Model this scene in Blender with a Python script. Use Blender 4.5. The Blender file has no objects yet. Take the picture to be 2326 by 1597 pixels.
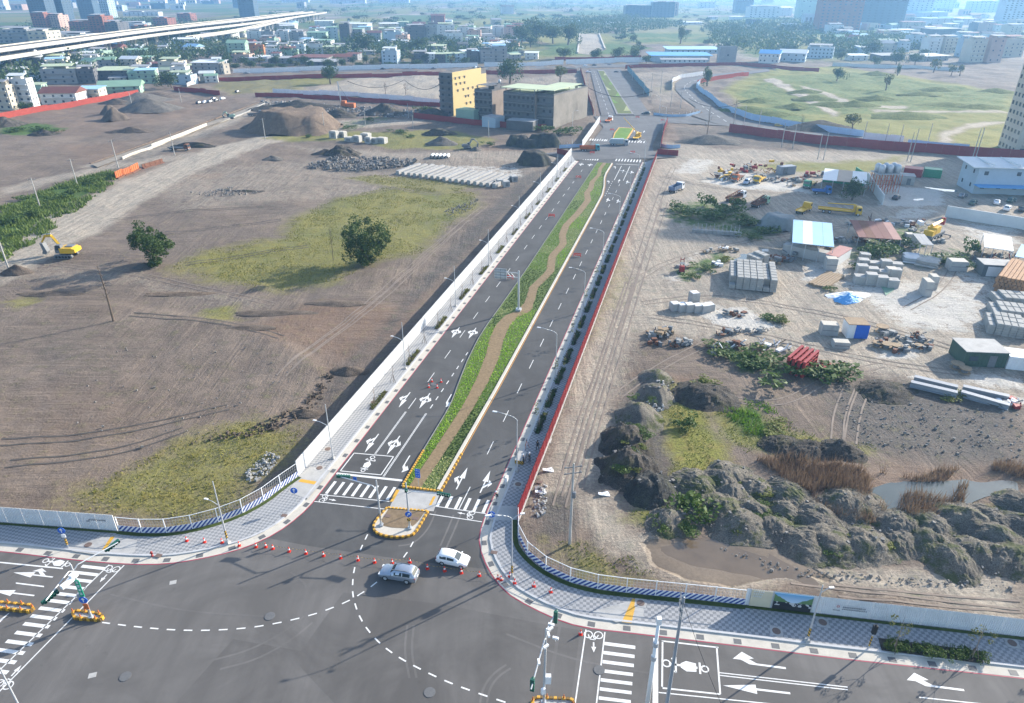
import bpy, bmesh, math, random
import numpy as np
from mathutils import Vector, Matrix, geometry
R = math.radians
random.seed(7); rng = np.random.default_rng(7)
# ------------------------------------------------------------------ camera, sky, sun, exposure
IW, IH = 2326., 1597.                 # the photograph's frame
FPX, CX, CY, HOR, CAMH = 1572., 1163., 798.5, -28., 62.
PITCH = math.atan((CY - HOR) / FPX)
SC = bpy.context.scene
cam = bpy.data.cameras.new('camera'); camo = bpy.data.objects.new('camera', cam)
SC.collection.objects.link(camo); SC.camera = camo
camo.location = (0, 0, CAMH); camo.rotation_euler = (math.pi / 2 - PITCH, 0, 0)
cam.sensor_fit = 'HORIZONTAL'; cam.sensor_width = 36.; cam.lens = 36. * FPX / IW
cam.clip_start = 1.; cam.clip_end = 40000.
SUN_AZ, SUN_EL = 57., 22.5            # clockwise from the view axis; above the horizon
w = bpy.data.worlds.new('World'); SC.world = w; w.use_nodes = True
_nt = w.node_tree; _bg = _nt.nodes['Background']
_sky = _nt.nodes.new('ShaderNodeTexSky'); _sky.sky_type = 'NISHITA'; _sky.sun_disc = False
_sky.sun_elevation = R(SUN_EL); _sky.sun_rotation = R(SUN_AZ); _sky.altitude = 60
_sky.dust_density = 1.2; _sky.air_density = 1.0; _sky.ozone_density = 1.5
_nt.links.new(_sky.outputs[0], _bg.inputs[0]); _bg.inputs[1].default_value = 0.15
sun = bpy.data.lights.new('sun', 'SUN'); sun.energy = 4.4; sun.angle = R(0.53); sun.color = (1, .93, .82)
suno = bpy.data.objects.new('sun', sun); SC.collection.objects.link(suno)
_d = Vector((-math.sin(R(SUN_AZ)) * math.cos(R(SUN_EL)), -math.cos(R(SUN_AZ)) * math.cos(R(SUN_EL)), -math.sin(R(SUN_EL))))
suno.rotation_euler = _d.to_track_quat('-Z', 'Y').to_euler(); suno.location = (200, 150, 200)
SC.view_settings.view_transform = 'Standard'; SC.view_settings.look = 'None'
SC.view_settings.exposure = 1.15; SC.view_settings.gamma = 1; SC.view_settings.use_curve_mapping = False
HAZE_D = .00023
SC.cycles.use_denoising = True
SC.cycles.max_bounces = 5; SC.cycles.diffuse_bounces = 2; SC.cycles.glossy_bounces = 2
SC.cycles.transmission_bounces = 3; SC.cycles.transparent_max_bounces = 6; SC.cycles.volume_bounces = 0
SC.cycles.caustics_reflective = False; SC.cycles.caustics_refractive = False
# ------------------------------------------------------------------ measuring: photograph pixel -> point of the level ground
_c, _s = math.cos(PITCH), math.sin(PITCH)
def G(px, py, z=0.):
 x = (px - CX) / FPX; y = -(py - CY) / FPX
 t = (z - CAMH) / (-_s + y * _c)
 return Vector((x * t, (_c + y * _s) * t, z))
def row(X, Y, Z):
 f = Y * _c - (Z - CAMH) * _s
 return CY - FPX * (Y * _s + (Z - CAMH) * _c) / f
def hpx(bx, by, ty):                  # height of a thing that stands at (bx,by) and reaches row ty
 p = G(bx, by); lo, hi = 0., 200.
 for _ in range(40):
  m = (lo + hi) / 2
  if row(p.x, p.y, m) > ty: lo = m
  else: hi = m
 return lo
def mpp(px, py):                      # metres per photograph pixel, across the view
 p = G(px, py); return (p.y * _c + CAMH * _s) / FPX
K = CAMH / 56.                        # road measures below were taken with a 56 m camera
RAZ = R(14.384); RO = Vector((-23.58 * K, 70 * K, 0))
RU = Vector((math.sin(RAZ), math.cos(RAZ), 0)); RV = Vector((RU.y, -RU.x, 0))
def RS(s, t, z=0.):                   # along / across the boulevard
 p = RO + RU * (s * K) + RV * (t * K); p.z = z; return p
RROT = -RAZ                           # rotation_z of something whose +Y runs along the boulevard
# ------------------------------------------------------------------ mesh builder
COL = SC.collection
class MB:
 def __init__(s): s.v = []; s.f = []; s.m = []
 def add(s, vs, fs, m=0):
  o = len(s.v); s.v += [tuple(p) for p in vs]
  s.f += [tuple(i + o for i in f) for f in fs]; s.m += [m] * len(fs); return s
 def box(s, c, d, rz=0., m=0, taper=1., tilt=None):
  hx, hy, hz = d[0] / 2, d[1] / 2, d[2] / 2; ca, sa = math.cos(rz), math.sin(rz); vs = []
  for z, k in ((-hz, 1.), (hz, taper)):
   for x, y in ((-hx, -hy), (hx, -hy), (hx, hy), (-hx, hy)):
    x2, y2 = x * k, y * k
    p = Vector((x2 * ca - y2 * sa, x2 * sa + y2 * ca, z))
    if tilt: p = tilt @ p
    vs.append((c[0] + p.x, c[1] + p.y, c[2] + p.z))
  return s.add(vs, [(3, 2, 1, 0), (4, 5, 6, 7), (0, 1, 5, 4), (1, 2, 6, 5), (2, 3, 7, 6), (3, 0, 4, 7)], m)
 def tube(s, p, q, r0, r1=None, n=6, m=0, cap=True):
  p, q = Vector(p), Vector(q); r1 = r0 if r1 is None else r1
  d = (q - p).normalized() if (q - p).length > 1e-6 else Vector((0, 0, 1))
  a = d.cross(Vector((0, 0, 1)) if abs(d.z) < .9 else Vector((1, 0, 0))).normalized(); b = d.cross(a)
  vs = []
  for c, r in ((p, r0), (q, r1)):
   for i in range(n):
    t = 2 * math.pi * i / n; vs.append(c + a * (r * math.cos(t)) + b * (r * math.sin(t)))
  fs = [(i, i + n, (i + 1) % n + n, (i + 1) % n) for i in range(n)]
  if cap: fs += [tuple(range(n)), tuple(range(2 * n - 1, n - 1, -1))]
  return s.add(vs, fs, m)
 def path(s, pts, r, n=5, m=0):
  for a, b in zip(pts[:-1], pts[1:]): s.tube(a, b, r, r, n, m)
  return s
 def lathe(s, prof, c=(0, 0, 0), n=12, m=0):
  vs = []
  for r, z in prof:
   for i in range(n):
    t = 2 * math.pi * i / n; vs.append((c[0] + r * math.cos(t), c[1] + r * math.sin(t), c[2] + z))
  fs = []
  for k in range(len(prof) - 1):
   for i in range(n): fs.append((k * n + i, k * n + (i + 1) % n, (k + 1) * n + (i + 1) % n, (k + 1) * n + i))
  fs += [tuple(range(n - 1, -1, -1)), tuple((len(prof) - 1) * n + i for i in range(n))]
  return s.add(vs, fs, m)
 def sheet(s, poly, z=None, m=0):
  vs = [Vector((p[0], p[1], z if z is not None else p[2])) for p in poly]
  tris = geometry.tessellate_polygon([vs]); fs = []
  for t in tris:
   a, b, c = (vs[i] for i in t)
   fs.append(tuple(t) if (b - a).cross(c - a).z > 0 else (t[0], t[2], t[1]))
  return s.add(vs, fs, m)
 def prism(s, poly, z0, z1, m=0, mtop=None):
  n = len(poly); s.sheet(poly, z1, m if mtop is None else mtop)
  ar = sum(poly[i][0] * poly[(i + 1) % n][1] - poly[(i + 1) % n][0] * poly[i][1] for i in range(n))
  vs = [(p[0], p[1], z0) for p in poly] + [(p[0], p[1], z1) for p in poly]
  fs = [((i, (i + 1) % n, (i + 1) % n + n, i + n) if ar > 0 else ((i + 1) % n, i, i + n, (i + 1) % n + n)) for i in range(n)]
  return s.add(vs, fs, m)
 def strip(s, A, B, m=0):
  n = len(A); vs = [tuple(a) for a in A] + [tuple(b) for b in B]; fs = []
  for i in range(n - 1):
   a, b, c = Vector(A[i]), Vector(A[i + 1]), Vector(B[i])
   f = (i, i + 1, i + 1 + n, i + n)
   fs.append(f if (b - a).cross(c - a).z >= 0 else f[::-1])
  return s.add(vs, fs, m)
 def extr(s, prof, y0, y1, m=0):       # side profile in x,z pushed across y
  n = len(prof); vs = [(p[0], y0, p[1]) for p in prof] + [(p[0], y1, p[1]) for p in prof]
  fs = [(i, i + n, (i + 1) % n + n, (i + 1) % n) for i in range(n)]
  P3 = [Vector((p[0], p[1], 0)) for p in prof]
  for t in geometry.tessellate_polygon([P3]):
   fs.append(tuple(t)); fs.append(tuple(i + n for i in t[::-1]))
  return s.add(vs, fs, m)
 def mesh(s, name, mats, smooth=False, fixn=True):
  me = bpy.data.meshes.new(name); me.from_pydata(s.v, [], s.f)
  for m in (mats if isinstance(mats, (list, tuple)) else [mats]): me.materials.append(m)
  if any(s.m): me.polygons.foreach_set('material_index', s.m)
  if fixn:
   bm = bmesh.new(); bm.from_mesh(me); bmesh.ops.recalc_face_normals(bm, faces=bm.faces); bm.to_mesh(me); bm.free()
  if smooth: me.polygons.foreach_set('use_smooth', [True] * len(me.polygons))
  me.update(); return me
 def build(s, name, mats, parent=None, smooth=False, fixn=True):
  return link(name, s.mesh(name, mats, smooth, fixn), parent)
def link(name, me, parent=None, loc=None, rz=None, scale=None):
 o = bpy.data.objects.new(name, me); COL.objects.link(o)
 if parent is not None: o.parent = parent
 if loc is not None: o.location = loc
 if rz is not None: o.rotation_euler = (0, 0, rz) if not isinstance(rz, (tuple, list)) else rz
 if scale is not None: o.scale = scale if isinstance(scale, (tuple, list)) else (scale,) * 3
 return o
def tag(o, label, cat, group=None):
 o['label'] = label; o['category'] = cat
 if group: o['group'] = group
 return o
def struct(o, label=None):
 o['kind'] = 'structure'
 if label: o['label'] = label
 return o
def stuff(o, label=None, cat=None):
 o['kind'] = 'stuff'
 if label: o['label'] = label
 if cat: o['category'] = cat
 return o
def thing(name, label, cat, loc=(0, 0, 0), rz=0., group=None, scale=None):
 o = link(name, None, None, loc, rz, scale); o.empty_display_size = .3
 return tag(o, label, cat, group)
_mc = {}
def cached(key, fn, mats, smooth=False):
 if key not in _mc:
  b = MB(); fn(b); _mc[key] = b.mesh(key, mats, smooth)
 return _mc[key]
ORD = ['first', 'second', 'third', 'fourth', 'fifth', 'sixth', 'seventh', 'eighth', 'ninth', 'tenth', 'eleventh', 'twelfth',
 'thirteenth', 'fourteenth', 'fifteenth', 'sixteenth', 'seventeenth', 'eighteenth', 'nineteenth', 'twentieth']
def ordw(i):
 if i < 20: return ORD[i]
 t = {2: 'twenty', 3: 'thirty', 4: 'forty', 5: 'fifty', 6: 'sixty', 7: 'seventy'}
 d, u = divmod(i + 1, 10)
 return (t[d][:-1] + 'ieth') if u == 0 else t[d] + '-' + ORD[u - 1]
# ------------------------------------------------------------------ numpy noise
def _h(ix, iy, sd):
 n = (ix.astype(np.int64) * 374761393 + iy.astype(np.int64) * 668265263 + sd * 974634777) & 0xffffffff
 n = ((n ^ (n >> 13)) * 1274126177) & 0xffffffff
 return ((n ^ (n >> 16)) & 0xffff) / 65535.
def vn(x, y, sd=0):
 x = np.asarray(x, float); y = np.asarray(y, float)
 ix, iy = np.floor(x), np.floor(y); fx, fy = x - ix, y - iy
 fx = fx * fx * (3 - 2 * fx); fy = fy * fy * (3 - 2 * fy)
 a, b, c, d = _h(ix, iy, sd), _h(ix + 1, iy, sd), _h(ix, iy + 1, sd), _h(ix + 1, iy + 1, sd)
 return (a + (b - a) * fx) * (1 - fy) + (c + (d - c) * fx) * fy
def fbm(x, y, oc=4, sd=0):
 r = 0; a = .5
 for i in range(oc): r = r + a * vn(x * 2 ** i, y * 2 ** i, sd + i * 17); a *= .5
 return r
def inpoly(x, y, poly):
 r = np.zeros(np.shape(x), bool); n = len(poly)
 for i in range(n):
  x1, y1 = poly[i][0], poly[i][1]; x2, y2 = poly[(i + 1) % n][0], poly[(i + 1) % n][1]
  if y1 == y2: continue
  c = ((y1 > y) != (y2 > y)) & (x < (x2 - x1) * (y - y1) / (y2 - y1) + x1); r ^= c
 return r
def dseg(x, y, pts, closed=False):
 d = np.full(np.shape(x), 1e9); P = list(pts) + ([pts[0]] if closed else [])
 for a, b in zip(P[:-1], P[1:]):
  dx, dy = b[0] - a[0], b[1] - a[1]; L = dx * dx + dy * dy + 1e-9
  t = np.clip(((x - a[0]) * dx + (y - a[1]) * dy) / L, 0, 1)
  d = np.minimum(d, np.hypot(x - a[0] - t * dx, y - a[1] - t * dy))
 return d
def softpoly(x, y, poly, fe):            # 1 inside, 0 outside, fading over fe metres
 xs = [p[0] for p in poly]; ys = [p[1] for p in poly]
 r = np.zeros(np.shape(x)); b = (x > min(xs) - fe) & (x < max(xs) + fe) & (y > min(ys) - fe) & (y < max(ys) + fe)
 if not b.any(): return r
 xx, yy = x[b], y[b]; d = dseg(xx, yy, poly, True); i = inpoly(xx, yy, poly)
 r[b] = np.clip(.5 + np.where(i, d, -d) / fe, 0, 1); return r
def softline(x, y, pts, wd, fe):
 xs = [p[0] for p in pts]; ys = [p[1] for p in pts]; m = wd + fe
 r = np.zeros(np.shape(x)); b = (x > min(xs) - m) & (x < max(xs) + m) & (y > min(ys) - m) & (y < max(ys) + m)
 if not b.any(): return r
 r[b] = np.clip(.5 + (wd / 2 - dseg(x[b], y[b], pts)) / fe, 0, 1); return r
# polylines
def plen(P): return sum((P[i + 1] - P[i]).length for i in range(len(P) - 1))
def resample(P, n=None, step=None):
 P = [Vector(p) for p in P]; L = plen(P)
 if n is None: n = max(2, int(round(L / step)) + 1)
 out = []; seg = 0; acc = 0.
 for i in range(n):
  d = L * i / (n - 1)
  while seg < len(P) - 2 and acc + (P[seg + 1] - P[seg]).length < d: acc += (P[seg + 1] - P[seg]).length; seg += 1
  l = (P[seg + 1] - P[seg]).length; out.append(P[seg].lerp(P[seg + 1], (d - acc) / l if l else 0))
 return out
def smooth(P, it=2):
 P = [Vector(p) for p in P]
 for _ in range(it):
  Q = [P[0]]
  for a, b in zip(P[:-1], P[1:]): Q += [a.lerp(b, .25), a.lerp(b, .75)]
  P = Q + [P[-1]]
 return P
def offset(P, d):                        # to the right of the direction of travel
 out = []
 for i in range(len(P)):
  a = P[max(i - 1, 0)]; b = P[min(i + 1, len(P) - 1)]; t = (b - a); t.z = 0; t.normalize()
  out.append(P[i] + Vector((t.y, -t.x, 0)) * d)
 return out
def GP(pts, z=0.): return [G(x, y, z) for x, y in pts]
def up(P, z): return [Vector((p[0], p[1], z)) for p in P]
# ------------------------------------------------------------------ materials
def newmat(name):
 m = bpy.data.materials.new(name); m.use_nodes = True; nt = m.node_tree
 return m, nt, nt.nodes['Principled BSDF']
def nd(nt, t, **kw):
 n = nt.nodes.new('ShaderNode' + t)
 for k, v in kw.items(): setattr(n, k, v)
 return n
def setin(n, **kw):
 for k, v in kw.items(): n.inputs[k].default_value = v
def rgb(c): return (c[0], c[1], c[2], 1.)
def mth(nt, op, a, b=None, clamp=False):
 n = nd(nt, 'Math', operation=op); n.use_clamp = clamp
 for i, v in enumerate((a, b)):
  if v is None: continue
  if isinstance(v, (int, float)): n.inputs[i].default_value = v
  else: nt.links.new(v, n.inputs[i])
 return n.outputs[0]
def mixc(nt, f, a, b, bt='MIX'):
 n = nd(nt, 'MixRGB', blend_type=bt)
 for i, v in zip((0, 1, 2), (f, a, b)):
  if isinstance(v, (int, float)): n.inputs[i].default_value = v
  elif isinstance(v, tuple): n.inputs[i].default_value = rgb(v)
  else: nt.links.new(v, n.inputs[i])
 return n.outputs[0]
def noise(nt, vec, scale, det=4, rough=.55, dist=0.):
 n = nd(nt, 'TexNoise'); setin(n, Scale=scale, Detail=det, Roughness=rough, Distortion=dist)
 if vec is not None: nt.links.new(vec, n.inputs['Vector'])
 return n.outputs['Fac']
def ramp(nt, f, lo, hi):
 n = nd(nt, 'MapRange'); n.clamp = True; nt.links.new(f, n.inputs[0])
 n.inputs[1].default_value = lo; n.inputs[2].default_value = hi; return n.outputs[0]
def wpos(nt): return nd(nt, 'NewGeometry').outputs['Position']
def ocoord(nt): return nd(nt, 'TexCoord').outputs['Object']
_M = {}
def mat(name, col, rough=.7, var=.18, scale=1.2, bump=0., metal=0., spec=.3, world=True, stain=0.):
 if name in _M: return _M[name]
 m, nt, b = newmat(name); v = wpos(nt) if world else ocoord(nt)
 n1 = noise(nt, v, scale, 5, .6); n2 = noise(nt, v, scale * 7.3, 3, .6)
 f = mth(nt, 'ADD', mth(nt, 'MULTIPLY', n1, .65), mth(nt, 'MULTIPLY', n2, .35))
 f = ramp(nt, f, .3, .7)
 c = mixc(nt, f, tuple(x * (1 - var) for x in col), tuple(min(x * (1 + var), .95) for x in col))
 if stain:
  s = ramp(nt, noise(nt, v, scale * .6, 6, .7), .52, .7)
  c = mixc(nt, mth(nt, 'MULTIPLY', s, stain), c, tuple(x * .35 for x in col))
 nt.links.new(c, b.inputs['Base Color']); setin(b, Roughness=rough, Metallic=metal); b.inputs['Specular IOR Level'].default_value = spec
 if bump:
  bn = nd(nt, 'Bump'); setin(bn, Strength=bump, Distance=.05); nt.links.new(n2, bn.inputs['Height']); nt.links.new(bn.outputs[0], b.inputs['Normal'])
 _M[name] = m; return m
def glassmat(name, col, rough=.08):
 if name in _M: return _M[name]
 m, nt, b = newmat(name); b.inputs['Base Color'].default_value = rgb(col); setin(b, Roughness=rough); b.inputs['Specular IOR Level'].default_value = .6
 _M[name] = m; return m
def leafmat(name, a, bcol, dry=None):
 m, nt, b = newmat(name); v = wpos(nt)
 f = ramp(nt, noise(nt, v, .45, 3), .35, .65); g = noise(nt, v, 3.1, 2)
 c = mixc(nt, f, a, bcol); c = mixc(nt, mth(nt, 'MULTIPLY', ramp(nt, g, .45, .75), .5), c, dry or tuple(x * 1.5 for x in bcol))
 nt.links.new(c, b.inputs['Base Color']); setin(b, Roughness=.6); b.inputs['Specular IOR Level'].default_value = .2
 tr = nd(nt, 'BsdfTranslucent'); nt.links.new(mixc(nt, .5, c, (.5, .6, .1), 'MULTIPLY'), tr.inputs[0])
 mx = nd(nt, 'MixShader'); mx.inputs[0].default_value = .3
 out = nt.nodes['Material Output']; nt.links.new(b.outputs[0], mx.inputs[1]); nt.links.new(tr.outputs[0], mx.inputs[2]); nt.links.new(mx.outputs[0], out.inputs[0])
 return m
# asphalt: fine aggregate, long tyre-polished bands along the lane direction, oil spots
def asphalt(name, col, ang, wear=.35):
 m, nt, b = newmat(name); v = wpos(nt)
 mp = nd(nt, 'Mapping'); nt.links.new(v, mp.inputs[0]); mp.inputs['Rotation'].default_value = (0, 0, ang); mp.inputs['Scale'].default_value = (.55, .035, 1)
 bands = ramp(nt, noise(nt, mp.outputs[0], 1., 5, .6), .35, .68)
 big = ramp(nt, noise(nt, v, .07, 6, .65, 1.5), .38, .62); fine = noise(nt, v, 24., 2, .7); sp = ramp(nt, noise(nt, v, .9, 4, .6), .66, .76)
 d, l = tuple(x * .72 for x in col), tuple(min(x * 1.35, .9) for x in col)
 c = mixc(nt, mth(nt, 'MULTIPLY', bands, wear), col, l); c = mixc(nt, mth(nt, 'MULTIPLY', big, .75), c, d)
 c = mixc(nt, mth(nt, 'MULTIPLY', sp, .35), c, tuple(x * .5 for x in col))
 c = mixc(nt, ramp(nt, fine, .3, .75), mixc(nt, 1., c, (.86, .86, .86), 'MULTIPLY'), mixc(nt, 1., c, (1.14, 1.14, 1.14), 'MULTIPLY'))
 nt.links.new(c, b.inputs['Base Color']); setin(b, Roughness=.82); b.inputs['Specular IOR Level'].default_value = .25
 return m
def paint(name, col, wear=.25):
 m, nt, b = newmat(name); v = wpos(nt)
 f = ramp(nt, noise(nt, v, 3.5, 5, .7), .5, .78)
 c = mixc(nt, mth(nt, 'MULTIPLY', f, wear), col, tuple(x * .45 for x in col))
 nt.links.new(c, b.inputs['Base Color']); setin(b, Roughness=.6); return m
def checker(name, a, bc, size, ang, joint=.5):
 m, nt, b = newmat(name); v = wpos(nt)
 mp = nd(nt, 'Mapping'); nt.links.new(v, mp.inputs[0]); mp.inputs['Rotation'].default_value = (0, 0, ang)
 ck = nd(nt, 'TexChecker'); ck.inputs['Scale'].default_value = 1 / size; nt.links.new(mp.outputs[0], ck.inputs[0])
 n = noise(nt, v, 9., 3, .6); g = noise(nt, v, .35, 4)
 c = mixc(nt, ck.outputs['Fac'], a, bc)
 c = mixc(nt, ramp(nt, n, .3, .7), mixc(nt, 1., c, (.85, .85, .85), 'MULTIPLY'), mixc(nt, 1., c, (1.12, 1.12, 1.12), 'MULTIPLY'))
 c = mixc(nt, mth(nt, 'MULTIPLY', ramp(nt, g, .45, .7), .3), c, tuple((x + y) / 2 * 1.15 for x, y in zip(a, bc)))
 nt.links.new(c, b.inputs['Base Color']); setin(b, Roughness=.75); return m
def stripes(name, a, bc, period, duty=.5, axis=(1, 0, 1)):      # slanting hazard stripes, object space
 m, nt, b = newmat(name); v = ocoord(nt)
 sp = nd(nt, 'SeparateXYZ'); nt.links.new(v, sp.inputs[0])
 s = None
 for i, k in enumerate(axis):
  if k:
   t = mth(nt, 'MULTIPLY', sp.outputs[i], float(k)); s = t if s is None else mth(nt, 'ADD', s, t)
 fr = mth(nt, 'FRACT', mth(nt, 'DIVIDE', s, period)); f = mth(nt, 'GREATER_THAN', fr, duty)
 c = mixc(nt, f, a, bc); g = ramp(nt, noise(nt, v, 2., 5, .7), .5, .8); c = mixc(nt, mth(nt, 'MULTIPLY', g, .3), c, (.16, .15, .14))
 nt.links.new(c, b.inputs['Base Color']); setin(b, Roughness=.55); return m
M_ASPH = asphalt('asphalt_new', (.089, .087, .085), RAZ, .55)
M_ASPH2 = asphalt('asphalt_worn', (.13, .122, .115), R(-85), .7)
M_ASPHF = asphalt('asphalt_far', (.135, .132, .132), R(-10), .4)
M_ASPH3 = asphalt('asphalt_patch', (.114, .107, .101), R(-60), .6); M_TYRE = asphalt('asphalt_tyre_mark', (.146, .137, .129), 0, .5)
M_WHITE = paint('road_paint_white', (.70, .69, .66), .55)
M_RED = paint('road_paint_red', (.42, .05, .09), .3)
M_YEL = paint('road_paint_yellow', (.62, .34, .04), .35)
M_ORG = paint('road_paint_orange', (.42, .22, .06), .4)
M_TILE = checker('paving_checker', (.36, .36, .355), (.215, .218, .225), .36, R(-RAZ * 57.3 + 45) + .5)
M_TILE2 = checker('paving_checker_street', (.34, .34, .34), (.19, .195, .205), .38, R(7))
M_CREAM = mat('concrete_cream', (.52, .48, .41), .85, .12, .8, stain=.25)
M_CONC = mat('concrete_grey', (.40, .39, .37), .85, .16, .7, stain=.35)
M_CONCD = mat('concrete_dark', (.22, .215, .21), .9, .22, .5, stain=.5)
M_CONCB = mat('concrete_block', (.34, .335, .315), .9, .2, .4, .25, stain=.35)
M_KERB = mat('kerb_stone', (.46, .46, .46), .7, .12, 1.)
M_GRATE = mat('iron_grate', (.13, .13, .13), .6, .2, 6.)
M_MANH = mat('manhole_iron', (.17, .12, .1), .7, .2, 5.)
M_STEEL = mat('galvanised_steel', (.5, .52, .54), .4, .08, 2., metal=.3)
M_STEELD = mat('steel_dark', (.16, .17, .18), .5, .2, 2.)
M_FWHITE = mat('fence_white', (.76, .76, .76), .45, .09, .6, stain=.16)
M_FRED = mat('fence_dark_red', (.26, .035, .04), .5, .15, .7, stain=.2)
M_FRUST = mat('fence_rust_red', (.42, .07, .045), .55, .15, .7, stain=.2)
M_FBLUE = mat('fence_pale_blue', (.42, .56, .72), .45, .08, .6)
M_STRIPE = stripes('blue_white_stripes', (.72, .74, .78), (.02, .06, .28), .62, .5, (1, 0, -1))
M_YBLK = stripes('yellow_black_stripes', (.62, .36, .03), (.06, .045, .03), .42, .5, (1, 0, 1))
M_WOOD = mat('weathered_wood', (.30, .22, .14), .85, .3, 2.)
M_BARK = mat('bark', (.13, .10, .075), .9, .3, 3.)
M_BARKP = mat('bark_pale', (.25, .2, .16), .9, .3, 3.)
M_BLACK = mat('black_rubber', (.025, .025, .027), .7, .2, 4.)
M_DGREEN = mat('signal_green', (.02, .10, .075), .5, .1, 3.)
M_SIGNB = mat('sign_blue', (.02, .12, .52), .45, .08, 2.)
M_SIGNG = mat('sign_green', (.02, .33, .2), .45, .08, 2.)
M_SIGNW = mat('sign_white', (.78, .78, .78), .45, .05, 2.)
M_CONE = mat('cone_orange_red', (.75, .05, .03), .5, .1, 3.)
M_RUST = mat('rusty_steel', (.17, .078, .048), .85, .3, 1.5, stain=.3)
M_ORANGE = mat('orange_paint', (.48, .14, .045), .6, .2, 1.5, stain=.2)
M_YELP = mat('machine_yellow', (.66, .40, .03), .45, .15, 1.5, stain=.2)
M_BLUEP = mat('blue_paint', (.05, .16, .42), .5, .15, 1.2)
M_GREENP = mat('green_paint', (.04, .26, .14), .5, .15, 1.2)
M_REDP = mat('red_paint', (.30, .035, .035), .5, .15, 1.2, stain=.2)
M_WHITEP = mat('white_paint', (.75, .76, .77), .4, .05, 1.2)
M_GREYP = mat('grey_paint', (.28, .30, .33), .5, .1, 1.2)
M_TARP = mat('blue_tarp', (.12, .36, .68), .5, .15, .8)
M_GLASS = glassmat('vehicle_glass', (.03, .05, .06))
M_WIN = glassmat('window_glass', (.05, .07, .09), .15)
M_ROCK = mat('rock', (.2, .19, .178), .9, .3, 2.5, .3)
# ------------------------------------------------------------------ outlines of the paved area (measured)
LFEN = smooth(GP([(272, 1207), (335, 1213), (400, 1211), (470, 1196), (540, 1173), (600, 1141), (640, 1109)]) + [RS(.6, -4.35)], 1)   # striped fence, left corner
RFEN = smooth([RS(-.4, 25.2)] + GP([(1177, 1232), (1192, 1258), (1226, 1290), (1282, 1320), (1349, 1339), (1424, 1348), (1560, 1361), (1690, 1375)]), 1)
LKERB = smooth(GP([(-420, 1226), (0, 1252), (112, 1267), (262, 1282), (374, 1284), (475, 1267), (561, 1245), (636, 1209), (700, 1157)]) + [RS(-1.2, 0.), RS(3, 0.)], 2) + [RS(s, 0.) for s in range(15, 186, 12)] + [RS(192, .3)]
RKERB = [RS(196, 22.9)] + [RS(s, 21.25 + .008 * max(s - 20, 0)) for s in range(184, 8, -12)] + smooth([RS(4, 21.15)] + GP([(1095, 1185), (1086, 1224), (1091, 1254), (1110, 1299), (1147, 1348), (1207, 1382), (1274, 1413), (1331, 1428), (1424, 1438), (1574, 1456), (1750, 1477), (1896, 1496), (2120, 1520), (2326, 1542), (2700, 1588)]), 2)
LBACK = GP([(-420, 1152), (0, 1187), (268, 1207)]) + LFEN[1:] + [RS(s, -4.3) for s in range(6, 200, 12)] + [RS(202, -4.3)]
RBACK = [RS(203, 27.0)] + [RS(s, 25.2 + .0105 * s) for s in range(192, 4, -12)] + RFEN + GP([(2326, 1448), (2700, 1492)])
PAVED = LBACK + RBACK + GP([(2800, 2000), (-700, 2000)])
FAR1 = GP([(1232, 349), (1262, 338), (1322, 333), (1362, 276), (1330, 268), (1352, 262), (1319, 156), (1300, 150), (1440, 148), (1422, 156), (1468, 216), (1492, 260), (1560, 262), (1575, 244), (1548, 224), (1530, 205), (1528, 188), (1545, 176), (1620, 166), (1760, 155), (1762, 162), (1640, 176), (1583, 188), (1572, 199), (1586, 213), (1614, 236), (1660, 264), (1760, 283), (1900, 302), (2010, 316), (2000, 326), (1880, 312), (1740, 296), (1640, 286), (1515, 279), (1500, 345), (1540, 350), (1536, 358), (1496, 362), (1290, 366)])
def soil_mask(X, Y): return np.clip(softpoly(X, Y, PAVED, .8) + softpoly(X, Y, FAR1, 1.5), 0, 1)
FIELD = GP([(-500, 1190), (130, 1125), (300, 1058), (450, 1000), (620, 962), (690, 928), (728, 880), (742, 845), (655, 780), (560, 742), (250, 690), (-500, 690)])
FIELD2 = GP([(560, 740), (660, 775), (745, 838), (790, 830), (960, 690), (1010, 620), (850, 610), (700, 690)])
PONDS = {'muddy_pond': [(1462, 1232), (1560, 1208), (1640, 1216), (1700, 1236), (1790, 1284), (1870, 1332), (1760, 1328), (1600, 1312), (1500, 1280)], 'reed_pond': [(1925, 1125), (1990, 1085), (2080, 1098), (2200, 1090), (2262, 1075), (2330, 1090), (2330, 1120), (2240, 1120), (2160, 1165), (2060, 1180), (1960, 1170)], 'yard_puddle': [(1652, 590), (1690, 575), (1745, 563), (1740, 578), (1700, 598), (1665, 602)], 'small_puddle': [(1600, 622), (1620, 613), (1634, 618), (1616, 628)], 'wide_puddle': [(2062, 450), (2110, 446), (2112, 456), (2072, 460)], 'long_puddle': [(2090, 422), (2180, 431), (2182, 438), (2096, 429)]}
PONDW = {k: smooth(GP(v) + [G(*v[0])], 2) for k, v in PONDS.items()}
def hgt0(X, Y):
 far = np.clip((Y - 250) / 250, 0, 1)
 z = (fbm(X * .08, Y * .08, 3, 3) - .44) * (.75 + far * 2.) + (fbm(X * .30, Y * .30, 2, 9) - .38) * .42
 z = z + .55 * softpoly(X, Y, FIELD, 3.) + .25 * softpoly(X, Y, FIELD2, 3.)
 z = z + .05
 for P in PONDW.values(): q = softpoly(X, Y, P, 5.); z = z * (1 - q) + q * (-.02 - .25 * (q - .5))
 return z
def hgt(X, Y):
 X = np.atleast_1d(np.asarray(X, float)); Y = np.atleast_1d(np.asarray(Y, float)); m = soil_mask(X, Y)
 return hgt0(X, Y) * (1 - m) - .3 * m
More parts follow.
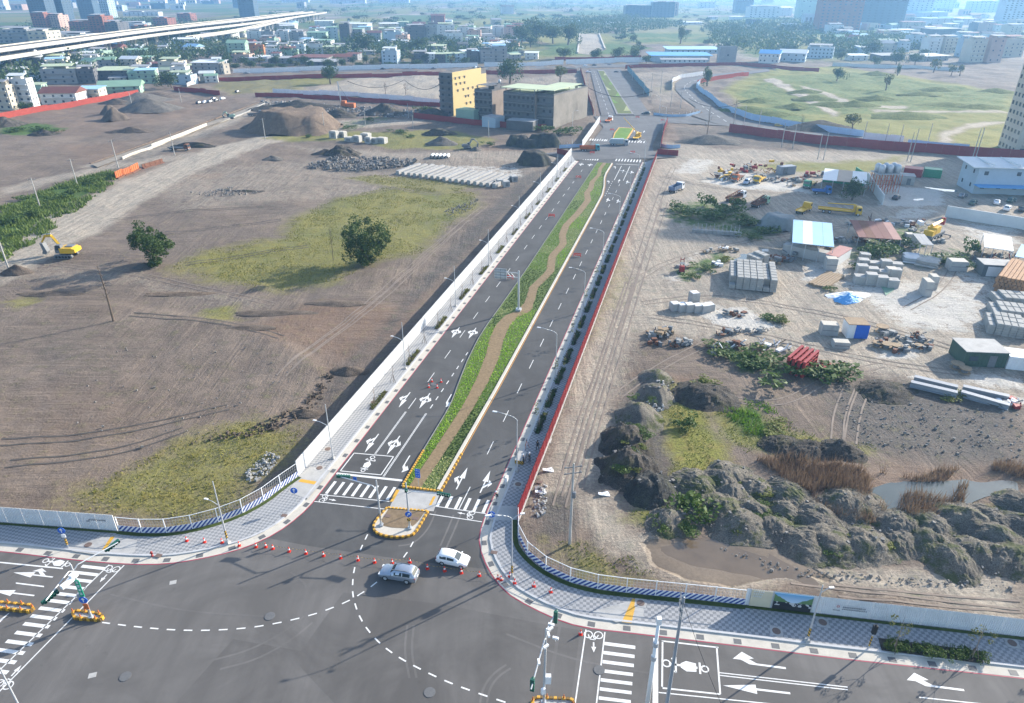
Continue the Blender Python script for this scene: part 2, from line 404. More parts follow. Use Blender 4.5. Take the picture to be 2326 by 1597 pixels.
def gz(p):                            # bilinear look-up in the ground grid
 i = min(max(int(np.searchsorted(gx, p[0])) - 1, 0), len(gx) - 2); j = min(max(int(np.searchsorted(gy, p[1])) - 1, 0), len(gy) - 2); u = (p[0] - gx[i]) / (gx[i + 1] - gx[i]); v = (p[1] - gy[j]) / (gy[j + 1] - gy[j])
 return float((ZZ[j, i] * (1 - u) + ZZ[j, i + 1] * u) * (1 - v) + (ZZ[j + 1, i] * (1 - u) + ZZ[j + 1, i + 1] * u) * v)
def GT(px, py):                       # the terrain point seen at a pixel
 p = G(px, py); z = gz(p)
 for _ in range(3): p = G(px, py, z); z = gz(p)
 return Vector((p.x, p.y, z))
def axis(cs):                         # [(from, to, step0, step1)]
 out = [cs[0][0]]
 for a, b, s0, s1 in cs:
  x = a
  while x < b - 1e-6:
   t = (x - a) / (b - a); x = min(b, x + s0 + (s1 - s0) * t); out.append(x)
 return np.array(out)
gx = np.concatenate([-axis([(0, 150, .85, .85), (150, 600, 1., 6.), (600, 9000, 12, 1200)])[:0:-1], axis([(0, 190, .85, .85), (190, 700, 1., 6.), (700, 9000, 12, 1200)])])
gy = axis([(18, 110, .62, .7), (110, 300, .72, 1.7), (300, 950, 1.8, 5.5), (950, 16000, 8, 1500)])
XX, YY = np.meshgrid(gx, gy)
ZZ = hgt(XX.ravel(), YY.ravel()).reshape(XX.shape)
GRASS = [  # yellow-green rough grass
 ([(385, 612), (450, 572), (640, 542), (665, 498), (770, 448), (900, 425), (1075, 438), (1082, 468), (1010, 520), (962, 578), (850, 592), (765, 640), (640, 662), (520, 642)], 5, .74),
 ([(120, 1150), (300, 1065), (420, 1012), (560, 962), (640, 975), (700, 958), (668, 1010), (560, 1098), (525, 1165), (430, 1196), (272, 1168)], 4, .66),
 ([(780, 405), (850, 398), (1000, 410), (1090, 425), (1020, 440), (880, 425)], 3, .6), ([(590, 315), (700, 298), (900, 300), (990, 292), (1130, 318), (1060, 340), (880, 336), (820, 322), (700, 322)], 3, .75),
 ([(1405, 1165), (1470, 1180), (1560, 1200), (1600, 1110), (1650, 1080), (1640, 1010), (1580, 900), (1520, 860), (1500, 960), (1530, 1080), (1480, 1140)], 2, .95),
 ([(1600, 900), (1700, 930), (1860, 1000), (1980, 1015), (2000, 1035), (1760, 1040), (1640, 1000)], 2, .75), ([(2180, 1190), (2220, 1130), (2326, 1120), (2326, 1200), (2220, 1180)], 2, .85), ([(1250, 1230), (1330, 1240), (1420, 1300), (1500, 1320), (1420, 1332), (1300, 1300)], 2, .55),
 ([(1640, 205), (1720, 160), (1900, 150), (2326, 215), (2326, 345), (2150, 330), (1900, 292), (1760, 268), (1690, 245)], 6, .95), ([(1500, 215), (1640, 190), (1580, 170), (1480, 200)], 4, .2),
 ([(1695, 380), (1780, 370), (1980, 366), (2060, 352), (1990, 392), (1850, 392)], 4, .85), ([(640, 178), (740, 168), (800, 172), (760, 190), (660, 200)], 5, .7), ([(480, 195), (520, 175), (700, 185), (690, 205), (520, 215)], 5, .5),
 ([(1180, 118), (1320, 108), (1330, 128), (1200, 132)], 9, .8), ([(1400, 60), (1600, 70), (1640, 100), (1420, 100)], 12, .6), ([(1640, 90), (1880, 60), (1990, 90), (2000, 120), (1700, 125)], 14, .9),
 ([(990, 112), (1180, 96), (1300, 104), (1150, 120)], 10, .8), ([(1280, 690), (1420, 560), (1440, 640), (1330, 790)], 3, .28), ([(1230, 620), (1300, 470), (1330, 430), (1260, 560)], 3, .25), ([(0, 685), (60, 672), (90, 690), (20, 705)], 2, .6), ([(470, 700), (540, 690), (550, 730), (480, 730)], 2, .7)]
LUSH = [([(1660, 215), (1760, 170), (1960, 165), (2300, 215), (2290, 260), (2000, 262), (1800, 262)], 8, .52), ([(0, 470), (120, 425), (240, 390), (280, 395), (200, 440), (100, 500), (40, 545), (0, 560)], 2.5, .8), ([(0, 285), (80, 280), (155, 292), (60, 308), (0, 308)], 4, .9),
 ([(1500, 470), (1600, 455), (1700, 480), (1780, 520), (1740, 545), (1600, 520), (1520, 500)], 3, .6), ([(1620, 790), (1740, 800), (1760, 840), (1900, 845), (1860, 870), (1700, 850)], 2, .75),
 ([(1640, 925), (1710, 935), (1760, 990), (1690, 985)], 1.6, 1.), ([(1900, 580), (2000, 520), (2100, 500), (2060, 560), (1960, 610)], 3, .55), ([(2000, 590), (2120, 570), (2210, 560), (2190, 610), (2090, 610)], 3, .45), ([(1520, 610), (1660, 570), (1670, 590), (1560, 640)], 2, .6),
 ([(1650, 245), (1760, 240), (1900, 290), (1800, 290)], 6, .6), ([(1880, 200), (2050, 230), (2200, 260), (2000, 270)], 8, .4), ([(640, 250), (760, 262), (700, 290), (830, 270), (900, 260), (880, 275), (790, 300)], 3, .4)]
PALE = [([(1205, 1185), (1290, 1160), (1380, 1080), (1400, 900), (1450, 760), (1640, 770), (1900, 830), (2326, 930), (2326, 340), (1980, 352), (1700, 340), (1520, 350), (1488, 352), (1340, 700), (1250, 960)], 4, .75),
 ([(1440, 1260), (1700, 1310), (1870, 1290), (2100, 1290), (2326, 1310), (2326, 1410), (1900, 1350), (1690, 1345), (1500, 1300)], 3, .9), ([(1290, 1160), (1380, 1130), (1440, 1200), (1560, 1220), (1440, 1260), (1340, 1225)], 3, .8),
 ([(0, 548), (150, 470), (300, 400), (480, 335), (700, 285), (740, 292), (560, 345), (430, 400), (260, 505), (140, 575), (0, 650)], 3, .85), ([(0, 425), (200, 385), (330, 355), (480, 345), (480, 355), (330, 372), (120, 415), (0, 450)], 3, .6),
 ([(170, 385), (400, 315), (560, 250), (610, 228), (618, 238), (420, 330), (260, 375)], 3, .7), ([(300, 400), (700, 360), (1100, 350), (1260, 370), (1230, 420), (1000, 430), (640, 460), (420, 480)], 8, .35), ([(560, 290), (760, 275), (960, 270), (960, 280), (740, 300), (600, 312)], 3, .7), ([(640, 330), (900, 345), (1100, 340), (1280, 350), (1270, 372), (1000, 362), (800, 360)], 5, .5),
 ([(820, 175), (1000, 170), (1180, 200), (1000, 225), (840, 215), (700, 205)], 8, .75), ([(600, 205), (860, 185), (880, 200), (680, 215)], 6, .4), ([(1170, 180), (1320, 165), (1330, 200), (1200, 225)], 8, .5), ([(1420, 165), (1560, 160), (1540, 230), (1500, 240)], 8, .4),
 ([(1312, 120), (1318, 76), (1362, 76), (1374, 112), (1340, 124)], 3, .95), ([(1735, 180), (1760, 178), (1905, 255), (1895, 265)], 2.5, 1.), ([(1800, 190), (1830, 195), (1960, 238), (2060, 240), (2060, 245), (1940, 246)], 2.5, .9), ([(2120, 332), (2140, 300), (2200, 282), (2300, 274), (2300, 280), (2200, 292), (2160, 312), (2165, 332)], 3, .95),
 ([(1980, 250), (2300, 252), (2300, 258), (1980, 256)], 3, .8), ([(1490, 320), (1700, 345), (2000, 340), (2120, 352), (2000, 356), (1700, 362), (1500, 350)], 4, .6), ([(0, 640), (120, 600), (330, 625), (620, 690), (560, 700), (300, 650), (100, 640)], 4, .3)]
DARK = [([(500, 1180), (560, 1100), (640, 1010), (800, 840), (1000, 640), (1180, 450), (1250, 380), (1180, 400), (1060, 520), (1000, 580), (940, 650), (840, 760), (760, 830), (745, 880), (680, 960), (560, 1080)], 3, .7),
 ([(1890, 865), (2000, 870), (2326, 925), (2326, 1060), (2140, 1050), (1960, 1030), (1880, 960)], 4, .8), ([(1380, 1110), (1375, 1000), (1440, 860), (1520, 850), (1510, 960), (1530, 1080), (1470, 1130)], 2, .8),
 ([(520, 435), (700, 470), (760, 470), (640, 500), (520, 480)], 4, .35), ([(0, 730), (250, 720), (560, 760), (740, 850), (660, 960), (430, 1000), (0, 900)], 12, .3), ([(700, 370), (940, 360), (950, 385), (800, 392), (690, 385)], 3, .6), ([(1225, 1150), (1290, 1140), (1280, 1200), (1240, 1220)], 2, .9),
 ([(600, 225), (760, 235), (900, 245), (880, 262), (760, 250), (620, 250)], 4, .5), ([(1150, 325), (1300, 318), (1290, 340), (1170, 345)], 3, .4), ([(1520, 290), (1640, 285), (1900, 325), (1760, 335), (1560, 320)], 4, .5), ([(1280, 1245), (1340, 1280), (1320, 1300), (1270, 1285)], 1.5, .9), ([(220, 370), (420, 310), (500, 290), (480, 310), (300, 372)], 4, .5)]
BROWN = [([(560, 745), (700, 690), (900, 690), (1000, 640), (930, 740), (800, 830), (745, 838), (650, 780)], 4, .7), ([(0, 900), (300, 800), (500, 830), (600, 950), (420, 1000), (200, 1060), (0, 1120)], 20, .3), ([(120, 330), (300, 320), (290, 370), (180, 375)], 8, .5), ([(430, 395), (520, 392), (500, 408), (430, 405)], 2, .7),
 ([(1000, 335), (1160, 330), (1180, 345), (1040, 350)], 3, .5), ([(250, 1165), (420, 1170), (520, 1130), (560, 1090), (480, 1080), (300, 1120)], 3, .45), ([(1560, 1010), (1640, 1000), (1650, 1060), (1560, 1060)], 2, .6), ([(1700, 1030), (1900, 1050), (2100, 1060), (2326, 1050), (2326, 1110), (2100, 1130), (1960, 1180), (1800, 1140)], 3, .6), ([(1440, 850), (1560, 840), (1580, 860), (1460, 870)], 2, .7), ([(0, 210), (330, 235), (560, 225), (400, 280), (200, 310), (0, 300)], 12, .4), ([(1960, 210), (2300, 225), (2280, 240), (2000, 228)], 6, .5)]
DUST = [([(1560, 690), (1700, 700), (1780, 745), (1660, 750), (1590, 720)], 2.5, .8), ([(1900, 640), (2100, 640), (2250, 680), (2250, 740), (2060, 760), (1960, 690)], 5, .7), ([(1640, 390), (1760, 400), (1860, 440), (1700, 430), (1600, 415)], 4, .75), ([(1560, 360), (1640, 362), (1600, 400), (1520, 395)], 4, .6), ([(2000, 420), (2140, 430), (2140, 470), (2000, 470)], 4, .9), ([(2180, 500), (2326, 520), (2326, 570), (2180, 545)], 6, .6),
 ([(1840, 590), (1960, 560), (1900, 650), (1820, 640)], 4, .7), ([(1980, 790), (2110, 790), (2080, 812), (1990, 806)], 2.5, .9), ([(2060, 860), (2326, 905), (2326, 925), (2120, 890)], 2, .9), ([(2150, 820), (2326, 860), (2326, 890), (2200, 866)], 3, .75), ([(2160, 600), (2326, 640), (2240, 690), (2120, 660)], 5, .55), ([(1500, 640), (1540, 600), (1600, 560), (1560, 640)], 3, .55), ([(1000, 372), (1180, 380), (1200, 405), (960, 385)], 3, .5), ([(2060, 470), (2140, 480), (2100, 500), (2000, 495)], 3, .6)]
MUD = [([(1455, 1228), (1560, 1206), (1700, 1228), (1830, 1296), (1895, 1338), (1760, 1330), (1600, 1316), (1490, 1280)], 2., 1.), ([(1620, 620), (1660, 600), (1720, 640), (1640, 660)], 3, .4)]
xv, yv = XX.ravel(), YY.ravel(); wob = (fbm(xv * .12, yv * .12, 3, 40) - .44) * 9; wob2 = (fbm(xv * .12, yv * .12, 3, 70) - .44) * 9
xw, yw = xv + wob * .6, yv + wob2 * .9
def paintmask(lst):
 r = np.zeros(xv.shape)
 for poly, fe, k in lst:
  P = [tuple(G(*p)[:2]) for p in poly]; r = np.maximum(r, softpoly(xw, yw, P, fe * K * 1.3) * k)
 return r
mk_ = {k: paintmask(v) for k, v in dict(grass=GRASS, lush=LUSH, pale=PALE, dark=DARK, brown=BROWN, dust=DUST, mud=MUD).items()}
farf = np.clip((yv - 640) / 200, 0, 1) * (1 - np.clip(mk_['pale'] * 2, 0, 1)); fn_ = fbm(xv * .012, yv * .008, 4, 5)
mk_['grass'] = np.maximum(mk_['grass'], farf * np.clip((fn_ - .38) * 6, 0, .9)); mk_['lush'] = np.maximum(mk_['lush'], farf * np.clip((fbm(xv * .01 + 50, yv * .008, 4, 8) - .4) * 5, 0, 1))
mk_['pale'] = np.maximum(mk_['pale'], farf * np.clip((.36 - fn_) * 8, 0, .8))
cut = paintmask([t for t in PALE if t[0][0] in ((1735, 180), (1800, 190), (2120, 332), (1980, 250), (1312, 120))]); mk_['grass'] *= 1 - cut; mk_['lush'] *= 1 - cut; mk_['pale'] = np.maximum(mk_['pale'], cut)
nY, nX = XX.shape; idx = np.arange(nX * nY).reshape(nY, nX)
quads = np.stack([idx[:-1, :-1], idx[:-1, 1:], idx[1:, 1:], idx[1:, :-1]], -1).reshape(-1, 4)
me = bpy.data.meshes.new('ground'); me.vertices.add(nX * nY); me.vertices.foreach_set('co', np.stack([xv, yv, ZZ.ravel()], 1).ravel())
me.loops.add(quads.size); me.loops.foreach_set('vertex_index', quads.ravel()); me.polygons.add(len(quads))
me.polygons.foreach_set('loop_start', np.arange(0, quads.size, 4)); me.polygons.foreach_set('use_smooth', np.ones(len(quads), bool)); me.update(); me.validate()
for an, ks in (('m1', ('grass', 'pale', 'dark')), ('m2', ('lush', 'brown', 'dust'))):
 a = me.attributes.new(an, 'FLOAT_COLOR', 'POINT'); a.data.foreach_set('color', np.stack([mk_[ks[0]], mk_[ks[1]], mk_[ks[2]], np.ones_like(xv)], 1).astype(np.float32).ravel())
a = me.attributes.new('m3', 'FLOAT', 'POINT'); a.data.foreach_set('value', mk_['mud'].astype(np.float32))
ground = struct(link('ground', me))
def ground_mat():
 m, nt, b = newmat('ground_soil'); v = wpos(nt)
 def at(n): a = nd(nt, 'Attribute'); a.attribute_name = n; return a
 s1 = nd(nt, 'SeparateColor'); nt.links.new(at('m1').outputs['Color'], s1.inputs[0]); s2 = nd(nt, 'SeparateColor'); nt.links.new(at('m2').outputs['Color'], s2.inputs[0])
 nb, nm, nf = noise(nt, v, .06, 6, .62), noise(nt, v, .42, 6, .65), noise(nt, v, 2.4, 6, .78)
 nmix = mth(nt, 'ADD', mth(nt, 'MULTIPLY', nm, .6), mth(nt, 'MULTIPLY', nf, .4))
 def th(o, soft=.28):              # broken, ragged edge
  q = mth(nt, 'ADD', o, mth(nt, 'MULTIPLY', mth(nt, 'SUBTRACT', nmix, .5), 2.4)); return ramp(nt, q, .5 - soft, .5 + soft)
 # streaks: stretched noise gives scraped, driven-over soil
 mp = nd(nt, 'Mapping'); nt.links.new(v, mp.inputs[0]); mp.inputs['Rotation'].default_value = (0, 0, R(-20)); mp.inputs['Scale'].default_value = (.07, .8, 1)
 st = noise(nt, mp.outputs[0], 1.2, 6, .68, .6)
 mp2 = nd(nt, 'Mapping'); nt.links.new(v, mp2.inputs[0]); mp2.inputs['Rotation'].default_value = (0, 0, R(15)); mp2.inputs['Scale'].default_value = (.9, .06, 1)
 st2 = noise(nt, mp2.outputs[0], 1.1, 6, .68, .5)
 sel = ramp(nt, noise(nt, v, .025, 2), .46, .54); st = mixc(nt, sel, st, st2); big = ramp(nt, noise(nt, v, .018, 5, .6, 1.), .42, .58)
 c = mixc(nt, ramp(nt, nb, .35, .65), (.135, .104, .083), (.215, .168, .133)); c = mixc(nt, mth(nt, 'MULTIPLY', big, .6), c, (.12, .098, .084))
 c = mixc(nt, mth(nt, 'MULTIPLY', ramp(nt, st, .48, .66), .55), c, (.27, .208, .155)); c = mixc(nt, mth(nt, 'MULTIPLY', ramp(nt, nm, .52, .68), .45), c, (.07, .056, .048))
 c = mixc(nt, mth(nt, 'MULTIPLY', th(s2.outputs[1], .4), .75), c, (.205, .128, .086))
 pl = mixc(nt, ramp(nt, st2, .38, .62), (.30, .262, .212), (.46, .395, .312)); pl = mixc(nt, mth(nt, 'MULTIPLY', ramp(nt, nm, .48, .66), .7), pl, (.235, .22, .195))
 c = mixc(nt, th(s1.outputs[1], .4), c, pl)
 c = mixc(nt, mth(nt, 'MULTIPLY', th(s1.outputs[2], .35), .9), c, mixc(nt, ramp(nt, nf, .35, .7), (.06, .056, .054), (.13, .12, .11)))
 c = mixc(nt, mth(nt, 'MULTIPLY', th(s2.outputs[2], .16), .85), c, (.52, .495, .45))
 gr = mixc(nt, ramp(nt, nf, .3, .7), (.14, .155, .032), (.245, .23, .055)); gr = mixc(nt, mth(nt, 'MULTIPLY', ramp(nt, nm, .48, .7), .7), gr, (.22, .16, .065)); gr = mixc(nt, mth(nt, 'MULTIPLY', ramp(nt, nb, .5, .65), .5), gr, (.09, .13, .03))
 c = mixc(nt, th(s1.outputs[0], .42), c, gr)
 lu = mixc(nt, ramp(nt, nf, .35, .7), (.045, .085, .018), (.10, .165, .035))
 c = mixc(nt, th(s2.outputs[0], .2), c, lu)
 mu = ramp(nt, mth(nt, 'ADD', at('m3').outputs['Fac'], mth(nt, 'MULTIPLY', mth(nt, 'SUBTRACT', nm, .5), .5)), .4, .6)
 c = mixc(nt, mu, c, mixc(nt, ramp(nt, nb, .4, .6), (.14, .108, .078), (.185, .145, .105)))
 c = mixc(nt, ramp(nt, nf, .25, .75), mixc(nt, 1., c, (.68, .68, .68), 'MULTIPLY'), mixc(nt, 1., c, (1.28, 1.27, 1.26), 'MULTIPLY'))
 nt.links.new(c, b.inputs['Base Color']); nt.links.new(mth(nt, 'SUBTRACT', .95, mth(nt, 'MULTIPLY', mu, .6)), b.inputs['Roughness']); b.inputs['Specular IOR Level'].default_value = .25
 hh = mth(nt, 'ADD', mth(nt, 'MULTIPLY', nf, .5), mth(nt, 'ADD', mth(nt, 'MULTIPLY', st, .6), mth(nt, 'MULTIPLY', nm, .7)))
 hh = mth(nt, 'MULTIPLY', hh, mth(nt, 'SUBTRACT', 1., mu))
 bn = nd(nt, 'Bump'); setin(bn, Strength=.75, Distance=.6); nt.links.new(hh, bn.inputs['Height']); nt.links.new(bn.outputs[0], b.inputs['Normal'])
 return m
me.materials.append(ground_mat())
# ------------------------------------------------------------------ carriageways and pavements
SEAM = GP([(598, 1224), (700, 1240), (860, 1263), (960, 1277), (1100, 1297)])
def cutk(P, a, b): return P[a:b]
# where the seam meets the kerbs
iL = min(range(len(LKERB)), key=lambda i: (LKERB[i] - SEAM[0]).length); iR = min(range(len(RKERB)), key=lambda i: (RKERB[i] - SEAM[-1]).length)
mb = MB(); mb.sheet(LKERB[:iL + 1] + SEAM[1:-1] + RKERB[iR:] + GP([(2800, 2000), (-700, 2000)]), 0.)
cross_road = struct(mb.build('cross_road', M_ASPH2))
mb = MB(); mb.sheet(LKERB[iL:] + [RS(197, .2), RS(199, 22.9)] + RKERB[:iR + 1] + SEAM[1:-1][::-1], 0.)
main_road = struct(mb.build('main_road', M_ASPH))
def far_sheet(name, px, m, z=.02): return struct(MB().sheet(GP(px), z).build(name, m))
far_junction = far_sheet('far_junction_road', [(1236, 348), (1300, 342), (1332, 340), (1352, 313), (1371, 289), (1360, 277), (1350, 264), (1490, 262), (1560, 263), (1640, 285), (1515, 279), (1496, 300), (1482, 330), (1484, 344), (1540, 350), (1536, 357), (1484, 360), (1330, 362), (1290, 365)], M_ASPHF)
far_road = far_sheet('far_avenue', [(1340, 157), (1366, 263), (1478, 261), (1416, 172), (1410, 157)], M_ASPHF, .025)
curved_road = far_sheet('curved_road', [(1745, 157), (1620, 168), (1550, 177), (1535, 189), (1534, 203), (1552, 223), (1580, 243), (1570, 262), (1640, 285), (1740, 296), (1880, 312), (2000, 326), (2010, 317), (1900, 303), (1760, 284), (1655, 265), (1612, 237), (1583, 213), (1570, 199), (1581, 188), (1640, 175), (1750, 162)], M_ASPHF, .028)
far_street = far_sheet('far_street', [(470, 172), (700, 165), (1000, 160), (1290, 155), (1500, 150), (1700, 150), (1700, 144), (1500, 141), (1290, 147), (1000, 152), (700, 158), (470, 164)], M_ASPHF, .02)
def walk(KP, BK, name, tilemat, sgn, lab):
 n = 150; A = resample(KP, n)
 ap, kb, kt = offset(A, sgn * .12), offset(A, sgn * 1.35), offset(A, sgn * 1.62)
 o = struct(MB().strip(up(A, .012), up(ap, .012)).build(name + '_red_line', M_RED))
 a = struct(MB().strip(up(ap, .03), up(kb, .035)).strip(up(ap, 0), up(ap, .03)).build(name + '_apron', M_CREAM))
 k = MB()
 k.strip(up(kb, .02), up(kb, .17)); k.strip(up(kb, .17), up(kt, .17)); k.strip(up(kt, .17), up(kt, .14))
 struct(k.build(name + '_kerb', M_KERB))
 # paving: each kerb point is joined to the nearest stretch of the fence line
 B = resample(BK, n)
 p = struct(MB().strip(up(kt, .15), up(B, .15)).build(name + '_pavement', tilemat))
 return a, p, A, kt, B
def monot(A, BK):                      # match fence points to kerb points by projection
 return BK
LA, LP, LKA, LKT, LB = walk(LKERB, LBACK, 'left', M_TILE, -1, 'left')
RA, RP, RKA, RKT, RB = walk(RKERB, RBACK, 'right', M_TILE2, -1, 'right')
# drain grates set in the apron, one every few metres
gm = cached('grate', lambda b: b.box((0, 0, 0), (.8, .62, .03)), M_GRATE)
for A, par in ((LKA, LA), (RKA, RA)):
 P = resample(A, step=3.9)
 for i in range(1, len(P) - 1):
  t = P[i + 1] - P[i - 1]; nrm = Vector((-t.y, t.x, 0)).normalized()
  p = P[i] + nrm * .62
  if p.y > 320: continue
  link('drain_grate', gm, par, (p.x, p.y, .036), math.atan2(t.y, t.x))
# smooth concrete landings at the crossings
def slab(px, z, par, m, name='concrete_slab'):
 return MB().sheet(GP(px), z).build(name, m, par)
slab([(655, 1120), (672, 1090), (704, 1062), (752, 1070), (738, 1090), (700, 1135)], .16, LP, M_CONC)
slab([(150, 1240), (200, 1230), (265, 1218), (312, 1230), (306, 1258), (220, 1262), (165, 1254)], .16, LP, M_CONC)
slab([(1118, 1150), (1178, 1152), (1172, 1186), (1106, 1182)], .16, RP, M_CONC)
slab([(1345, 1392), (1440, 1364), (1462, 1368), (1462, 1405), (1400, 1416)], .16, RP, M_CONC)
slab([(1436, 1362), (1447, 1363), (1434, 1418), (1412, 1415)], .165, RP, M_YEL, 'tactile_strip'); slab([(252, 1222), (262, 1220), (240, 1252), (232, 1252)], .165, LP, M_YEL, 'tactile_strip'); slab([(684, 1090), (720, 1096), (716, 1103), (678, 1096)], .165, LP, M_YEL, 'tactile_strip')
# manhole covers
mh = cached('manhole_cover', lambda b: b.lathe([(.45, 0), (.45, .02), (.4, .025)], n=14), M_MANH)
mhr = cached('manhole_cover_road', lambda b: b.lathe([(.45, 0), (.45, .02), (.4, .025)], n=14), M_GRATE)
mhf = cached('manhole_frame', lambda b: b.box((0, 0, 0), (1.3, 1.3, .012)), M_CONC)
def manhole(px, py, par, z, k=1., fr=True):
 p = G(px, py)
 if fr: link('manhole_frame', mhf, par, (p.x, p.y, z), RROT, k)
 link('manhole_cover', mh if fr else mhr, par, (p.x, p.y, z + .01), 0, k)
for a in ((726, 1065), (848, 915), (201, 1240), (745, 1022)): manhole(*a, LP, .165)
for a in ((1177, 1102), (1238, 943), (1763, 1436), (1868, 1416), (2298, 1463), (1455, 1372), (1243, 1002)): manhole(*a, RP, .165)
for a in ((613, 1400), (285, 1537), (976, 1573), (1361, 1522)): manhole(*a, cross_road, .006, 1.3, False)
manhole(985, 873, main_road, .006, 1.2, False)
hc = cached('handhole_cover', lambda b: b.box((0, 0, 0), (.8, .55, .02)), M_MANH)
for px, py, par in ((646, 1173, LP), (361, 1264, LP), (1122, 1257, RP), (1226, 1097, RP)):
 p = G(px, py); link('handhole_cover', hc, par, (p.x, p.y, .168), RROT)
patz = .0022
for px in ([(780, 1346), (1000, 1372), (1268, 1424), (1228, 1640), (800, 1640), (668, 1500)], [(530, 1452), (690, 1480), (620, 1640), (360, 1640)], [(1275, 1424), (1318, 1432), (1290, 1640), (1240, 1640)]): patz += .0012; MB().sheet(GP(px), patz).build('asphalt_patch', M_ASPH3, cross_road)
ty = MB()
for px in ([(1090, 1597), (1098, 1560), (1120, 1530), (1150, 1510)], [(1106, 1597), (1112, 1564), (1132, 1536), (1160, 1518)], [(925, 1420), (918, 1480), (930, 1540)], [(940, 1420), (934, 1480), (946, 1540)], [(660, 1300), (700, 1330), (690, 1360)], [(480, 1500), (560, 1480), (640, 1440), (690, 1400)], [(500, 1520), (580, 1500), (660, 1456), (710, 1414)], [(905, 1240), (940, 1236), (975, 1200), (990, 1160)], [(1000, 1240), (1018, 1200), (1030, 1170)], [(1014, 1244), (1034, 1200), (1046, 1170)], [(250, 1350), (420, 1390), (600, 1400)], [(1150, 1440), (1300, 1500), (1480, 1530)]): P = resample(smooth(GP(px), 2), 14); ty.strip(up(offset(P, .12), .0068), up(offset(P, -.12), .0068))
stuff(ty.build('tyre_mark', M_TYRE, cross_road))
hw = cached('survey_patch', lambda b: b.box((0, 0, 0), (.75, .6, .01)), M_CONC)
for px, py in ((393, 1323), (210, 1534)):
 p = G(px, py); link('survey_patch', hw, cross_road, (p.x, p.y, .008), .3)
# ------------------------------------------------------------------ painted markings, one object each
def mkpx(name, px, par, z=.008, m=M_WHITE): return MB().sheet(GP(px), z).build(name, m, par)
def bar(name, a, b, wd, par, z=.008, m=M_WHITE):
 a, b = Vector(a), Vector(b); d = (b - a).normalized(); n = Vector((-d.y, d.x, 0)) * wd / 2
 return MB().sheet([a - n, b - n, b + n, a + n], z).build(name, m, par)
def rbar(name, s0, t0, s1, t1, wd, z=.008, m=M_WHITE, par=None): return bar(name, RS(s0, t0), RS(s1, t1), wd, par or main_road, z, m)
# arrows in local metres, +y is travel
ARROWS = {
 'straight': [[(-.09, 0), (.09, 0), (.09, 2.6), (.42, 2.6), (0, 5.2), (-.42, 2.6), (-.09, 2.6)]],
 'right': [[(-.09, 0), (.1, 0), (.14, 2.3), (.5, 2.9), (.6, 2.45), (1.15, 3.35), (.35, 4.2), (.35, 3.55), (-.02, 2.9)]],
 'sright': [[(-.09, 0), (.09, 0), (.09, 2.6), (.42, 2.6), (0, 5.2), (-.42, 2.6), (-.09, 2.6)], [(.1, 1.0), (.65, 1.9), (.65, 1.35), (1.1, 2.3), (.5, 3.1), (.55, 2.35), (.1, 1.7)]],
 'sleft': [[(-.09, 0), (.09, 0), (.09, 2.6), (.42, 2.6), (0, 5.2), (-.42, 2.6), (-.09, 2.6)], [(-.1, 1.0), (-.65, 1.9), (-.65, 1.35), (-1.1, 2.3), (-.5, 3.1), (-.55, 2.35), (-.1, 1.7)]]}
ARROWS['all'] = ARROWS['sleft'] + ARROWS['sright'][1:]
ARROWS['left'] = [[(-x, y) for x, y in ARROWS['right'][0]]]
_ar = {}
def arrow(kind, p, rz, par, k=1., z=.009, name='lane_arrow'):
 if kind not in _ar:
  b = MB()
  for i, pl in enumerate(ARROWS[kind]): b.sheet(pl, i * .002)
  _ar[kind] = b.mesh('arrow_' + kind, M_WHITE)
 return link(name, _ar[kind], par, (p[0], p[1], z), rz, k)
DOWN = RROT + math.pi
for s, t, kd in ((19.4, 1.75, 'sright'), (19.9, 4.85, 'all'), (20.4, 8.2, 'left'), (7.6, 1.7, 'sright'), (7.9, 4.8, 'all'), (3.9, 7.9, 'left'), (43.6, 1.9, 'all'), (44.1, 4.95, 'all')):
 arrow(kd, RS(s + 4.6, t), DOWN, main_road, .98)
for s, t, kd in ((3.3, 16.25, 'sleft'), (3.4, 19.35, 'sright'), (140, 17.2, 'sright'), (139.5, 20.3, 'sright')): arrow(kd, RS(s, t), RROT, main_road, .98)
for s, t, kd in ((162, 15., 'left'), (164, 17.9, 'straight'), (163, 20.6, 'sright'), (183, 14.6, 'left'), (178, 17.7, 'straight'), (177, 20.6, 'sright')): arrow(kd, RS(s, t), RROT, main_road, .98)
for s, t in ((189, 2.), (189, 5.2)): arrow('all', RS(s, t), DOWN, main_road, 1.)
for s, t in ((230, 2.2), (230, 5.), ): arrow('straight', RS(s + 6, t), DOWN, far_junction, 1.1, .03)
for s, t in ((254, 14.2), (254, 18.4), (232, 18.5)): arrow('straight', RS(s, t), RROT, far_junction, 1.1, .03)
per = 8.22
for i in range(22):                                     # broken lane lines
 s = 27.7 + per * (i - 1)
 if s < 180: rbar('lane_dash', s, 3.28 + max(0, s - 60) * .004, s + 3.1, 3.28 + max(0, s - 57) * .004, .12)
 s2 = 11.4 + per * i
 if s2 < 160: rbar('lane_dash', s2, 17.9 + s2 * .0045, s2 + 3.1, 17.9 + s2 * .0045, .12)
rbar('lane_dash', -.2, 17.75, 4.2, 17.8, .12)
for s in (20.9, 23.3, 25.8, 28.3, 30.9, 33.4, 35.9, 38.4): rbar('turn_lane_dash', s - .5, 6.42, s + .6, 6.42, .16)
for s in (147, 149.5, 152, 154.5, 157, 159.5, 162, 164.5): rbar('turn_lane_dash', s - .5, 15.9, s + .6, 15.9, .16)
for t in (3.12, 3.28): rbar('double_white_line', 7.7, t, 18.6, t + .03, .09)
for t in (6.22, 6.38): rbar('double_white_line', 3.4, t, 18.9, t + .03, .09)
for t in (16.25, 19.2): rbar('double_white_line', 167, t, 188, t, .2)
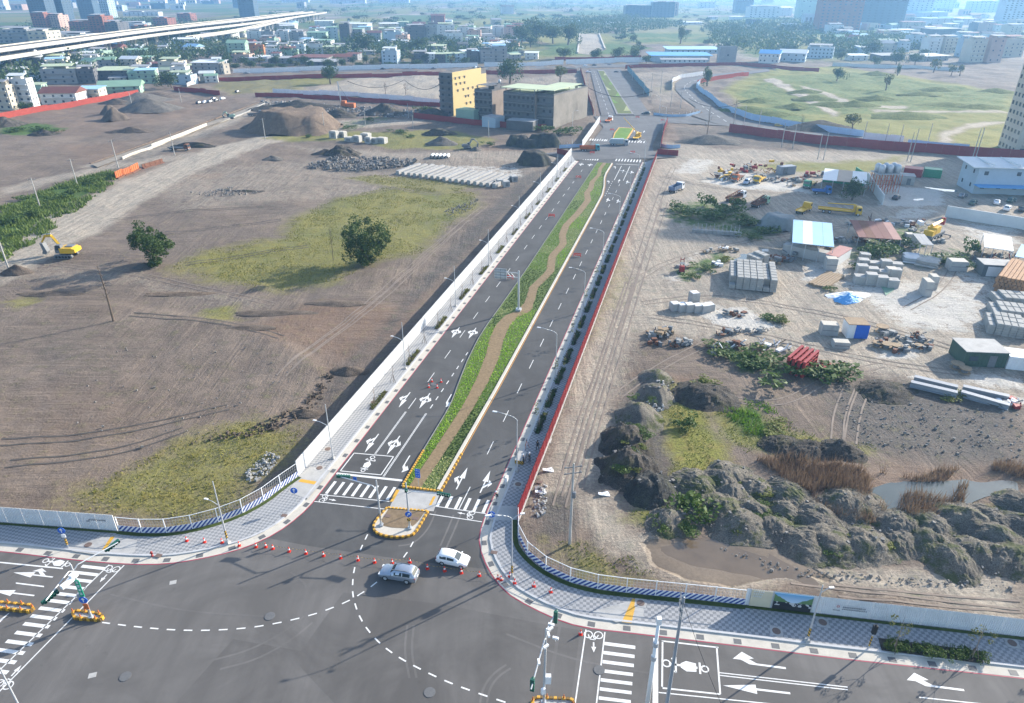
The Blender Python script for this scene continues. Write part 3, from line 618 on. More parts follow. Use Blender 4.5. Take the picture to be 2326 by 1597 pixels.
rbar('stop_line', 2.5, .1, 3.25, 9.0, .42); rbar('stop_line', 190.5, 14., 191, 22.4, .42)
for a in ((3.1, .35, 3.65, 5.85), (7.15, .35, 7.75, 5.85), (3.1, .35, 7.15, .35), (3.65, 5.85, 7.75, 5.85)): rbar('waiting_box_line', *a, .16)
for i in range(8): t = .75 + i * 1.12; rbar('zebra_stripe', -1.6 + t * .1, t, .9 + t * .1, t, .42)
for i in range(6): t = 15. + i * 1.15; rbar('zebra_stripe', -.35 + (t - 15) * .05, t, 1.75 + (t - 15) * .1, t, .42)
for i in range(8): t = .6 + i * .86; rbar('zebra_stripe', 194.5, t, 199., t, .5)
for i in range(9): t = 13.3 + i * 1.08; rbar('zebra_stripe', 195.3, t, 199.8, t, .5)
for i in range(7): t = .8 + i * 1.; rbar('zebra_stripe', 231, t - 2.5, 235, t - 2.5, .5, .03, M_WHITE, far_junction)
for i in range(6): t = 14.4 + i * 1.2; rbar('zebra_stripe', 231, t, 235, t, .5, .03, M_WHITE, far_junction)
rbar('bicycle_lane_line', -1.9, .1, -.95, 9.0, .13); rbar('bicycle_lane_line', -3.25, .05, -2.4, 9.1, .13)
rbar('bicycle_lane_line', -.4, 14.7, -.15, 21.2, .13); rbar('bicycle_lane_line', -1.9, 14.6, -1.65, 21.1, .13)
def ring(b, x, y, r, wd=.09, n=14):
 for i in range(n):
  a0, a1 = 2 * math.pi * i / n, 2 * math.pi * (i + 1) / n
  b.sheet([(x + r * math.cos(a0), y + r * math.sin(a0)), (x + (r + wd) * math.cos(a0), y + (r + wd) * math.sin(a0)), (x + (r + wd) * math.cos(a1), y + (r + wd) * math.sin(a1)), (x + r * math.cos(a1), y + r * math.sin(a1))], 0)
def ln(b, x0, y0, x1, y1, wd=.09, z=.001):
 d = Vector((x1 - x0, y1 - y0, 0)); n = Vector((-d.y, d.x, 0)).normalized() * wd / 2
 b.sheet([(x0 - n.x, y0 - n.y), (x1 - n.x, y1 - n.y), (x1 + n.x, y1 + n.y), (x0 + n.x, y0 + n.y)], z)
def bike(b):                          # bicycle and arrow pictogram
 ring(b, -.42, 0, .3); ring(b, .42, 0, .3); ln(b, -.42, 0, -.1, .5); ln(b, -.1, .5, .32, .45); ln(b, .32, .45, .42, 0); ln(b, -.1, .5, .05, 0); ln(b, .05, 0, .32, .45)
 ln(b, 0, .75, 0, 1.25, .12); b.sheet([(-.2, 1.2), (.2, 1.2), (0, 1.75)], .002)
def moto(b):                          # motorcycle pictogram: rider, handlebar, wheel
 ring(b, 0, 1.5, .26, .12); ln(b, -.75, .75, .75, .75, .14); ln(b, -.75, .75, -.5, 1.1, .14); ln(b, .75, .75, .5, 1.1, .14); ln(b, 0, -1., 0, 1.3, .2)
 b.sheet([(-.4, -.9), (.4, -.9), (.5, -.1), (.2, .35), (-.2, .35), (-.5, -.1)], .002); ln(b, -.55, -1.2, .55, -1.2, .16); ring(b, 0, -1.6, .22, .12)
M_bike = MB(); bike(M_bike); M_bike = M_bike.mesh('bicycle_pictogram', M_WHITE); M_moto = MB(); moto(M_moto); M_moto = M_moto.mesh('motorcycle_pictogram', M_WHITE)
def picto(me, px, py, rz, par, k=1.): p = G(px, py); link(me.name, me, par, (p.x, p.y, .009), rz, k)
picto(M_bike, 735, 1132, RROT - math.pi / 2, main_road, 1.1); picto(M_bike, 1070, 1170, RROT + math.pi / 2, main_road, 1.1)
picto(M_moto, 836, 1053, RROT, main_road, 1.05); picto(M_moto, 1556, 1513, R(80), cross_road, 1.25)
picto(M_bike, 255, 1292, R(170), cross_road, 1.25); picto(M_bike, 1348, 1442, R(175), cross_road, 1.3); picto(M_moto, 128, 1278, R(78), cross_road, 1.); picto(M_bike, 8, 1555, R(-10), cross_road, 1.3)
# turning guide lines of short dashes
def dashed(px, par, L=.95, gap=.95, wd=.16):
 P = resample(smooth(GP(px), 2), step=L / 6.); n = int(len(P)); k = 12; i = 0
 while i + 6 < n: bar('guide_dash', P[i], P[i + 6], wd, par, .008); i += k
dashed([(232, 1414), (318, 1425), (404, 1432), (494, 1432), (591, 1424), (705, 1399), (768, 1376), (808, 1357), (853, 1326), (918, 1269), (944, 1221)], cross_road)
dashed([(835, 1214), (815, 1256), (803, 1297), (800, 1338), (803, 1362), (818, 1407), (854, 1455), (899, 1490), (956, 1521), (1018, 1550), (1083, 1574), (1162, 1600)], cross_road)
# left arm of the cross road
zr = [(239, 1292), (222, 1306), (207, 1321), (194, 1338), (178, 1354), (162, 1370), (146, 1388), (128, 1406), (112, 1424), (94, 1444), (74, 1464), (55, 1484), (36, 1505), (18, 1528), (-6, 1552), (-30, 1578)]
cd = (G(70, 1283) - G(0, 1275)).normalized()                      # direction of the cross road there
for x, y in zr:
 p = G(x, y); bar('zebra_stripe', p, p - cd * 3.1, .45, cross_road)
bar('bicycle_lane_line', G(248, 1283), G(-40, 1560), .14, cross_road); bar('bicycle_lane_line', G(282, 1284), G(-40, 1610), .14, cross_road)
mkpx('lane_line', [(0, 1276), (143, 1290), (143, 1293), (0, 1279)], cross_road); mkpx('lane_line', [(36, 1323), (100, 1331), (100, 1334), (36, 1326)], cross_road); mkpx('lane_line', [(18, 1394), (22, 1392), (-4, 1418), (-6, 1412)], cross_road)
ld = math.atan2(cd.y, cd.x); arrow('sright', G(120, 1311), ld + math.pi / 2, cross_road, 1.); arrow('straight', G(78, 1353), ld + math.pi / 2, cross_road, 1.05)
# right arm
for i in range(9): y = 1458 + i * 20.6; x = 1373 - i * 2.1; mkpx('zebra_stripe', [(x, y), (x + 70 + i * .4, y + 9), (x + 70 + i * .4, y + 16.5), (x - .6, y + 7.5)], cross_road)
bar('bicycle_lane_line', G(1331, 1430), G(1306, 1600), .14, cross_road); bar('bicycle_lane_line', G(1374, 1436), G(1354, 1605), .14, cross_road)
mkpx('stop_line', [(1484, 1449), (1495, 1450), (1495, 1620), (1482, 1620)], cross_road)
for a, b in (((1503, 1456), (1632, 1471)), ((1505, 1456), (1504, 1560)), ((1505, 1563), (1636, 1577)), ((1628, 1470), (1636, 1577))): bar('waiting_box_line', G(*a), G(*b), .17, cross_road)
for dy in (0, 6): bar('double_white_line', G(1634, 1528 + dy), G(1926, 1561 + dy), .11, cross_road)
bar('lane_line', G(1496, 1573), G(1760, 1600), .12, cross_road); bar('lane_line', G(2088, 1584), G(2400, 1617), .12, cross_road)
rd = G(1920, 1561) - G(1634, 1528); ra = math.atan2(rd.y, rd.x) + math.pi / 2
for kd, x, y in (('sright', 1785, 1518), ('straight', 1795, 1575), ('sright', 2190, 1568)): arrow('right' if kd == 'sright' else kd, G(x, y), ra, cross_road, 1.25)
# far avenue and curved road lines
for t in (.25, .5, .72):
 for i in range(14):
  f0, f1 = i / 14., (i + .45) / 14.; a0, a1 = G(1342, 160), G(1367, 260); b0, b1 = G(1356, 160), G(1398, 260)
  if t == .5: bar('lane_dash', a1.lerp(a0, f0).lerp(b1.lerp(b0, f0), .5), a1.lerp(a0, f1).lerp(b1.lerp(b0, f1), .5), .18, far_road, .034)
P = resample(smooth(GP([(1650, 276), (1610, 252), (1575, 225), (1556, 205), (1553, 195), (1580, 180), (1700, 164)]), 2), step=6.)
for a, b in zip(P[:-1:2], P[1::2]): bar('centre_line', a, b, .25, curved_road, .036, M_WHITE)
# ------------------------------------------------------------------ planted median of the boulevard
ML = [(2.0, 9.3), (12, 9.2), (20.4, 9.1), (24, 8.8), (27.5, 8.3), (36, 7.25), (44, 6.65), (50, 6.55)] + [(s, 6.6 + .45 * min(1, (s - 50) / 30)) for s in range(58, 190, 8)] + [(191, 7.1)]
MR = [(2.4, 14.35), (20, 14.6)] + [(s, 14.7 + .004 * (s - 20)) for s in range(28, 140, 8)] + [(147, 15.15), (158, 14.3), (168, 13.), (175, 12.6), (190.5, 12.75)]
mls = resample([RS(*p) for p in ML], 90); mrs = resample([RS(*p) for p in MR], 90)
median = thing('planted_median', 'long planted median with zigzag bark path between the two carriageways', 'median', RS(2, 12))
median.location = (0, 0, 0)
k = MB(); kb = MB(); ky = MB()
inl, inr = offset(mls, .13), offset(mrs, -.28)
k.strip(up(mls, 0), up(mls, .2)); k.strip(up(mls, .2), up(inl, .2)); k.strip(up(inl, .2), up(inl, .1)); k.build('kerb', M_CONCD, median)  # dark concrete here stands in for the shadow line along the left kerb
k = MB(); k.strip(up(mrs, 0), up(mrs, .34)); k.strip(up(mrs, .34), up(offset(mrs, -.42), .34)); k.strip(up(offset(mrs, -.42), .34), up(offset(mrs, -.42), .1)); k.build('white_kerb', M_CREAM, median)
MB().strip(up(offset(mrs, .1), .008), up(offset(mrs, .26), .008)).build('orange_line', M_ORG, main_road)
def field(fr, L=None, Rr=None):       # a point of the median: s as share, t as share
 return None
def mpt(i, t, z=.16): a, b = mls[i], mrs[i]; p = a.lerp(b, t); return Vector((p.x, p.y, z))
mb = MB(); mb.strip(up(inl, .15), up(inr, .15)); soil = mb.build('soil', mat('green_tint_soil', (.10, .14, .035), .95, .3, 1.5), median)  # soil coloured green to offset the shade between the blades
# the bark path weaves; to its sides beds of four kinds of ground cover
PATH = [(2, .36), (8, .42), (20, .5), (30, .55), (38, .52), (44, .42), (50, .36), (55, .42), (58, .66), (64, .62), (70, .52), (80, .7), (90, .5), (99, .62), (106, .42), (114, .35), (126, .5), (140, .58), (148, .38), (154, .45), (162, .38), (172, .6), (182, .45), (190, .5)]
def pathT(s):
 for (a, x), (b, y) in zip(PATH[:-1], PATH[1:]):
  if a <= s <= b: return x + (y - x) * (s - a) / (b - a)
 return PATH[-1][1]
M_BARKCHIP = mat('bark_mulch', (.225, .16, .09), .95, .35, 2.5, .5)
pl, pr = [], []
for i in range(90):
 s = 2 + 189 * i / 89.; t = pathT(s); hw = .155 - .04 * (s > 60); pl.append(mpt(i, max(t - hw, .06), .19)); pr.append(mpt(i, min(t + hw, .93), .19))
MB().strip(pl, pr).build('bark_path', M_BARKCHIP, median)
GC = {'bright': leafmat('groundcover_bright', (.26, .45, .035), (.38, .56, .06)), 'dark': leafmat('groundcover_dark', (.05, .085, .03), (.085, .125, .04)), 'mid': leafmat('groundcover_mid', (.15, .27, .035), (.22, .35, .05)), 'pale': leafmat('groundcover_pale', (.38, .40, .17), (.5, .5, .25))}
BEDL = [(2, 'bright'), (40, 'bright'), (50, 'dark'), (54, 'pale'), (58, 'dark'), (68, 'dark'), (80, 'mid'), (92, 'pale'), (97, 'mid'), (104, 'mid'), (130, 'dark'), (139, 'pale'), (158, 'mid'), (174, 'bright'), (191, 'x')]
BEDR = [(2, 'pale'), (9, 'dark'), (22, 'mid'), (30, 'bright'), (56, 'bright'), (59, 'dark'), (78, 'dark'), (84, 'bright'), (96, 'pale'), (112, 'bright'), (122, 'pale'), (133, 'mid'), (146, 'bright'), (157, 'pale'), (164, 'bright'), (170, 'dark'), (176, 'mid'), (191, 'x')]
def bedkind(tab, s):
 r = tab[0][1]
 for a, k_ in tab:
  if s >= a: r = k_
 return r
tuft = {k_: ([], []) for k_ in GC}
def addtuft(dst, p, r, h, n):
 V, Fc = dst
 for _ in range(n):
  a = random.random() * 6.283; q = random.random() ** .5 * r; c = Vector((p.x + q * math.cos(a), p.y + q * math.sin(a), p.z)); b = random.random() * 6.283; wv = random.uniform(.07, .13)
  d = Vector((math.cos(b), math.sin(b), 0)); u = Vector((random.uniform(-1.3, 1.3), random.uniform(-1.3, 1.3), 1)).normalized() * h * random.uniform(.6, 1.2); o = len(V)
  V.extend([tuple(c - d * wv), tuple(c + d * wv), tuple(c + u + d * wv * .4), tuple(c + u - d * wv * .4)]); Fc.append((o, o + 1, o + 2, o + 3))
for i in range(89):
 s = 2 + 189 * i / 89.; L = (mls[i] - mrs[i]).length; st = max(.30, .30 + s * .0022)
 for side in (0, 1):
  a_, b_ = (.06, max(pathT(s) - .155 + .04 * (s > 60), .07)) if side == 0 else (min(pathT(s) + .155 - .04 * (s > 60), .92), .92)
  A0, A1 = mpt(i, a_), mpt(i + 1, a_); wdt = (b_ - a_) * L; ln_ = (A1 - A0).length
  for u in range(max(1, int(ln_ / st))):
   for q in range(max(1, int(wdt / st))):
    f = (u + random.random()) / max(1, int(ln_ / st)); t = a_ + (b_ - a_) * (q + random.random()) / max(1, int(wdt / st))
    kd = bedkind(BEDL if side == 0 else BEDR, s + 2 * f + random.uniform(-1, 1) * .7); kd = kd if kd in GC else 'mid'
    p = mpt(i, t).lerp(mpt(min(i + 1, 89), t), f); p.z = .15; addtuft(tuft[kd], p, .22, .15, 4)
for kd, (V, Fc) in tuft.items():
 b = MB(); b.v = V; b.f = Fc; b.m = [0] * len(Fc); stuff(b.build('ground_cover_' + kd, GC[kd], median, fixn=False))
# yellow hazard kerb blocks at the near end, one by one
yb = cached('kerb_block', lambda b: b.box((0, 0, .14), (.36, .28, .28), taper=.9), M_YEL); yk = cached('kerb_block_black', lambda b: b.box((0, 0, .13), (.34, .27, .26), taper=.9), mat('kerb_block_brown', (.2, .12, .03), .7, .2, 3.))
def blocks(P, par, step=.44, alt=True):
 Q = resample(P, step=step)
 for i in range(len(Q) - 1):
  d = Q[i + 1] - Q[i]; link('kerb_block', yk if (alt and i % 2) else yb, par, (Q[i] + d / 2), math.atan2(d.y, d.x))
blocks([RS(2.3, 14.55), RS(10.6, 14.62)], median); blocks([RS(2.0, 9.45), RS(2.3, 14.4)], median, .5, False); blocks([RS(10, 9.35), RS(2.2, 9.45)], median, .5, False)
# crossing slab and the small island in front
slab([(886, 1150), (905, 1110), (1000, 1117), (985, 1162), (880, 1155)], .03, main_road, M_CONC, 'crossing_slab'); slab([(900, 1113), (908, 1113), (893, 1140), (886, 1140)], .04, main_road, M_YEL, 'tactile_strip'); slab([(984, 1128), (990, 1128), (980, 1148), (974, 1148)], .04, main_road, M_YEL, 'tactile_strip')
island = thing('traffic_island', 'small island with bare soil and yellow kerb blocks between crossing and junction', 'traffic island')
IS = smooth(GP([(880, 1155), (850, 1188), (848, 1205), (862, 1216), (890, 1222), (925, 1221), (942, 1214), (957, 1190), (972, 1163)]), 1)
MB().prism(IS, 0, .16).build('island_base', M_CREAM, island); MB().sheet([q for q in smooth(GP([(884, 1157), (862, 1190), (878, 1200), (930, 1203), (948, 1190), (966, 1164)]), 1)], .18).build('island_soil', mat('island_soil', (.20, .145, .09), .95, .3, 2., .4), island)
blocks(IS, island, .36); blocks([IS[-1], IS[0]], island, .5, False)
for px, py in ((880, 1174), (944, 1180)): p = G(px, py); link('handhole_cover', hc, island, (p.x, p.y, .2), RROT)
# far medians
fm = thing('far_median', 'planted median with zigzag green beds on the far avenue', 'median'); MB().prism(GP([(1357, 160), (1372, 160), (1440, 261), (1400, 261)]), .02, .3).build('kerb', M_CONCD, fm)
MB().sheet(GP([(1359, 162), (1371, 162), (1435, 259), (1404, 259)]), .33).build('planting', leafmat('far_bed', (.13, .17, .04), (.2, .21, .06)), fm)
for i in range(7):
 a, b = .04 + i * .135, .13 + i * .135; l0, l1, r0, r1 = G(1404, 259), G(1359, 162), G(1435, 259), G(1371, 162)
 A, B, C, D = l0.lerp(l1, a), l0.lerp(l1, b), r0.lerp(r1, b), r0.lerp(r1, a)
 MB().sheet([A, B, A.lerp(D, .45)] if i % 2 else [D, C, D.lerp(A, .5)], .36 + .003 * i).build('bed', GC['mid' if i % 3 else 'pale'], fm)
nm_ = thing('short_median', 'short planted median with blue sign in the far junction', 'median'); MB().prism([RS(234, 7.2), RS(234, 13.2), RS(263, 13.6), RS(263, 6.6), RS(250, 6.2)], .02, .32).build('kerb', M_YEL, nm_)
MB().sheet([RS(234.6, 7.6), RS(234.6, 12.7), RS(262, 13.), RS(262, 7.1), RS(250, 6.8)], .35).build('planting', GC['mid'], nm_)
# ------------------------------------------------------------------ fences
def corr(b, n=12, d=.035):
 for i in range(n):
  x0, x1, x2, x3 = i / n, (i + .45) / n, (i + .55) / n, (i + .95) / n
  pts = [(x0, d), (x1, d), (x2, -d), (x3, -d), ((i + 1) / n, d)]
  for (xa, ya), (xb, yb) in zip(pts[:-1], pts[1:]): b.add([(xa, ya, 0), (xb, yb, 0), (xb, yb, 1), (xa, ya, 1)], [(0, 1, 2, 3)])
def plainp(b): b.box((.5, 0, .5), (1, .05, 1))
def wire(b):
 for i in range(1, 9): b.tube((i / 9, 0, 0), (i / 9, 0, 1), .005, n=3, cap=False)
 for j in range(0, 4): b.box((.5, 0, (j + .02) / 3.05), (1, .01, .008))
def run(name, label, P, h, m, step, kind='corr', post=None, posth=None, base=None, group=None, z=None, cat='fence', closed_top=False, psize=.1, zb=0.):
 P = [Vector(p) for p in P]; Q = resample(P, step=step)
 if z is None: zs = [gz(p) for p in Q]
 else: zs = [z] * len(Q)
 r = thing(name, label, cat, (Q[0].x, Q[0].y, zs[0]), 0, group); o = r.location.copy()
 fn = {'corr': corr, 'plain': plainp, 'wire': wire}[kind]
 me_ = cached('panel_%s_%s' % (kind, m.name), fn, m)
 for i in range(len(Q) - 1):
  a, b = Q[i], Q[i + 1]; d = b - a; d.z = 0; L = d.length; rz = math.atan2(d.y, d.x); zz = min(zs[i], zs[i + 1]) - .05
  link('panel', me_, r, Vector((a.x, a.y, zz + zb)) - o, rz, (L * .995, 1, h - zb))
  if post: link('post', cached('post_' + post.name, lambda b_: b_.box((0, 0, .5), (1, 1, 1)), post), r, Vector((a.x, a.y, zz)) - o, rz, (psize, psize, posth or h + .06))
  if base: link('base_block', cached('fbase', lambda b_: b_.box((.5, 0, .5), (1, 1, 1)), M_CONC), r, Vector((a.x, a.y, zz)) - o, rz, (L * .998, .36, base))
 return r
run('white_hoarding', 'long white corrugated hoarding along the left pavement of the boulevard', [RS(.6, -4.35)] + [RS(s, -4.3) for s in range(20, 200, 20)] + [RS(202, -4.3)], 2.7, M_FWHITE, 2.9, z=.15, post=M_STEEL, psize=.05)
run('red_hoarding', 'dark red ribbed hoarding on concrete footing along the right pavement', [RS(-.4, 25.2)] + [RS(s, 25.3 + .0098 * s) for s in range(20, 204, 20)] + [RS(205, 27.3)], 2.5, M_FRED, 2.1, z=.12, post=M_FRED, psize=.16, base=.3)
def striped(name, lab, P, z):
 Q = resample(P, step=3.2); r = thing(name, lab, 'fence', (Q[0].x, Q[0].y, z)); o = r.location.copy()
 fine = resample(P, step=.8); acc = 0.
 # the striped sheet is one continuous band; its stripes run on from panel to panel
 for i in range(len(Q) - 1):
  d = Q[i + 1] - Q[i]; L = d.length; rz = math.atan2(d.y, d.x)
  b = MB(); b.box((L / 2, 0, .42), (L, .06, .84)); link('striped_panel', b.mesh('striped_panel', M_STRIPE), r, Q[i] - o + Vector((0, 0, z)) - Vector((0, 0, 0)) * 0, rz).location.z = 0
  link('mesh_panel', cached('wire_panel', wire, M_STEEL), r, Vector((Q[i].x - o.x, Q[i].y - o.y, .84)), rz, (L, 1, 1.35))
  link('post', cached('wpost', lambda b_: b_.box((0, 0, .5), (.11, .11, 1)), M_WHITEP), r, Vector((Q[i].x - o.x, Q[i].y - o.y, 0)), rz, (1, 1, 2.25))
  link('top_rail', cached('wrail', lambda b_: b_.box((.5, 0, 0), (1, .06, .06)), M_WHITEP), r, Vector((Q[i].x - o.x, Q[i].y - o.y, 2.2)), rz, (L, 1, 1))
 return r
striped('striped_mesh_fence', 'curved fence of blue and white stripes with wire mesh at the left corner', LFEN, .15)
striped('striped_mesh_fence', 'curved fence of blue and white stripes with wire mesh at the right corner', RFEN, .15)
run('street_hoarding', 'pale corrugated hoarding at the left edge beside the cross road', GP([(-300, 1163), (0, 1187), (268, 1207)]), 2.6, M_FWHITE, 2.6, z=.15)
hr = run('street_hoarding', 'pale corrugated hoarding with painted picture panel along the lower right pavement', GP([(1690, 1375), (2326, 1448), (2640, 1486)]), 2.55, M_FWHITE, 2.6, z=.15)
# printed boards on that hoarding: beige notice, picture, lettering
def board(name, pxa, pxb, z0, z1, m, par, off=.06, lab=None):
 a, b = G(*pxa), G(*pxb); d = b - a; L = d.length; rz = math.atan2(d.y, d.x); n = Vector((d.y, -d.x, 0)).normalized() * off
 bb = MB().box((L / 2, 0, (z0 + z1) / 2), (L, .03, z1 - z0)); o = link(name, bb.mesh(name, m), par, a + n - par.location + Vector((0, 0, .15 - .15)), rz)
 o.location.z = 0
 if lab: o['label'] = lab
 return o, a, rz, L
board('beige_notice', (1700, 1377.5), (1747, 1383), .1, 2.5, mat('notice_beige', (.62, .55, .40), .5, .06, 1.), hr)
def picmat():
 m, nt, b = newmat('hoarding_picture'); v = ocoord(nt); sp = nd(nt, 'SeparateXYZ'); nt.links.new(v, sp.inputs[0])
 z = sp.outputs[2]; x = sp.outputs[0]; n1 = noise(nt, v, 2.2, 4)
 trees = mth(nt, 'GREATER_THAN', mth(nt, 'ADD', mth(nt, 'MULTIPLY', mth(nt, 'ABSOLUTE', mth(nt, 'SUBTRACT', x, 2.1)), .55), mth(nt, 'MULTIPLY', n1, .5)), mth(nt, 'MULTIPLY', mth(nt, 'SUBTRACT', z, .7), .85))
 c = mixc(nt, ramp(nt, z, 1., 2.4), (.62, .72, .82), (.16, .38, .62)); c = mixc(nt, trees, c, (.12, .22, .09))
 c = mixc(nt, mth(nt, 'LESS_THAN', z, 1.25), c, mixc(nt, mth(nt, 'GREATER_THAN', noise(nt, v, 1.6, 2), .52), (.02, .02, .03), (.55, .55, .55)))
 c = mixc(nt, mth(nt, 'LESS_THAN', z, .7), c, (.03, .03, .035)); nt.links.new(c, b.inputs['Base Color']); setin(b, Roughness=.5); return m
board('picture_panel', (1752, 1384), (1838, 1394), .1, 2.5, picmat(), hr)
M_INK = mat('dark_ink', (.05, .06, .09), .6, .1, 1.); M_INKP = mat('pale_ink', (.75, .75, .72), .6, .05, 1.)
def glyphs(par, pxa, pxb, z0, z1, n, m, off=.1, seed=1):      # a line of small blocky characters, too small to read in the photo
 rr = random.Random(seed); a, b = G(*pxa), G(*pxb); d = b - a; L = d.length; rz = math.atan2(d.y, d.x); nn = Vector((d.y, -d.x, 0)).normalized() * off
 bb = MB(); cw = L / n
 for i in range(n):
  x = (i + .5) * cw; h = z1 - z0
  for k_ in range(3): bb.box((x, 0, z0 + h * (.15 + .35 * k_)), (cw * rr.uniform(.5, .8), .02, h * .14))
  bb.box((x + rr.uniform(-.15, .15) * cw, -.003, (z0 + z1) / 2), (cw * .14, .02, h))
 o = link('lettering', bb.mesh('lettering', m), par, a + nn - par.location, rz); o.location.z = 0
for j in range(3): glyphs(hr, (1704, 1378), (1704 + 24 - j * 2, 1380.6), 2.25 - j * .36, 2.48 - j * .36, 5, M_INKP, .1, j)
glyphs(hr, (1906, 1402), (1958, 1408), 1.42, 1.6, 13, M_INK, .09, 5); glyphs(hr, (1906, 1402), (1962, 1408.5), 1.12, 1.28, 15, M_INK, .09, 6); glyphs(hr, (1886, 1400), (1902, 1402), .92, 1.06, 5, M_INK, .09, 7)
_p = G(1896, 1400.5); _e = MB(); ring(_e, 0, 0, .1, .07, 10); _eo = link('emblem', _e.mesh('emblem', mat('emblem_red', (.5, .08, .1), .6, .1, 1.)), hr, _p + Vector((-.02, -.12, 0)) - hr.location, (math.pi / 2, 0, R(-7))); _eo.location.z = 1.55
hl = [o for o in bpy.data.objects if o.get('label', '').startswith('pale corrugated hoarding at the left edge')][0]
glyphs(hl, (210, 1203.0), (250, 1206), 1.5, 1.68, 9, M_INK, .09, 8); glyphs(hl, (203, 1202.4), (212, 1203), 1.25, 1.4, 4, M_INK, .09, 9)
# low grass verges between hoarding and paving
M_VERGE = leafmat('verge_grass', (.05, .08, .02), (.09, .12, .03))
MB().strip(up(GP([(1690, 1377), (2326, 1450), (2640, 1488)]), .175), up(GP([(1690, 1383), (2326, 1457), (2640, 1496)]), .175)).build('grass_verge', M_VERGE, RP)
MB().strip(up(offset(RFEN, .12), .175), up(offset(RFEN, .75), .175)).build('grass_verge', M_VERGE, RP); MB().strip(up(offset(LFEN, .12), .175), up(offset(LFEN, .7), .175)).build('grass_verge', M_VERGE, LP)
MB().strip(up(GP([(-300, 1166), (0, 1189), (268, 1209)]), .175), up(GP([(-300, 1171), (0, 1194), (268, 1214)]), .175)).build('grass_verge', M_VERGE, LP)
# ------------------------------------------------------------------ traffic cones, barricades
def cone_parts(r, k=1.):
 link('base_plate', cached('cone_base', lambda b: b.box((0, 0, .02), (.4, .4, .04)), M_CONE), r, None, None, k)
 link('cone_body', cached('cone_body', lambda b: b.lathe([(.16, .04), (.1, .4), (.045, .74), (.03, .76)], n=12), M_CONE, True), r, None, None, k)
 link('white_band', cached('cone_band', lambda b: b.lathe([(.128, .3), (.09, .5)], n=12), M_SIGNW, True), r, None, None, k)
CONES = [(425, 1231), (465, 1234), (505, 1235), (544, 1242), (582, 1243), (604, 1243), (620, 1247), (657, 1253), (695, 1258), (735, 1263), (774, 1268), (813, 1273), (851, 1278), (891, 1280), (931, 1278), (971, 1292), (1010, 1297), (1048, 1302), (1089, 1308), (1131, 1315), (1138, 1318), (1158, 1312), (1169, 1327), (1213, 1334), (1251, 1347)]
for i, (x, y) in enumerate(CONES):
 p = G(x, y); onp = i < 4 or i > 20; p.z = .15 if onp else 0
 cone_parts(thing('traffic_cone', 'orange-red traffic cone, %s from the left in the line across the junction' % ordw(i), 'cone', p, random.random() * .4, 'cones across the road mouth'))
for i, (x, y, w_) in enumerate([(981, 867, 'far left'), (1002, 868, 'far right'), (974, 880, 'near left'), (993, 881, 'near right')]):
 cone_parts(thing('traffic_cone', 'orange-red traffic cone at the %s of the four around the manhole' % w_, 'cone', G(x, y), 0, 'cones around the manhole'))
cone_parts(thing('traffic_cone', 'single orange-red traffic cone beside the bicycle mark at lower right', 'cone', G(1319, 1441), 0))
# plastic link chain/rope between the cones
rope = thing('cone_rope', 'thin black and yellow rope strung between the cones', 'rope', G(604, 1243)); b = MB()
for (x0, y0), (x1, y1) in zip(CONES[4:19], CONES[5:20]):
 a, c = G(x0, y0), G(x1, y1); a.z = c.z = .68; mth_ = (a + c) / 2; mth_.z = .5; b.path([a - rope.location, mth_ - rope.location, c - rope.location], .015, 3)
b.build('rope_strand', M_YBLK, rope)
def barricade(px, py, lab, rz=RROT, L=1.8):
 p = G(px, py); r = thing('road_barricade', lab, 'barricade', p, rz, 'red barricades on the new road')
 for s in (-1, 1):
  for t in (-1, 1): link('leg', cached('barr_leg', lambda b: b.tube((0, -.28, 0), (0, 0, 1.), .04, n=4), M_CONE), r, (s * L / 2, 0, 0), 0 if t < 0 else math.pi)
 for z in (.45, .85): link('board', cached('barr_board', lambda b: b.box((0, 0, 0), (1.9, .05, .22)), M_CONE), r, (0, 0, z))
 return r
for x, y, lab in ((1157, 634, 'red barricade on the left carriageway below the median sign'), (1253, 493, 'red barricade on the left carriageway halfway along the median'), (1314, 405, 'red barricade on the left carriageway near its far end'), (1311, 583, 'red barricade on the right carriageway halfway along the median'), (1345, 349, 'red barricade in the far junction behind the dump truck'), (1437, 348, 'red barricade in the far junction right of the median end'), (1360, 278, 'left red barricade at the second far junction'), (1448, 268, 'red barricade in front of the far avenue median'), (1505, 275, 'right red barricade at the second far junction'), (1390, 297, 'red barricade beside the short median')):
 barricade(x, y, lab)
# red fire hydrant
r = thing('fire_hydrant', 'small red fire hydrant on the left corner pavement', 'hydrant', G(346, 1263, .15))
link('barrel', cached('hyd', lambda b: b.lathe([(.16, 0), (.16, .06), (.1, .08), (.1, .55), (.15, .57), (.15, .62), (.1, .72), (.03, .78)], n=12), M_REDP, True), r)
for s in (-1, 1): link('outlet', cached('hydo', lambda b: b.tube((0, 0, .45), (.2, 0, .45), .06, n=8), M_REDP), r, None, 0 if s > 0 else math.pi)
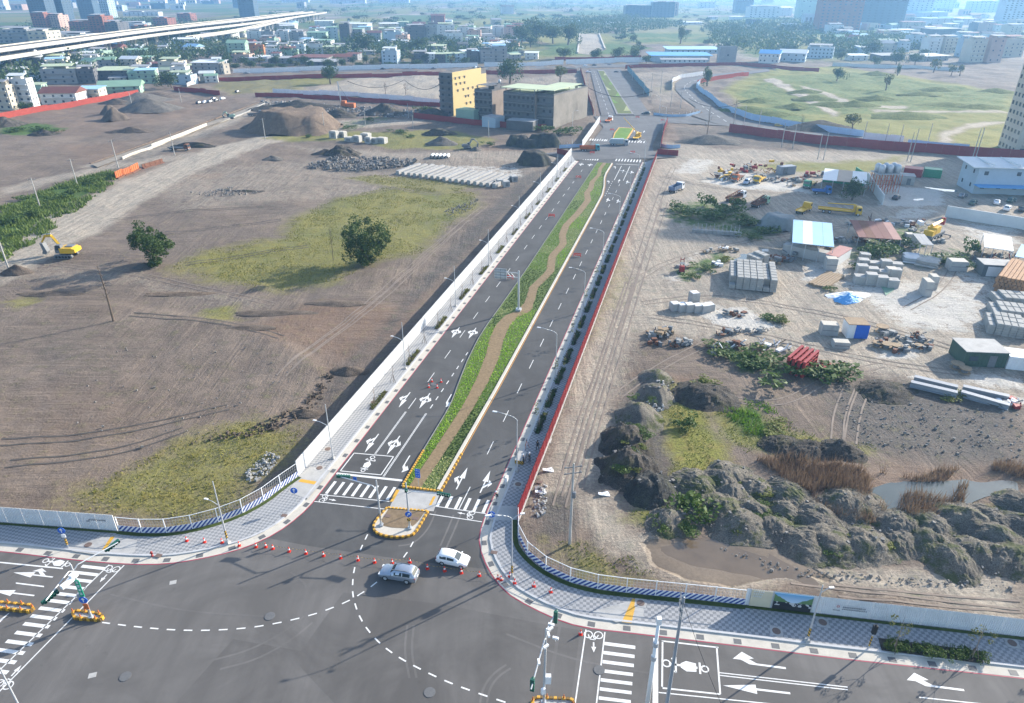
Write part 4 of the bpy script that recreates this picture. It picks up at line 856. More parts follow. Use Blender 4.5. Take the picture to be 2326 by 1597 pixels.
# ------------------------------------------------------------------ lamp posts
def lamp(p, rz, lab, h=10., arm=2.4, low=None, group='lamp posts along the boulevard', hz=False):
 r = thing('lamp_post', lab, 'lamp post', p, rz, group)
 link('footing', cached('lamp_foot', lambda b: b.box((0, 0, .15), (.55, .55, .3), taper=.7), M_CONC), r)
 link('pole', cached('lamp_pole', lambda b: b.tube((0, 0, 0), (0, 0, 1), .11, .06, 8), M_STEEL, True), r, None, None, (1, 1, h - .8))
 if hz: link('hazard_band', cached('lamp_hz', lambda b: b.tube((0, 0, .8), (0, 0, 2.), .13, .125, 10), M_YBLK), r)
 if arm:
  def armf(b):
   pts = [Vector((-arm * (1 - math.cos(t)), 0, h - .9 + .9 * math.sin(t))) for t in [i * math.pi / 12 for i in range(5)]]
   pts.append(Vector((-arm, 0, h + .15))); b.path(pts, .045, 6)
  link('arm', cached('lamp_arm_%.1f_%.1f' % (arm, h), armf, M_STEEL, True), r)
  link('lantern', cached('lantern', lambda b: b.box((-.3, 0, 0), (.75, .26, .1), taper=.8), M_SIGNW), r, (-arm, 0, h + .12))
 if low:
  hh, L = low
  link('low_arm', cached('low_arm%.1f%.1f' % low, lambda b: b.path([(0, 0, hh - .5), (L * .5, 0, hh), (L, 0, hh + .2)], .04, 6), M_STEEL), r); link('low_lantern', cached('low_lant', lambda b: b.box((0, 0, 0), (.5, .22, .09)), M_SIGNW), r, (L, 0, hh + .2))
 return r
for i, s in enumerate((5.2, 30.7, 56.9, 80.5, 109.2, 135, 161, 188)):
 lamp(RS(s, -1.75, .15), RROT + math.pi, 'grey lamp post on the left pavement, %s from the near crossing' % ordw(i), 10.2, 0, (6.2, 2.1))
for i, s in enumerate((8.6, 33.7, 60.8, 86, 116.2, 142, 168, 192)):
 lamp(RS(s, 22.75 + .006 * s, .15), RROT, 'grey lamp post with curved arm on the right pavement, %s from the near crossing' % ordw(i), 9.6, 2.9)
p_ = G(518, 1233, .15); lamp(p_, R(165), 'tall lamp post standing behind the cones on the left corner pavement', 10.5, 0, (6.5, 1.6), None, True)
lamp(G(1163, 1312, .15), R(10), 'lamp post with curved arm and hazard band inside the right corner bend', 9.8, 2.4, (9.4, 1.2), None, True)
lamp(G(1833, 1456, .15), R(5), 'lamp post with hazard band in front of the picture panel', 9., 0, (7.6, 1.), None, True)
lamp(G(62, 1640), R(120), 'grey lamp post with curved arm at the lower left edge', 9., 3.2, None, None)
for i, (x, y) in enumerate(((1352, 262), (1338, 205), (1326, 168), (1497, 262), (1462, 215), (1436, 182), (1300, 300), (1510, 290))): lamp(G(x, y), RROT + (math.pi if x < 1400 else 0), 'distant thin lamp post beside the far avenue, %s in the run' % ordw(i), 10., 1.8, None, 'lamp posts of the far avenue')
# ------------------------------------------------------------------ traffic signals
def head(par, loc, rz, n=5, vert=False, m=M_DGREEN, back=False):
 L = .34 * n + .1; d = (.36, .2, L) if vert else (L, .2, .36)
 o = link('signal_head', cached('head%d%d' % (n, vert), lambda b: b.box((0, 0, 0), d), m), par, loc, rz)
 for i in range(n):
  q = (i - (n - 1) / 2) * .34
  link('visor', cached('visor', lambda b: b.tube((0, -.08, 0), (0, -.34, 0), .15, .155, 10, cap=False), m), o, ((0, 0, q) if vert else (q, 0, 0)), 0)
  link('lens', cached('lens', lambda b: b.tube((0, -.1, 0), (0, -.12, 0), .13, .13, 10), M_BLACK), o, ((0, 0, q) if vert else (q, 0, 0)), 0)
 return o
def mast(lab, base, h, arms, group='traffic signals of the junction', z=0., hz=True, footing=True):
 p = G(*base, z); r = thing('traffic_signal', lab, 'traffic signal', p, 0, group)
 link('footing', cached('mast_foot', lambda b: b.box((0, 0, .1), (.5, .5, .2)), M_STEEL), r); link('pole', cached('mast_pole', lambda b: b.tube((0, 0, 0), (0, 0, 1), .14, .09, 8), M_STEEL, True), r, None, None, (1, 1, h))
 if hz: link('hazard_band', cached('lamp_hz', lambda b: b.tube((0, 0, .8), (0, 0, 2.), .13, .125, 10), M_YBLK), r)
 for px, py, zz in arms:
  q = G(px, py, zz) - p; link('arm', MB().path([(0, 0, zz - .5), (q.x * .12, q.y * .12, zz - .05), (q.x, q.y, zz - z)], .065, 6).mesh('arm', M_STEEL), r)
 return r, p
def gdir(a, b, z): d = G(*b, z) - G(*a, z); return math.atan2(d.y, d.x)
h1 = hpx(866, 1193, 1091); z1 = h1 * .86
m1, p1 = mast('traffic signal on the left of the small island, arm over the incoming lanes', (866, 1193), h1, [(770, 1082, z1)], z=.18)
head(m1, G(780, 1083, z1) - p1, gdir((765, 1083), (800, 1085), z1) + math.pi); link('number_sign', cached('sgn1', lambda b: b.box((0, 0, 0), (.5, .04, .6)), M_SIGNB), m1, G(806, 1088, z1 - .5) - p1, RROT)
h2 = hpx(931, 1200, 1097); z2 = h2 * .83
m2, p2 = mast('traffic signal on the right of the small island with black signal backs', (931, 1200), h2, [(1024, 1124, z2)], z=.18)
head(m2, G(1008, 1122, z2) - p2, gdir((992, 1118), (1025, 1125), z2), 5, False, M_BLACK); head(m2, Vector((0, -.2, h2 - 1)), 0, 1, True)
def disc(b): b.tube((0, -.02, 0), (0, .02, 0), .42, .42, 20)
def dsign(par, loc, rz, m=M_SIGNB, k=1.):
 o = link('round_sign', cached('disc' + m.name, disc, m), par, loc, rz, k)
 link('arrow_symbol', cached('disc_arrow', lambda b: (b.box((0, -.03, -.08), (.09, .012, .36)), b.add([(-.2, -.03, .08), (.2, -.03, .08), (0, -.03, .34)], [(0, 1, 2)])), M_SIGNW), o); return o
dsign(m2, Vector((0, -.2, 2.5)), 0).rotation_euler = (0, .7, 0); link('keep_plate', cached('keepp', lambda b: b.box((0, 0, 0), (.45, .05, .45)), M_YBLK), m2, (0, -.2, 1.6))
z3 = hpx(208, 1402, 1290)
m3, p3 = mast('traffic signal on striped island at left, long arm with two green heads', (208, 1402), z3 + .4, [(268, 1232, z3), (104, 1364, z3)], z=.3)
aa = gdir((104, 1364), (268, 1232), z3); head(m3, G(254, 1239, z3 - .2) - p3, aa, 5); head(m3, G(113, 1356, z3 - .2) - p3, aa, 5)
link('camera_box', cached('cbox', lambda b: (b.box((0, 0, 0), (1.3, .4, .4)), b.box((.9, .1, .2), (.7, .5, .5))), M_SIGNW), m3, G(152, 1325, z3 + .2) - p3, aa)
sg = link('street_name_sign', cached('snsign', lambda b: b.box((0, 0, 0), (.5, .06, 2.4)), M_SIGNG), m3, (.1, -.2, z3 * .62))
for k_ in range(4): link('lettering', cached('sn_let', lambda b: (b.box((0, -.04, .1), (.3, .02, .05)), b.box((0, -.04, -.08), (.3, .02, .05)), b.box((0, -.042, 0), (.05, .02, .36))), M_SIGNW), sg, (0, 0, .9 - k_ * .55))
dsign(m3, Vector((.05, -.25, 2.9)), 0, M_SIGNB, 1.1); link('orange_plate', cached('oplate', lambda b: b.box((0, 0, 0), (.55, .05, .8)), M_ORANGE), m3, (.05, -.22, 1.9)); link('control_box', cached('ctlb', lambda b: b.box((0, 0, 0), (.4, .35, .9)), M_GREYP), m3, (-.35, 0, 3.2))
z4 = hpx(1235, 1596, 1440) * 1.04
m4, p4 = mast('traffic signal on striped island at bottom, arm carrying cameras and green heads', (1235, 1597), z4 + .3, [(1263, 1390, z4), (1206, 1566, z4 * .96)], z=.3)
a4 = gdir((1206, 1566), (1263, 1390), z4); head(m4, G(1262, 1402, z4) - p4, a4 + math.pi / 2, 4, True); head(m4, G(1209, 1556, z4 * .93) - p4, a4 + math.pi / 2, 4, True)
for k_, (x, y) in enumerate(((1252, 1420), (1250, 1430), (1246, 1443), (1262, 1451), (1240, 1470), (1224, 1505))): link('camera', cached('camr', lambda b: (b.box((0, 0, .1), (.2, .55, .2)), b.tube((0, 0, -.3), (0, 0, .05), .03, n=5)), M_SIGNW), m4, G(x, y, z4 + .15) - p4, a4 + (k_ % 3))
link('control_box', cached('ctlb2', lambda b: b.box((0, 0, 0), (.55, .4, 1.)), M_SIGNW), m4, (.35, .1, 3.4)); link('control_box', cached('ctlb2', lambda b: 0, M_SIGNW), m4, (-.1, -.3, 2.2), .5, .7)
# their striped kerb islands
for lab, px, nm in (('striped yellow island under the left traffic signal', [(166, 1398), (170, 1390), (228, 1398), (236, 1404), (230, 1411), (172, 1407)], 1), ('striped yellow island at the left frame edge', [(-60, 1366), (-60, 1378), (70, 1392), (78, 1386), (72, 1378)], 2), ('striped yellow island at the bottom under the right signal', [(1208, 1600), (1214, 1588), (1300, 1592), (1305, 1602), (1296, 1612), (1216, 1610)], 3)):
 P = GP(px); c_ = sum(P, Vector()) / len(P); r = thing('kerb_island', lab, 'traffic island', c_, 0, 'striped kerb islands'); MB().prism([p - c_ for p in P], 0, .22).build('island_base', M_CONC, r)
 Q = resample([p - c_ for p in P] + [P[0] - c_], step=.42)
 for i in range(len(Q) - 1):
  d = Q[i + 1] - Q[i]; link('kerb_block', yk if i % 2 else yb, r, Q[i] + d / 2, math.atan2(d.y, d.x), (1, 1, 1.5))
  if i % 4 == 0: link('reflector_post', cached('rflp', lambda b: b.lathe([(.09, .4), (.07, .6), (.05, .85), (.02, .9)], n=8), M_ORANGE), r, Q[i] + d / 2)
# posts with round blue signs
def signpost(px, py, h, lab, k=1., z=.15, rz=0.):
 r = thing('round_sign_post', lab, 'road sign', G(px, py, z), rz, 'round blue signs'); link('pole', cached('sgp', lambda b: b.tube((0, 0, 0), (0, 0, 1), .04, n=6), M_STEEL), r, None, None, (1, 1, h)); dsign(r, Vector((0, -.07, h - .3)), 0, M_SIGNB, k); return r
signpost(674, 1147, 2.8, 'round blue sign on a post by the left crossing landing', 1.15); signpost(1117, 1202, 2.8, 'round blue sign on a post at the right corner kerb', 1.15)
r = signpost(156, 1245, 3.2, 'round blue sign with hazard band on the left street pavement', 1.1); link('hazard_band', cached('lamp_hz', lambda b: 0, M_YBLK), r, None, None, (1., 1., .8)); link('white_plate', cached('wplate', lambda b: b.box((0, 0, 0), (.5, .05, .5)), M_SIGNW), r, (.05, -.12, 2.1), 0)
r = thing('blue_panel_sign', 'blue rectangular sign on a post at the near end of the median', 'road sign', G(951, 1105, .15)); link('pole', cached('sgp', lambda b: 0, M_STEEL), r, None, None, (1, 1, 2.9)); s_ = link('sign_panel', cached('bps', lambda b: b.box((0, -.05, 0), (.72, .05, 1.5)), M_SIGNB), r, (0, 0, 2.3), RROT)
for k_ in range(6): link('lettering', cached('bpl', lambda b: (b.box((0, -.09, 0), (.18, .02, .16))), mat('sign_lilac', (.3, .38, .7), .5, .05, 1.)), s_, ((k_ % 2) * .28 - .14, 0, .5 - (k_ // 2) * .45))
# gantry sign in the median
hg = hpx(1178, 705, 616); r = thing('median_gantry', 'steel gantry post in the median holding a direction board over the left lanes', 'road sign', G(1178, 705, .2), RROT)
link('footing', cached('mast_foot', lambda b: 0, M_STEEL), r, None, 0, 2.2); link('pole', cached('gant', lambda b: b.tube((0, 0, 0), (0, 0, 1), .24, .2, 12), M_STEEL, True), r, None, None, (1, 1, hg));
for zz in (hg - .5, hg - 1.5): link('arm', cached('gant_arm', lambda b: b.box((-2.6, 0, 0), (5.2, .14, .14)), M_STEEL), r, (0, 0, zz))
for k_ in range(2): link('brace', cached('gant_br', lambda b: b.tube((0, 0, -.5), (-.8, 0, .5), .05, n=5), M_SIGNW), r, (-.9 - k_ * .8, 0, hg - 1.))
bd = link('direction_board', cached('gant_bd', lambda b: b.box((0, 0, 0), (2.7, .06, 2.3)), M_STEEL), r, (-4.0, .1, hg - 1.));
for k_ in range(4): link('board_rib', cached('gant_rib', lambda b: b.box((0, -.05, 0), (2.7, .05, .07)), M_STEELD), bd, (0, 0, -.95 + k_ * .63))
for k_ in range(3): link('board_rib', cached('gant_rib2', lambda b: b.box((0, -.07, 0), (.07, .05, 2.3)), M_STEELD), bd, (-1. + k_, 0, 0))
link('board_face', cached('gant_face', lambda b: b.box((0, .05, 0), (2.66, .03, 2.26)), M_SIGNG), bd)
# utility poles near the road
def upole(p, h, lab, bars=2, rz=0., m=None, group='utility poles', lean=0., tr=True):
 r = thing('utility_pole', lab, 'utility pole', p, (lean, 0, rz), group); m = m or M_CONC
 link('shaft', cached('ushaft' + m.name, lambda b: b.tube((0, 0, 0), (0, 0, 1), .2, .12, 8), m, True), r, None, None, (1, 1, h))
 for i in range(bars):
  link('crossarm', cached('ucross', lambda b: b.box((0, .15, 0), (2.2, .1, .1)), M_STEELD), r, (0, 0, h - .6 - i * .9))
  for s in (-1, 0, 1): link('insulator', cached('uins', lambda b: b.lathe([(.05, 0), (.07, .1), (.03, .22)], n=6), M_CONC), r, (s * .95, .15, h - .55 - i * .9))
 if tr: link('transformer', cached('utrans', lambda b: b.lathe([(.25, 0), (.28, .1), (.28, .75), (.2, .85)], n=10), M_STEELD), r, (.1, -.36, h * .62))
 return r
upole(GT(1294, 1236), 12.5, 'tall concrete utility pole with transformer standing on the dirt right of the red hoarding', 2, .2)
upole(G(1508, 1640, .0), 16.5, 'tall wooden utility pole with wires at the bottom beside the stop line', 2, 1.4, M_GREYP, tr=False)
r = thing('steel_mast', 'tall white tapered steel mast at the bottom beside the stop line', 'mast', G(1466, 1630, 0)); link('footing', cached('smf', lambda b: b.box((0, 0, .25), (.8, .8, .5), taper=.7), M_CONC), r); link('pole', cached('smp', lambda b: b.tube((0, 0, .4), (0, 0, 13.), .24, .14, 10), M_SIGNW, True), r); link('top_box', cached('smt', lambda b: b.box((0, 0, 13.2), (.4, .4, .7)), M_SIGNW), r); [link('clamp', cached('smc', lambda b: b.tube((0, 0, 0), (0, 0, .5), .26, n=10), M_STEEL), r, (0, 0, z)) for z in (8.2, 10.)]
# pedestrian signal seen from behind
r = thing('pedestrian_signal', 'black pedestrian signal on hazard-banded post at the right street kerb', 'traffic signal', G(1972, 1473, .15)); link('pole', cached('psg', lambda b: b.tube((0, 0, 0), (0, 0, 3.1), .07, n=8), M_STEEL), r); link('hazard_band', cached('psgh', lambda b: b.tube((0, 0, .4), (0, 0, 1.9), .085, n=8), M_YBLK), r); link('signal_head', cached('psgb', lambda b: (b.box((0, 0, 2.85), (.42, .3, 1.15)), b.lathe([(.12, 3.42), (.02, 3.6)], n=6)), M_BLACK), r)
# white cabinet and its hazard stripe on the right pavement
r = thing('sign_stand', 'white flat box on a post by the right pavement crossing', 'cabinet', G(1151, 1104, .15), RROT); link('post', cached('sst', lambda b: b.tube((0, 0, 0), (0, 0, 1.), .06, n=6), M_STEEL), r); link('box', cached('ssb', lambda b: b.box((0, 0, 1.3), (.3, .7, .75)), M_SIGNW), r)
r = thing('switch_cabinet', 'low pale concrete cabinet with hazard stripe among the workers', 'cabinet', G(1180, 1052, .15), RROT); link('body', cached('swc', lambda b: b.box((0, 1., .3), (1.25, 2.4, .6)), M_CONC), r); link('hazard_strip', cached('swh', lambda b: b.box((0, -.24, .3), (1.3, .08, .55)), M_YBLK), r)
# ------------------------------------------------------------------ vegetation kit
L_TREE = leafmat('leaf_tree', (.035, .065, .02), (.075, .115, .03)); L_BUSH = leafmat('leaf_bush', (.05, .09, .02), (.10, .15, .035)); L_YEL = leafmat('leaf_yellowgreen', (.12, .15, .03), (.19, .20, .05)); L_FAR = leafmat('leaf_far', (.045, .075, .03), (.08, .12, .04)); L_OLIVE = leafmat('leaf_olive', (.10, .11, .04), (.16, .16, .06)); L_REED = leafmat('reed_brown', (.2, .125, .1), (.28, .19, .155), (.26, .19, .13)); L_WEED = leafmat('leaf_weed', (.09, .14, .03), (.15, .20, .05))
def leafcloud(n, lobes, size, rr, flat=.8, hollow=.55):
 V = np.zeros((n * 4, 3)); lob = rr.integers(0, len(lobes), n); L = np.array(lobes)
 d = rr.normal(size=(n, 3)); d /= np.linalg.norm(d, axis=1)[:, None]; rad = hollow + (1 - hollow) * rr.random(n) ** .6
 c = L[lob, :3] + d * (L[lob, 3] * rad)[:, None] * np.array([1, 1, flat])
 a = rr.normal(size=(n, 3)) + d * .5; a /= np.linalg.norm(a, axis=1)[:, None]; b = np.cross(a, rr.normal(size=(n, 3))); b /= np.linalg.norm(b, axis=1)[:, None] + 1e-9
 s = size * rr.uniform(.6, 1.3, n)[:, None]
 V[0::4] = c - a * s; V[1::4] = c + b * s * .6; V[2::4] = c + a * s; V[3::4] = c - b * s * .6
 return V, [(i * 4, i * 4 + 1, i * 4 + 2, i * 4 + 3) for i in range(n)]
def cloudmesh(name, n, lobes, size, m, seed, flat=.8, hollow=.55):
 V, Fc = leafcloud(n, lobes, size, np.random.default_rng(seed), flat, hollow); me = bpy.data.meshes.new(name); me.from_pydata(V.tolist(), [], Fc); me.materials.append(m); return me
def rlobes(k, R_, rr, z0=.62, spread=.55, vs=.7):
 return [(rr.normal() * R_ * spread, rr.normal() * R_ * spread, z0 + rr.normal() * R_ * spread * vs, R_ * rr.uniform(.35, .7)) for _ in range(k)]
_crowns = {}
def crown(kind, v):
 key = (kind, v)
 if key not in _crowns:
  rr = np.random.default_rng(100 + v * 7 + len(kind) * 31)
  if kind == 'far': me = cloudmesh('crown', 460, rlobes(12, .42, rr, .52, .42), .06, L_FAR, v + 1, .95)
  elif kind == 'mid': me = cloudmesh('crown', 1700, rlobes(17, .42, rr, .54, .4), .036, L_TREE, v + 20, 1.)
  elif kind == 'bush': me = cloudmesh('crown', 420, [(x, y, max(z, .15), r) for x, y, z, r in rlobes(9, .4, rr, .32, .5, .3)], .06, L_BUSH, v + 40, .75)
  elif kind == 'yel': me = cloudmesh('crown', 380, [(x, y, max(z, .1), r) for x, y, z, r in rlobes(8, .4, rr, .28, .55, .3)], .06, L_YEL, v + 60, .7)
  elif kind == 'olive': me = cloudmesh('crown', 420, rlobes(9, .36, rr, .62, .42), .055, L_OLIVE, v + 80, .85)
  _crowns[key] = me
 return _crowns[key]
def trunkf(b, bend=.04):
 b.tube((0, 0, 0), (bend, 0, .35), .045, .03, 6)
 for i in range(4):
  a = i * 1.7; b.tube((bend, 0, .33), (bend + .2 * math.cos(a), .2 * math.sin(a), .62), .02, .008, 5)
def tree(p, h, wd, lab, kind='far', v=0, group=None, name='broadleaf_tree', cat='tree'):
 r = thing(name, lab, cat, p, random.random() * 6.28, group)
 if kind in ('far', 'mid', 'olive'): link('trunk', cached('trunk_unit', trunkf, M_BARK), r, None, None, (h, h, h))
 link('crown', crown(kind, v % 4), r, None, None, (wd, wd, h)); return r
def bush(px, py, wd, h, lab, kind='bush', v=None, group=None): return tree(GT(px, py), h * 1.15, wd, lab, kind, random.randrange(4) if v is None else v, group, 'bush', 'bush')
# ------------------------------------------------------------------ piles
def mound(name, lab, p, w_, d_, h, m, rz=0., seed=0, rough=.22, cat='soil mound', group=None, res=22, flat=False, stones=0, smat=None):
 rr = np.random.default_rng(seed); n = res; u = np.linspace(-1, 1, n); X, Y = np.meshgrid(u, u); r_ = np.sqrt(X * X + Y * Y)
 ang = np.arctan2(Y, X); edge = 1 + .22 * (fbm(np.cos(ang) * 1.6 + seed, np.sin(ang) * 1.6, 2, seed) - .4) * 3
 q = np.clip(1 - r_ / np.clip(edge, .6, 1.25), 0, 1); Z = (np.clip(q * 2.6, 0, 1) if flat else (q * q * (3 - 2 * q)) ** .85 if cat == 'gravel heap' else (q * 1.15)) * h
 Z = Z * (1 + rough * 2.2 * (fbm(X * 2.4 + seed * 3, Y * 2.4, 3, seed) - .44)) + (fbm(X * 7 + seed, Y * 7, 2, seed + 5) - .37) * h * rough * np.clip(q * 4, 0, 1)
 if cat == 'gravel heap': Z = Z + (rr.random(Z.shape) - .5) * .13 * np.clip(q * 5, 0, 1)
 Z = np.where(q > 0, Z, -.25); V = np.stack([X * w_ / 2, Y * d_ / 2, Z], -1).reshape(-1, 3); i = np.arange(n * n).reshape(n, n)
 Fq = np.stack([i[:-1, :-1], i[:-1, 1:], i[1:, 1:], i[1:, :-1]], -1).reshape(-1, 4); zf = Z.ravel()
 Fq = Fq[(zf[Fq] > -.2).any(1)]; me = bpy.data.meshes.new(name); me.from_pydata(V.tolist(), [], Fq.tolist()); me.materials.append(m); me.polygons.foreach_set('use_smooth', [rough < .3] * len(me.polygons))
 if stones:
  o = thing(name, lab, cat, p, rz, group); link('heap', me, o); b = MB()
  for _ in range(stones):
   a = rr.random() * 6.283; q_ = rr.random() ** .5 * .92; x, y = q_ * math.cos(a), q_ * math.sin(a); ix, iy = int((x + 1) / 2 * (n - 1)), int((y + 1) / 2 * (n - 1)); z = Z[iy, ix]
   if z < 0: continue
   s = rr.uniform(.05, .18) if rr.random() < .94 else rr.uniform(.2, .5); b.box((x * w_ / 2, y * d_ / 2, z + s * .1), (s, s * rr.uniform(.6, 1), s * rr.uniform(.4, .8)), rr.random() * 3, tilt=Matrix.Rotation(rr.uniform(-.6, .6), 3, 'X'))
  stuff(b.build('stones', smat or M_ROCK, o))
  return o
 return tag(link(name, me, None, p, rz), lab, cat, group)
def pilemat(name, a, b_, moss=0., mc=(.10, .13, .035), fine=7.):
 m, nt, b = newmat(name); v = wpos(nt); n1, n2, n3 = noise(nt, v, .5, 5, .65), noise(nt, v, fine, 4, .75), noise(nt, v, .28, 6, .7)
 c = mixc(nt, ramp(nt, n1, .35, .65), a, b_); c = mixc(nt, ramp(nt, n2, .35, .7), mixc(nt, 1., c, (.45, .45, .45), 'MULTIPLY'), mixc(nt, 1., c, (1.5, 1.48, 1.45), 'MULTIPLY'))
 if moss: c = mixc(nt, mth(nt, 'MULTIPLY', ramp(nt, n3, .5, .6), moss), c, mixc(nt, ramp(nt, n2, .3, .7), tuple(x * .5 for x in mc), mc))
 nt.links.new(c, b.inputs['Base Color']); setin(b, Roughness=.95); b.inputs['Specular IOR Level'].default_value = .15; bn = nd(nt, 'Bump'); setin(bn, Strength=1., Distance=.35); nt.links.new(mth(nt, 'ADD', n2, mth(nt, 'MULTIPLY', n1, .6)), bn.inputs['Height']); nt.links.new(bn.outputs[0], b.inputs['Normal']); return m
M_SOIL = pilemat('mound_soil', (.13, .105, .088), (.19, .155, .125)); M_SOILD = pilemat('mound_dark', (.066, .06, .055), (.125, .112, .1), .45, (.11, .11, .05)); M_SAND = pilemat('mound_sand', (.17, .13, .10), (.24, .185, .14)); M_GRAV = pilemat('mound_gravel', (.13, .122, .112), (.19, .175, .155)); M_HUM = pilemat('hummock_grass', (.085, .11, .028), (.15, .17, .05), fine=2.5); M_HEAP = pilemat('heap_gravel', (.17, .155, .135), (.25, .23, .195), .75); M_NET = pilemat('dark_netting', (.05, .052, .052), (.1, .1, .096), .45, (.12, .13, .07))
# ------------------------------------------------------------------ vehicles
def wheel(par, x, y, r=.34, wd=.22, m=None):
 w_ = link('wheel', cached('tyre', lambda b: b.tube((0, -.5, 0), (0, .5, 0), 1, 1, 16), M_BLACK), par, (x, y, r), 0, (r, wd, r))
 link('rim', cached('rim', lambda b: (b.tube((0, -.53, 0), (0, .53, 0), .6, .6, 10)), M_STEEL), w_); return w_
def carbody(b, L, W, H_, prof):
 # prof: list of (x share, z bottom, z belt, z top, top half-width share); x 0 = rear, 1 = front
 n = None; rings = []
 for xs, zb, zl, zt, tw in prof:
  x = (xs - .5) * L; hw = W / 2 * (1 - .10 * max(0, abs(xs - .5) * 2 - .75) / .25); t = hw * tw
  rings.append([(x, -hw * .93, zb), (x, -hw, zb + .16), (x, -hw, zl - .06), (x, -hw * .97, zl), (x, -t, zt - .05), (x, -t * .82, zt), (x, t * .82, zt), (x, t, zt - .05), (x, hw * .97, zl), (x, hw, zl - .06), (x, hw, zb + .16), (x, hw * .93, zb)])
 k_ = len(rings[0]); vs = [v for r in rings for v in r]; fs = []
 for i in range(len(rings) - 1):
  for j in range(k_): fs.append((i * k_ + j, i * k_ + (j + 1) % k_, (i + 1) * k_ + (j + 1) % k_, (i + 1) * k_ + j))
 fs += [tuple(range(k_ - 1, -1, -1)), tuple((len(rings) - 1) * k_ + j for j in range(k_))]; b.add(vs, fs)
CARS = {'suv': (4.6, 1.86, .36, [(0, .42, .8, .95, .9), (.02, .3, .98, 1.1, .88), (.10, .26, 1.02, 1.58, .74), (.2, .26, 1.02, 1.67, .76), (.42, .24, 1.0, 1.69, .78), (.56, .24, .98, 1.6, .76), (.71, .24, .98, 1.04, .86), (.88, .26, .9, .96, .84), (.97, .34, .78, .82, .8), (1, .42, .66, .72, .74)], (.12, .54, .70)),
  'hatch': (3.95, 1.7, .31, [(0, .42, .75, .9, .9), (.03, .28, .92, 1.15, .86), (.09, .24, .95, 1.42, .74), (.22, .22, .95, 1.5, .78), (.44, .22, .93, 1.51, .78), (.58, .22, .92, 1.42, .76), (.77, .22, .92, .98, .86), (.90, .24, .84, .88, .84), (.97, .32, .72, .76, .8), (1, .42, .6, .66, .7)], (.11, .56, .76)),
  'sedan': (4.5, 1.76, .32, [(0, .42, .8, .9, .86), (.02, .3, .9, .98, .86), (.16, .26, .95, 1.02, .86), (.26, .24, .95, 1.40, .74), (.4, .22, .93, 1.45, .77), (.56, .22, .92, 1.4, .76), (.72, .22, .92, .97, .86), (.9, .24, .82, .86, .84), (.98, .34, .7, .74, .78), (1, .42, .6, .66, .72)], (.18, .55, .71))}
def car(kind, lab, p, rz, pm, group=None, name='parked_car', detail=True):
 L, W, wr, prof, (xr, xa, xw) = CARS[kind]; r = thing(name, lab, 'car', p, rz, group)
 def bod(b): carbody(b, L, W, 1, prof)
 bo = link('body', cached('car_%s_%s' % (kind, pm.name), bod, pm, True), r)
 wb = .29 if kind == 'suv' else .31
 for sx in (-1, 1):
  for sy in (-1, 1): wheel(r, sx * L * wb + .02 * L, sy * (W / 2 - .1), wr)
 def zt(x):
  for a, c in zip(prof[:-1], prof[1:]):
   if a[0] <= x <= c[0]: f = (x - a[0]) / (c[0] - a[0]); return [a[i] + (c[i] - a[i]) * f for i in range(5)]
 def side(b, x0, x1, s, lo=.06, hi=.12):
  q = []
  for x, up_ in ((x0, 0), (x1, 0), (x1, 1), (x0, 1)):
   _, zb, zl, zz, tw = zt(x); f = lo / max(zz - zl, .01) if not up_ else 1 - hi / max(zz - zl, .12)
   hw = W / 2; y = hw * .97 + (hw * tw - hw * .97) * f; q.append(((x - .5) * L, s * (y + .012), zl + (zz - .05 - zl) * f))
  b.add(q, [(0, 1, 2, 3)])
 xm = (xr + xa) / 2 + .02
 for s in (-1, 1):
  for a, c in ((xr + .02, xm - .012), (xm + .012, xa + .03)): link('side_window', cached('cw%s%d%.2f' % (kind, s, a), lambda b: side(b, a, c, s), M_GLASS), r)
  link('mirror', cached('cmir' + pm.name, lambda b: b.box((0, 0, 0), (.14, .2, .14)), pm), r, ((xw - .5) * L - .15, s * (W / 2 + .06), zt(xw)[2] + .08))
 def scr(b, x0, x1, inset=.05):
  q = []
  for x, e in ((x0, inset), (x1, inset)):
   _, zb, zl, zz, tw = zt(x)
   for s in (-1, 1): q.append(((x - .5) * L, s * W / 2 * tw * .80, zz + .012))
  b.add(q, [(0, 1, 3, 2)])
 link('windscreen', cached('cws' + kind, lambda b: scr(b, xa + .035, xw - .015), M_GLASS), r); link('rear_window', cached('crw' + kind, lambda b: scr(b, prof[1][0] + .012 if kind != 'sedan' else xr + .01, (prof[2][0] if kind != 'sedan' else prof[3][0]) - .008), M_GLASS), r)
 for s in (-1, 1):
  link('headlight', cached('chl', lambda b: b.box((0, 0, 0), (.22, .36, .14)), M_SIGNW), r, (L * .475, s * W * .33, .72 if kind == 'suv' else .66)); link('tail_light', cached('ctl', lambda b: b.box((0, 0, 0), (.1, .3, .18)), M_REDP), r, (-L * .485, s * W * .38, .9))
 if detail:
  link('bumper', cached('cbmp%s' % kind, lambda b: (b.box((L * .485, 0, .42), (.14, W * .86, .24)), b.box((-L * .488, 0, .45), (.12, W * .88, .28))), M_STEELD), r)
  if kind == 'suv':
   for s in (-1, 1): link('roof_rail', cached('crail', lambda b: b.box((0, 0, 0), (1.9, .05, .06)), M_STEELD), r, (-.35, s * .62, 1.7))
  link('number_plate', cached('cnp', lambda b: b.box((0, 0, 0), (.03, .4, .16)), M_SIGNW), r, (-L * .507, 0, .72))
 return r
def carpaint(name, c, met=.3):
 m = mat(name, c, .25, .03, 1., metal=met, spec=.5); return m
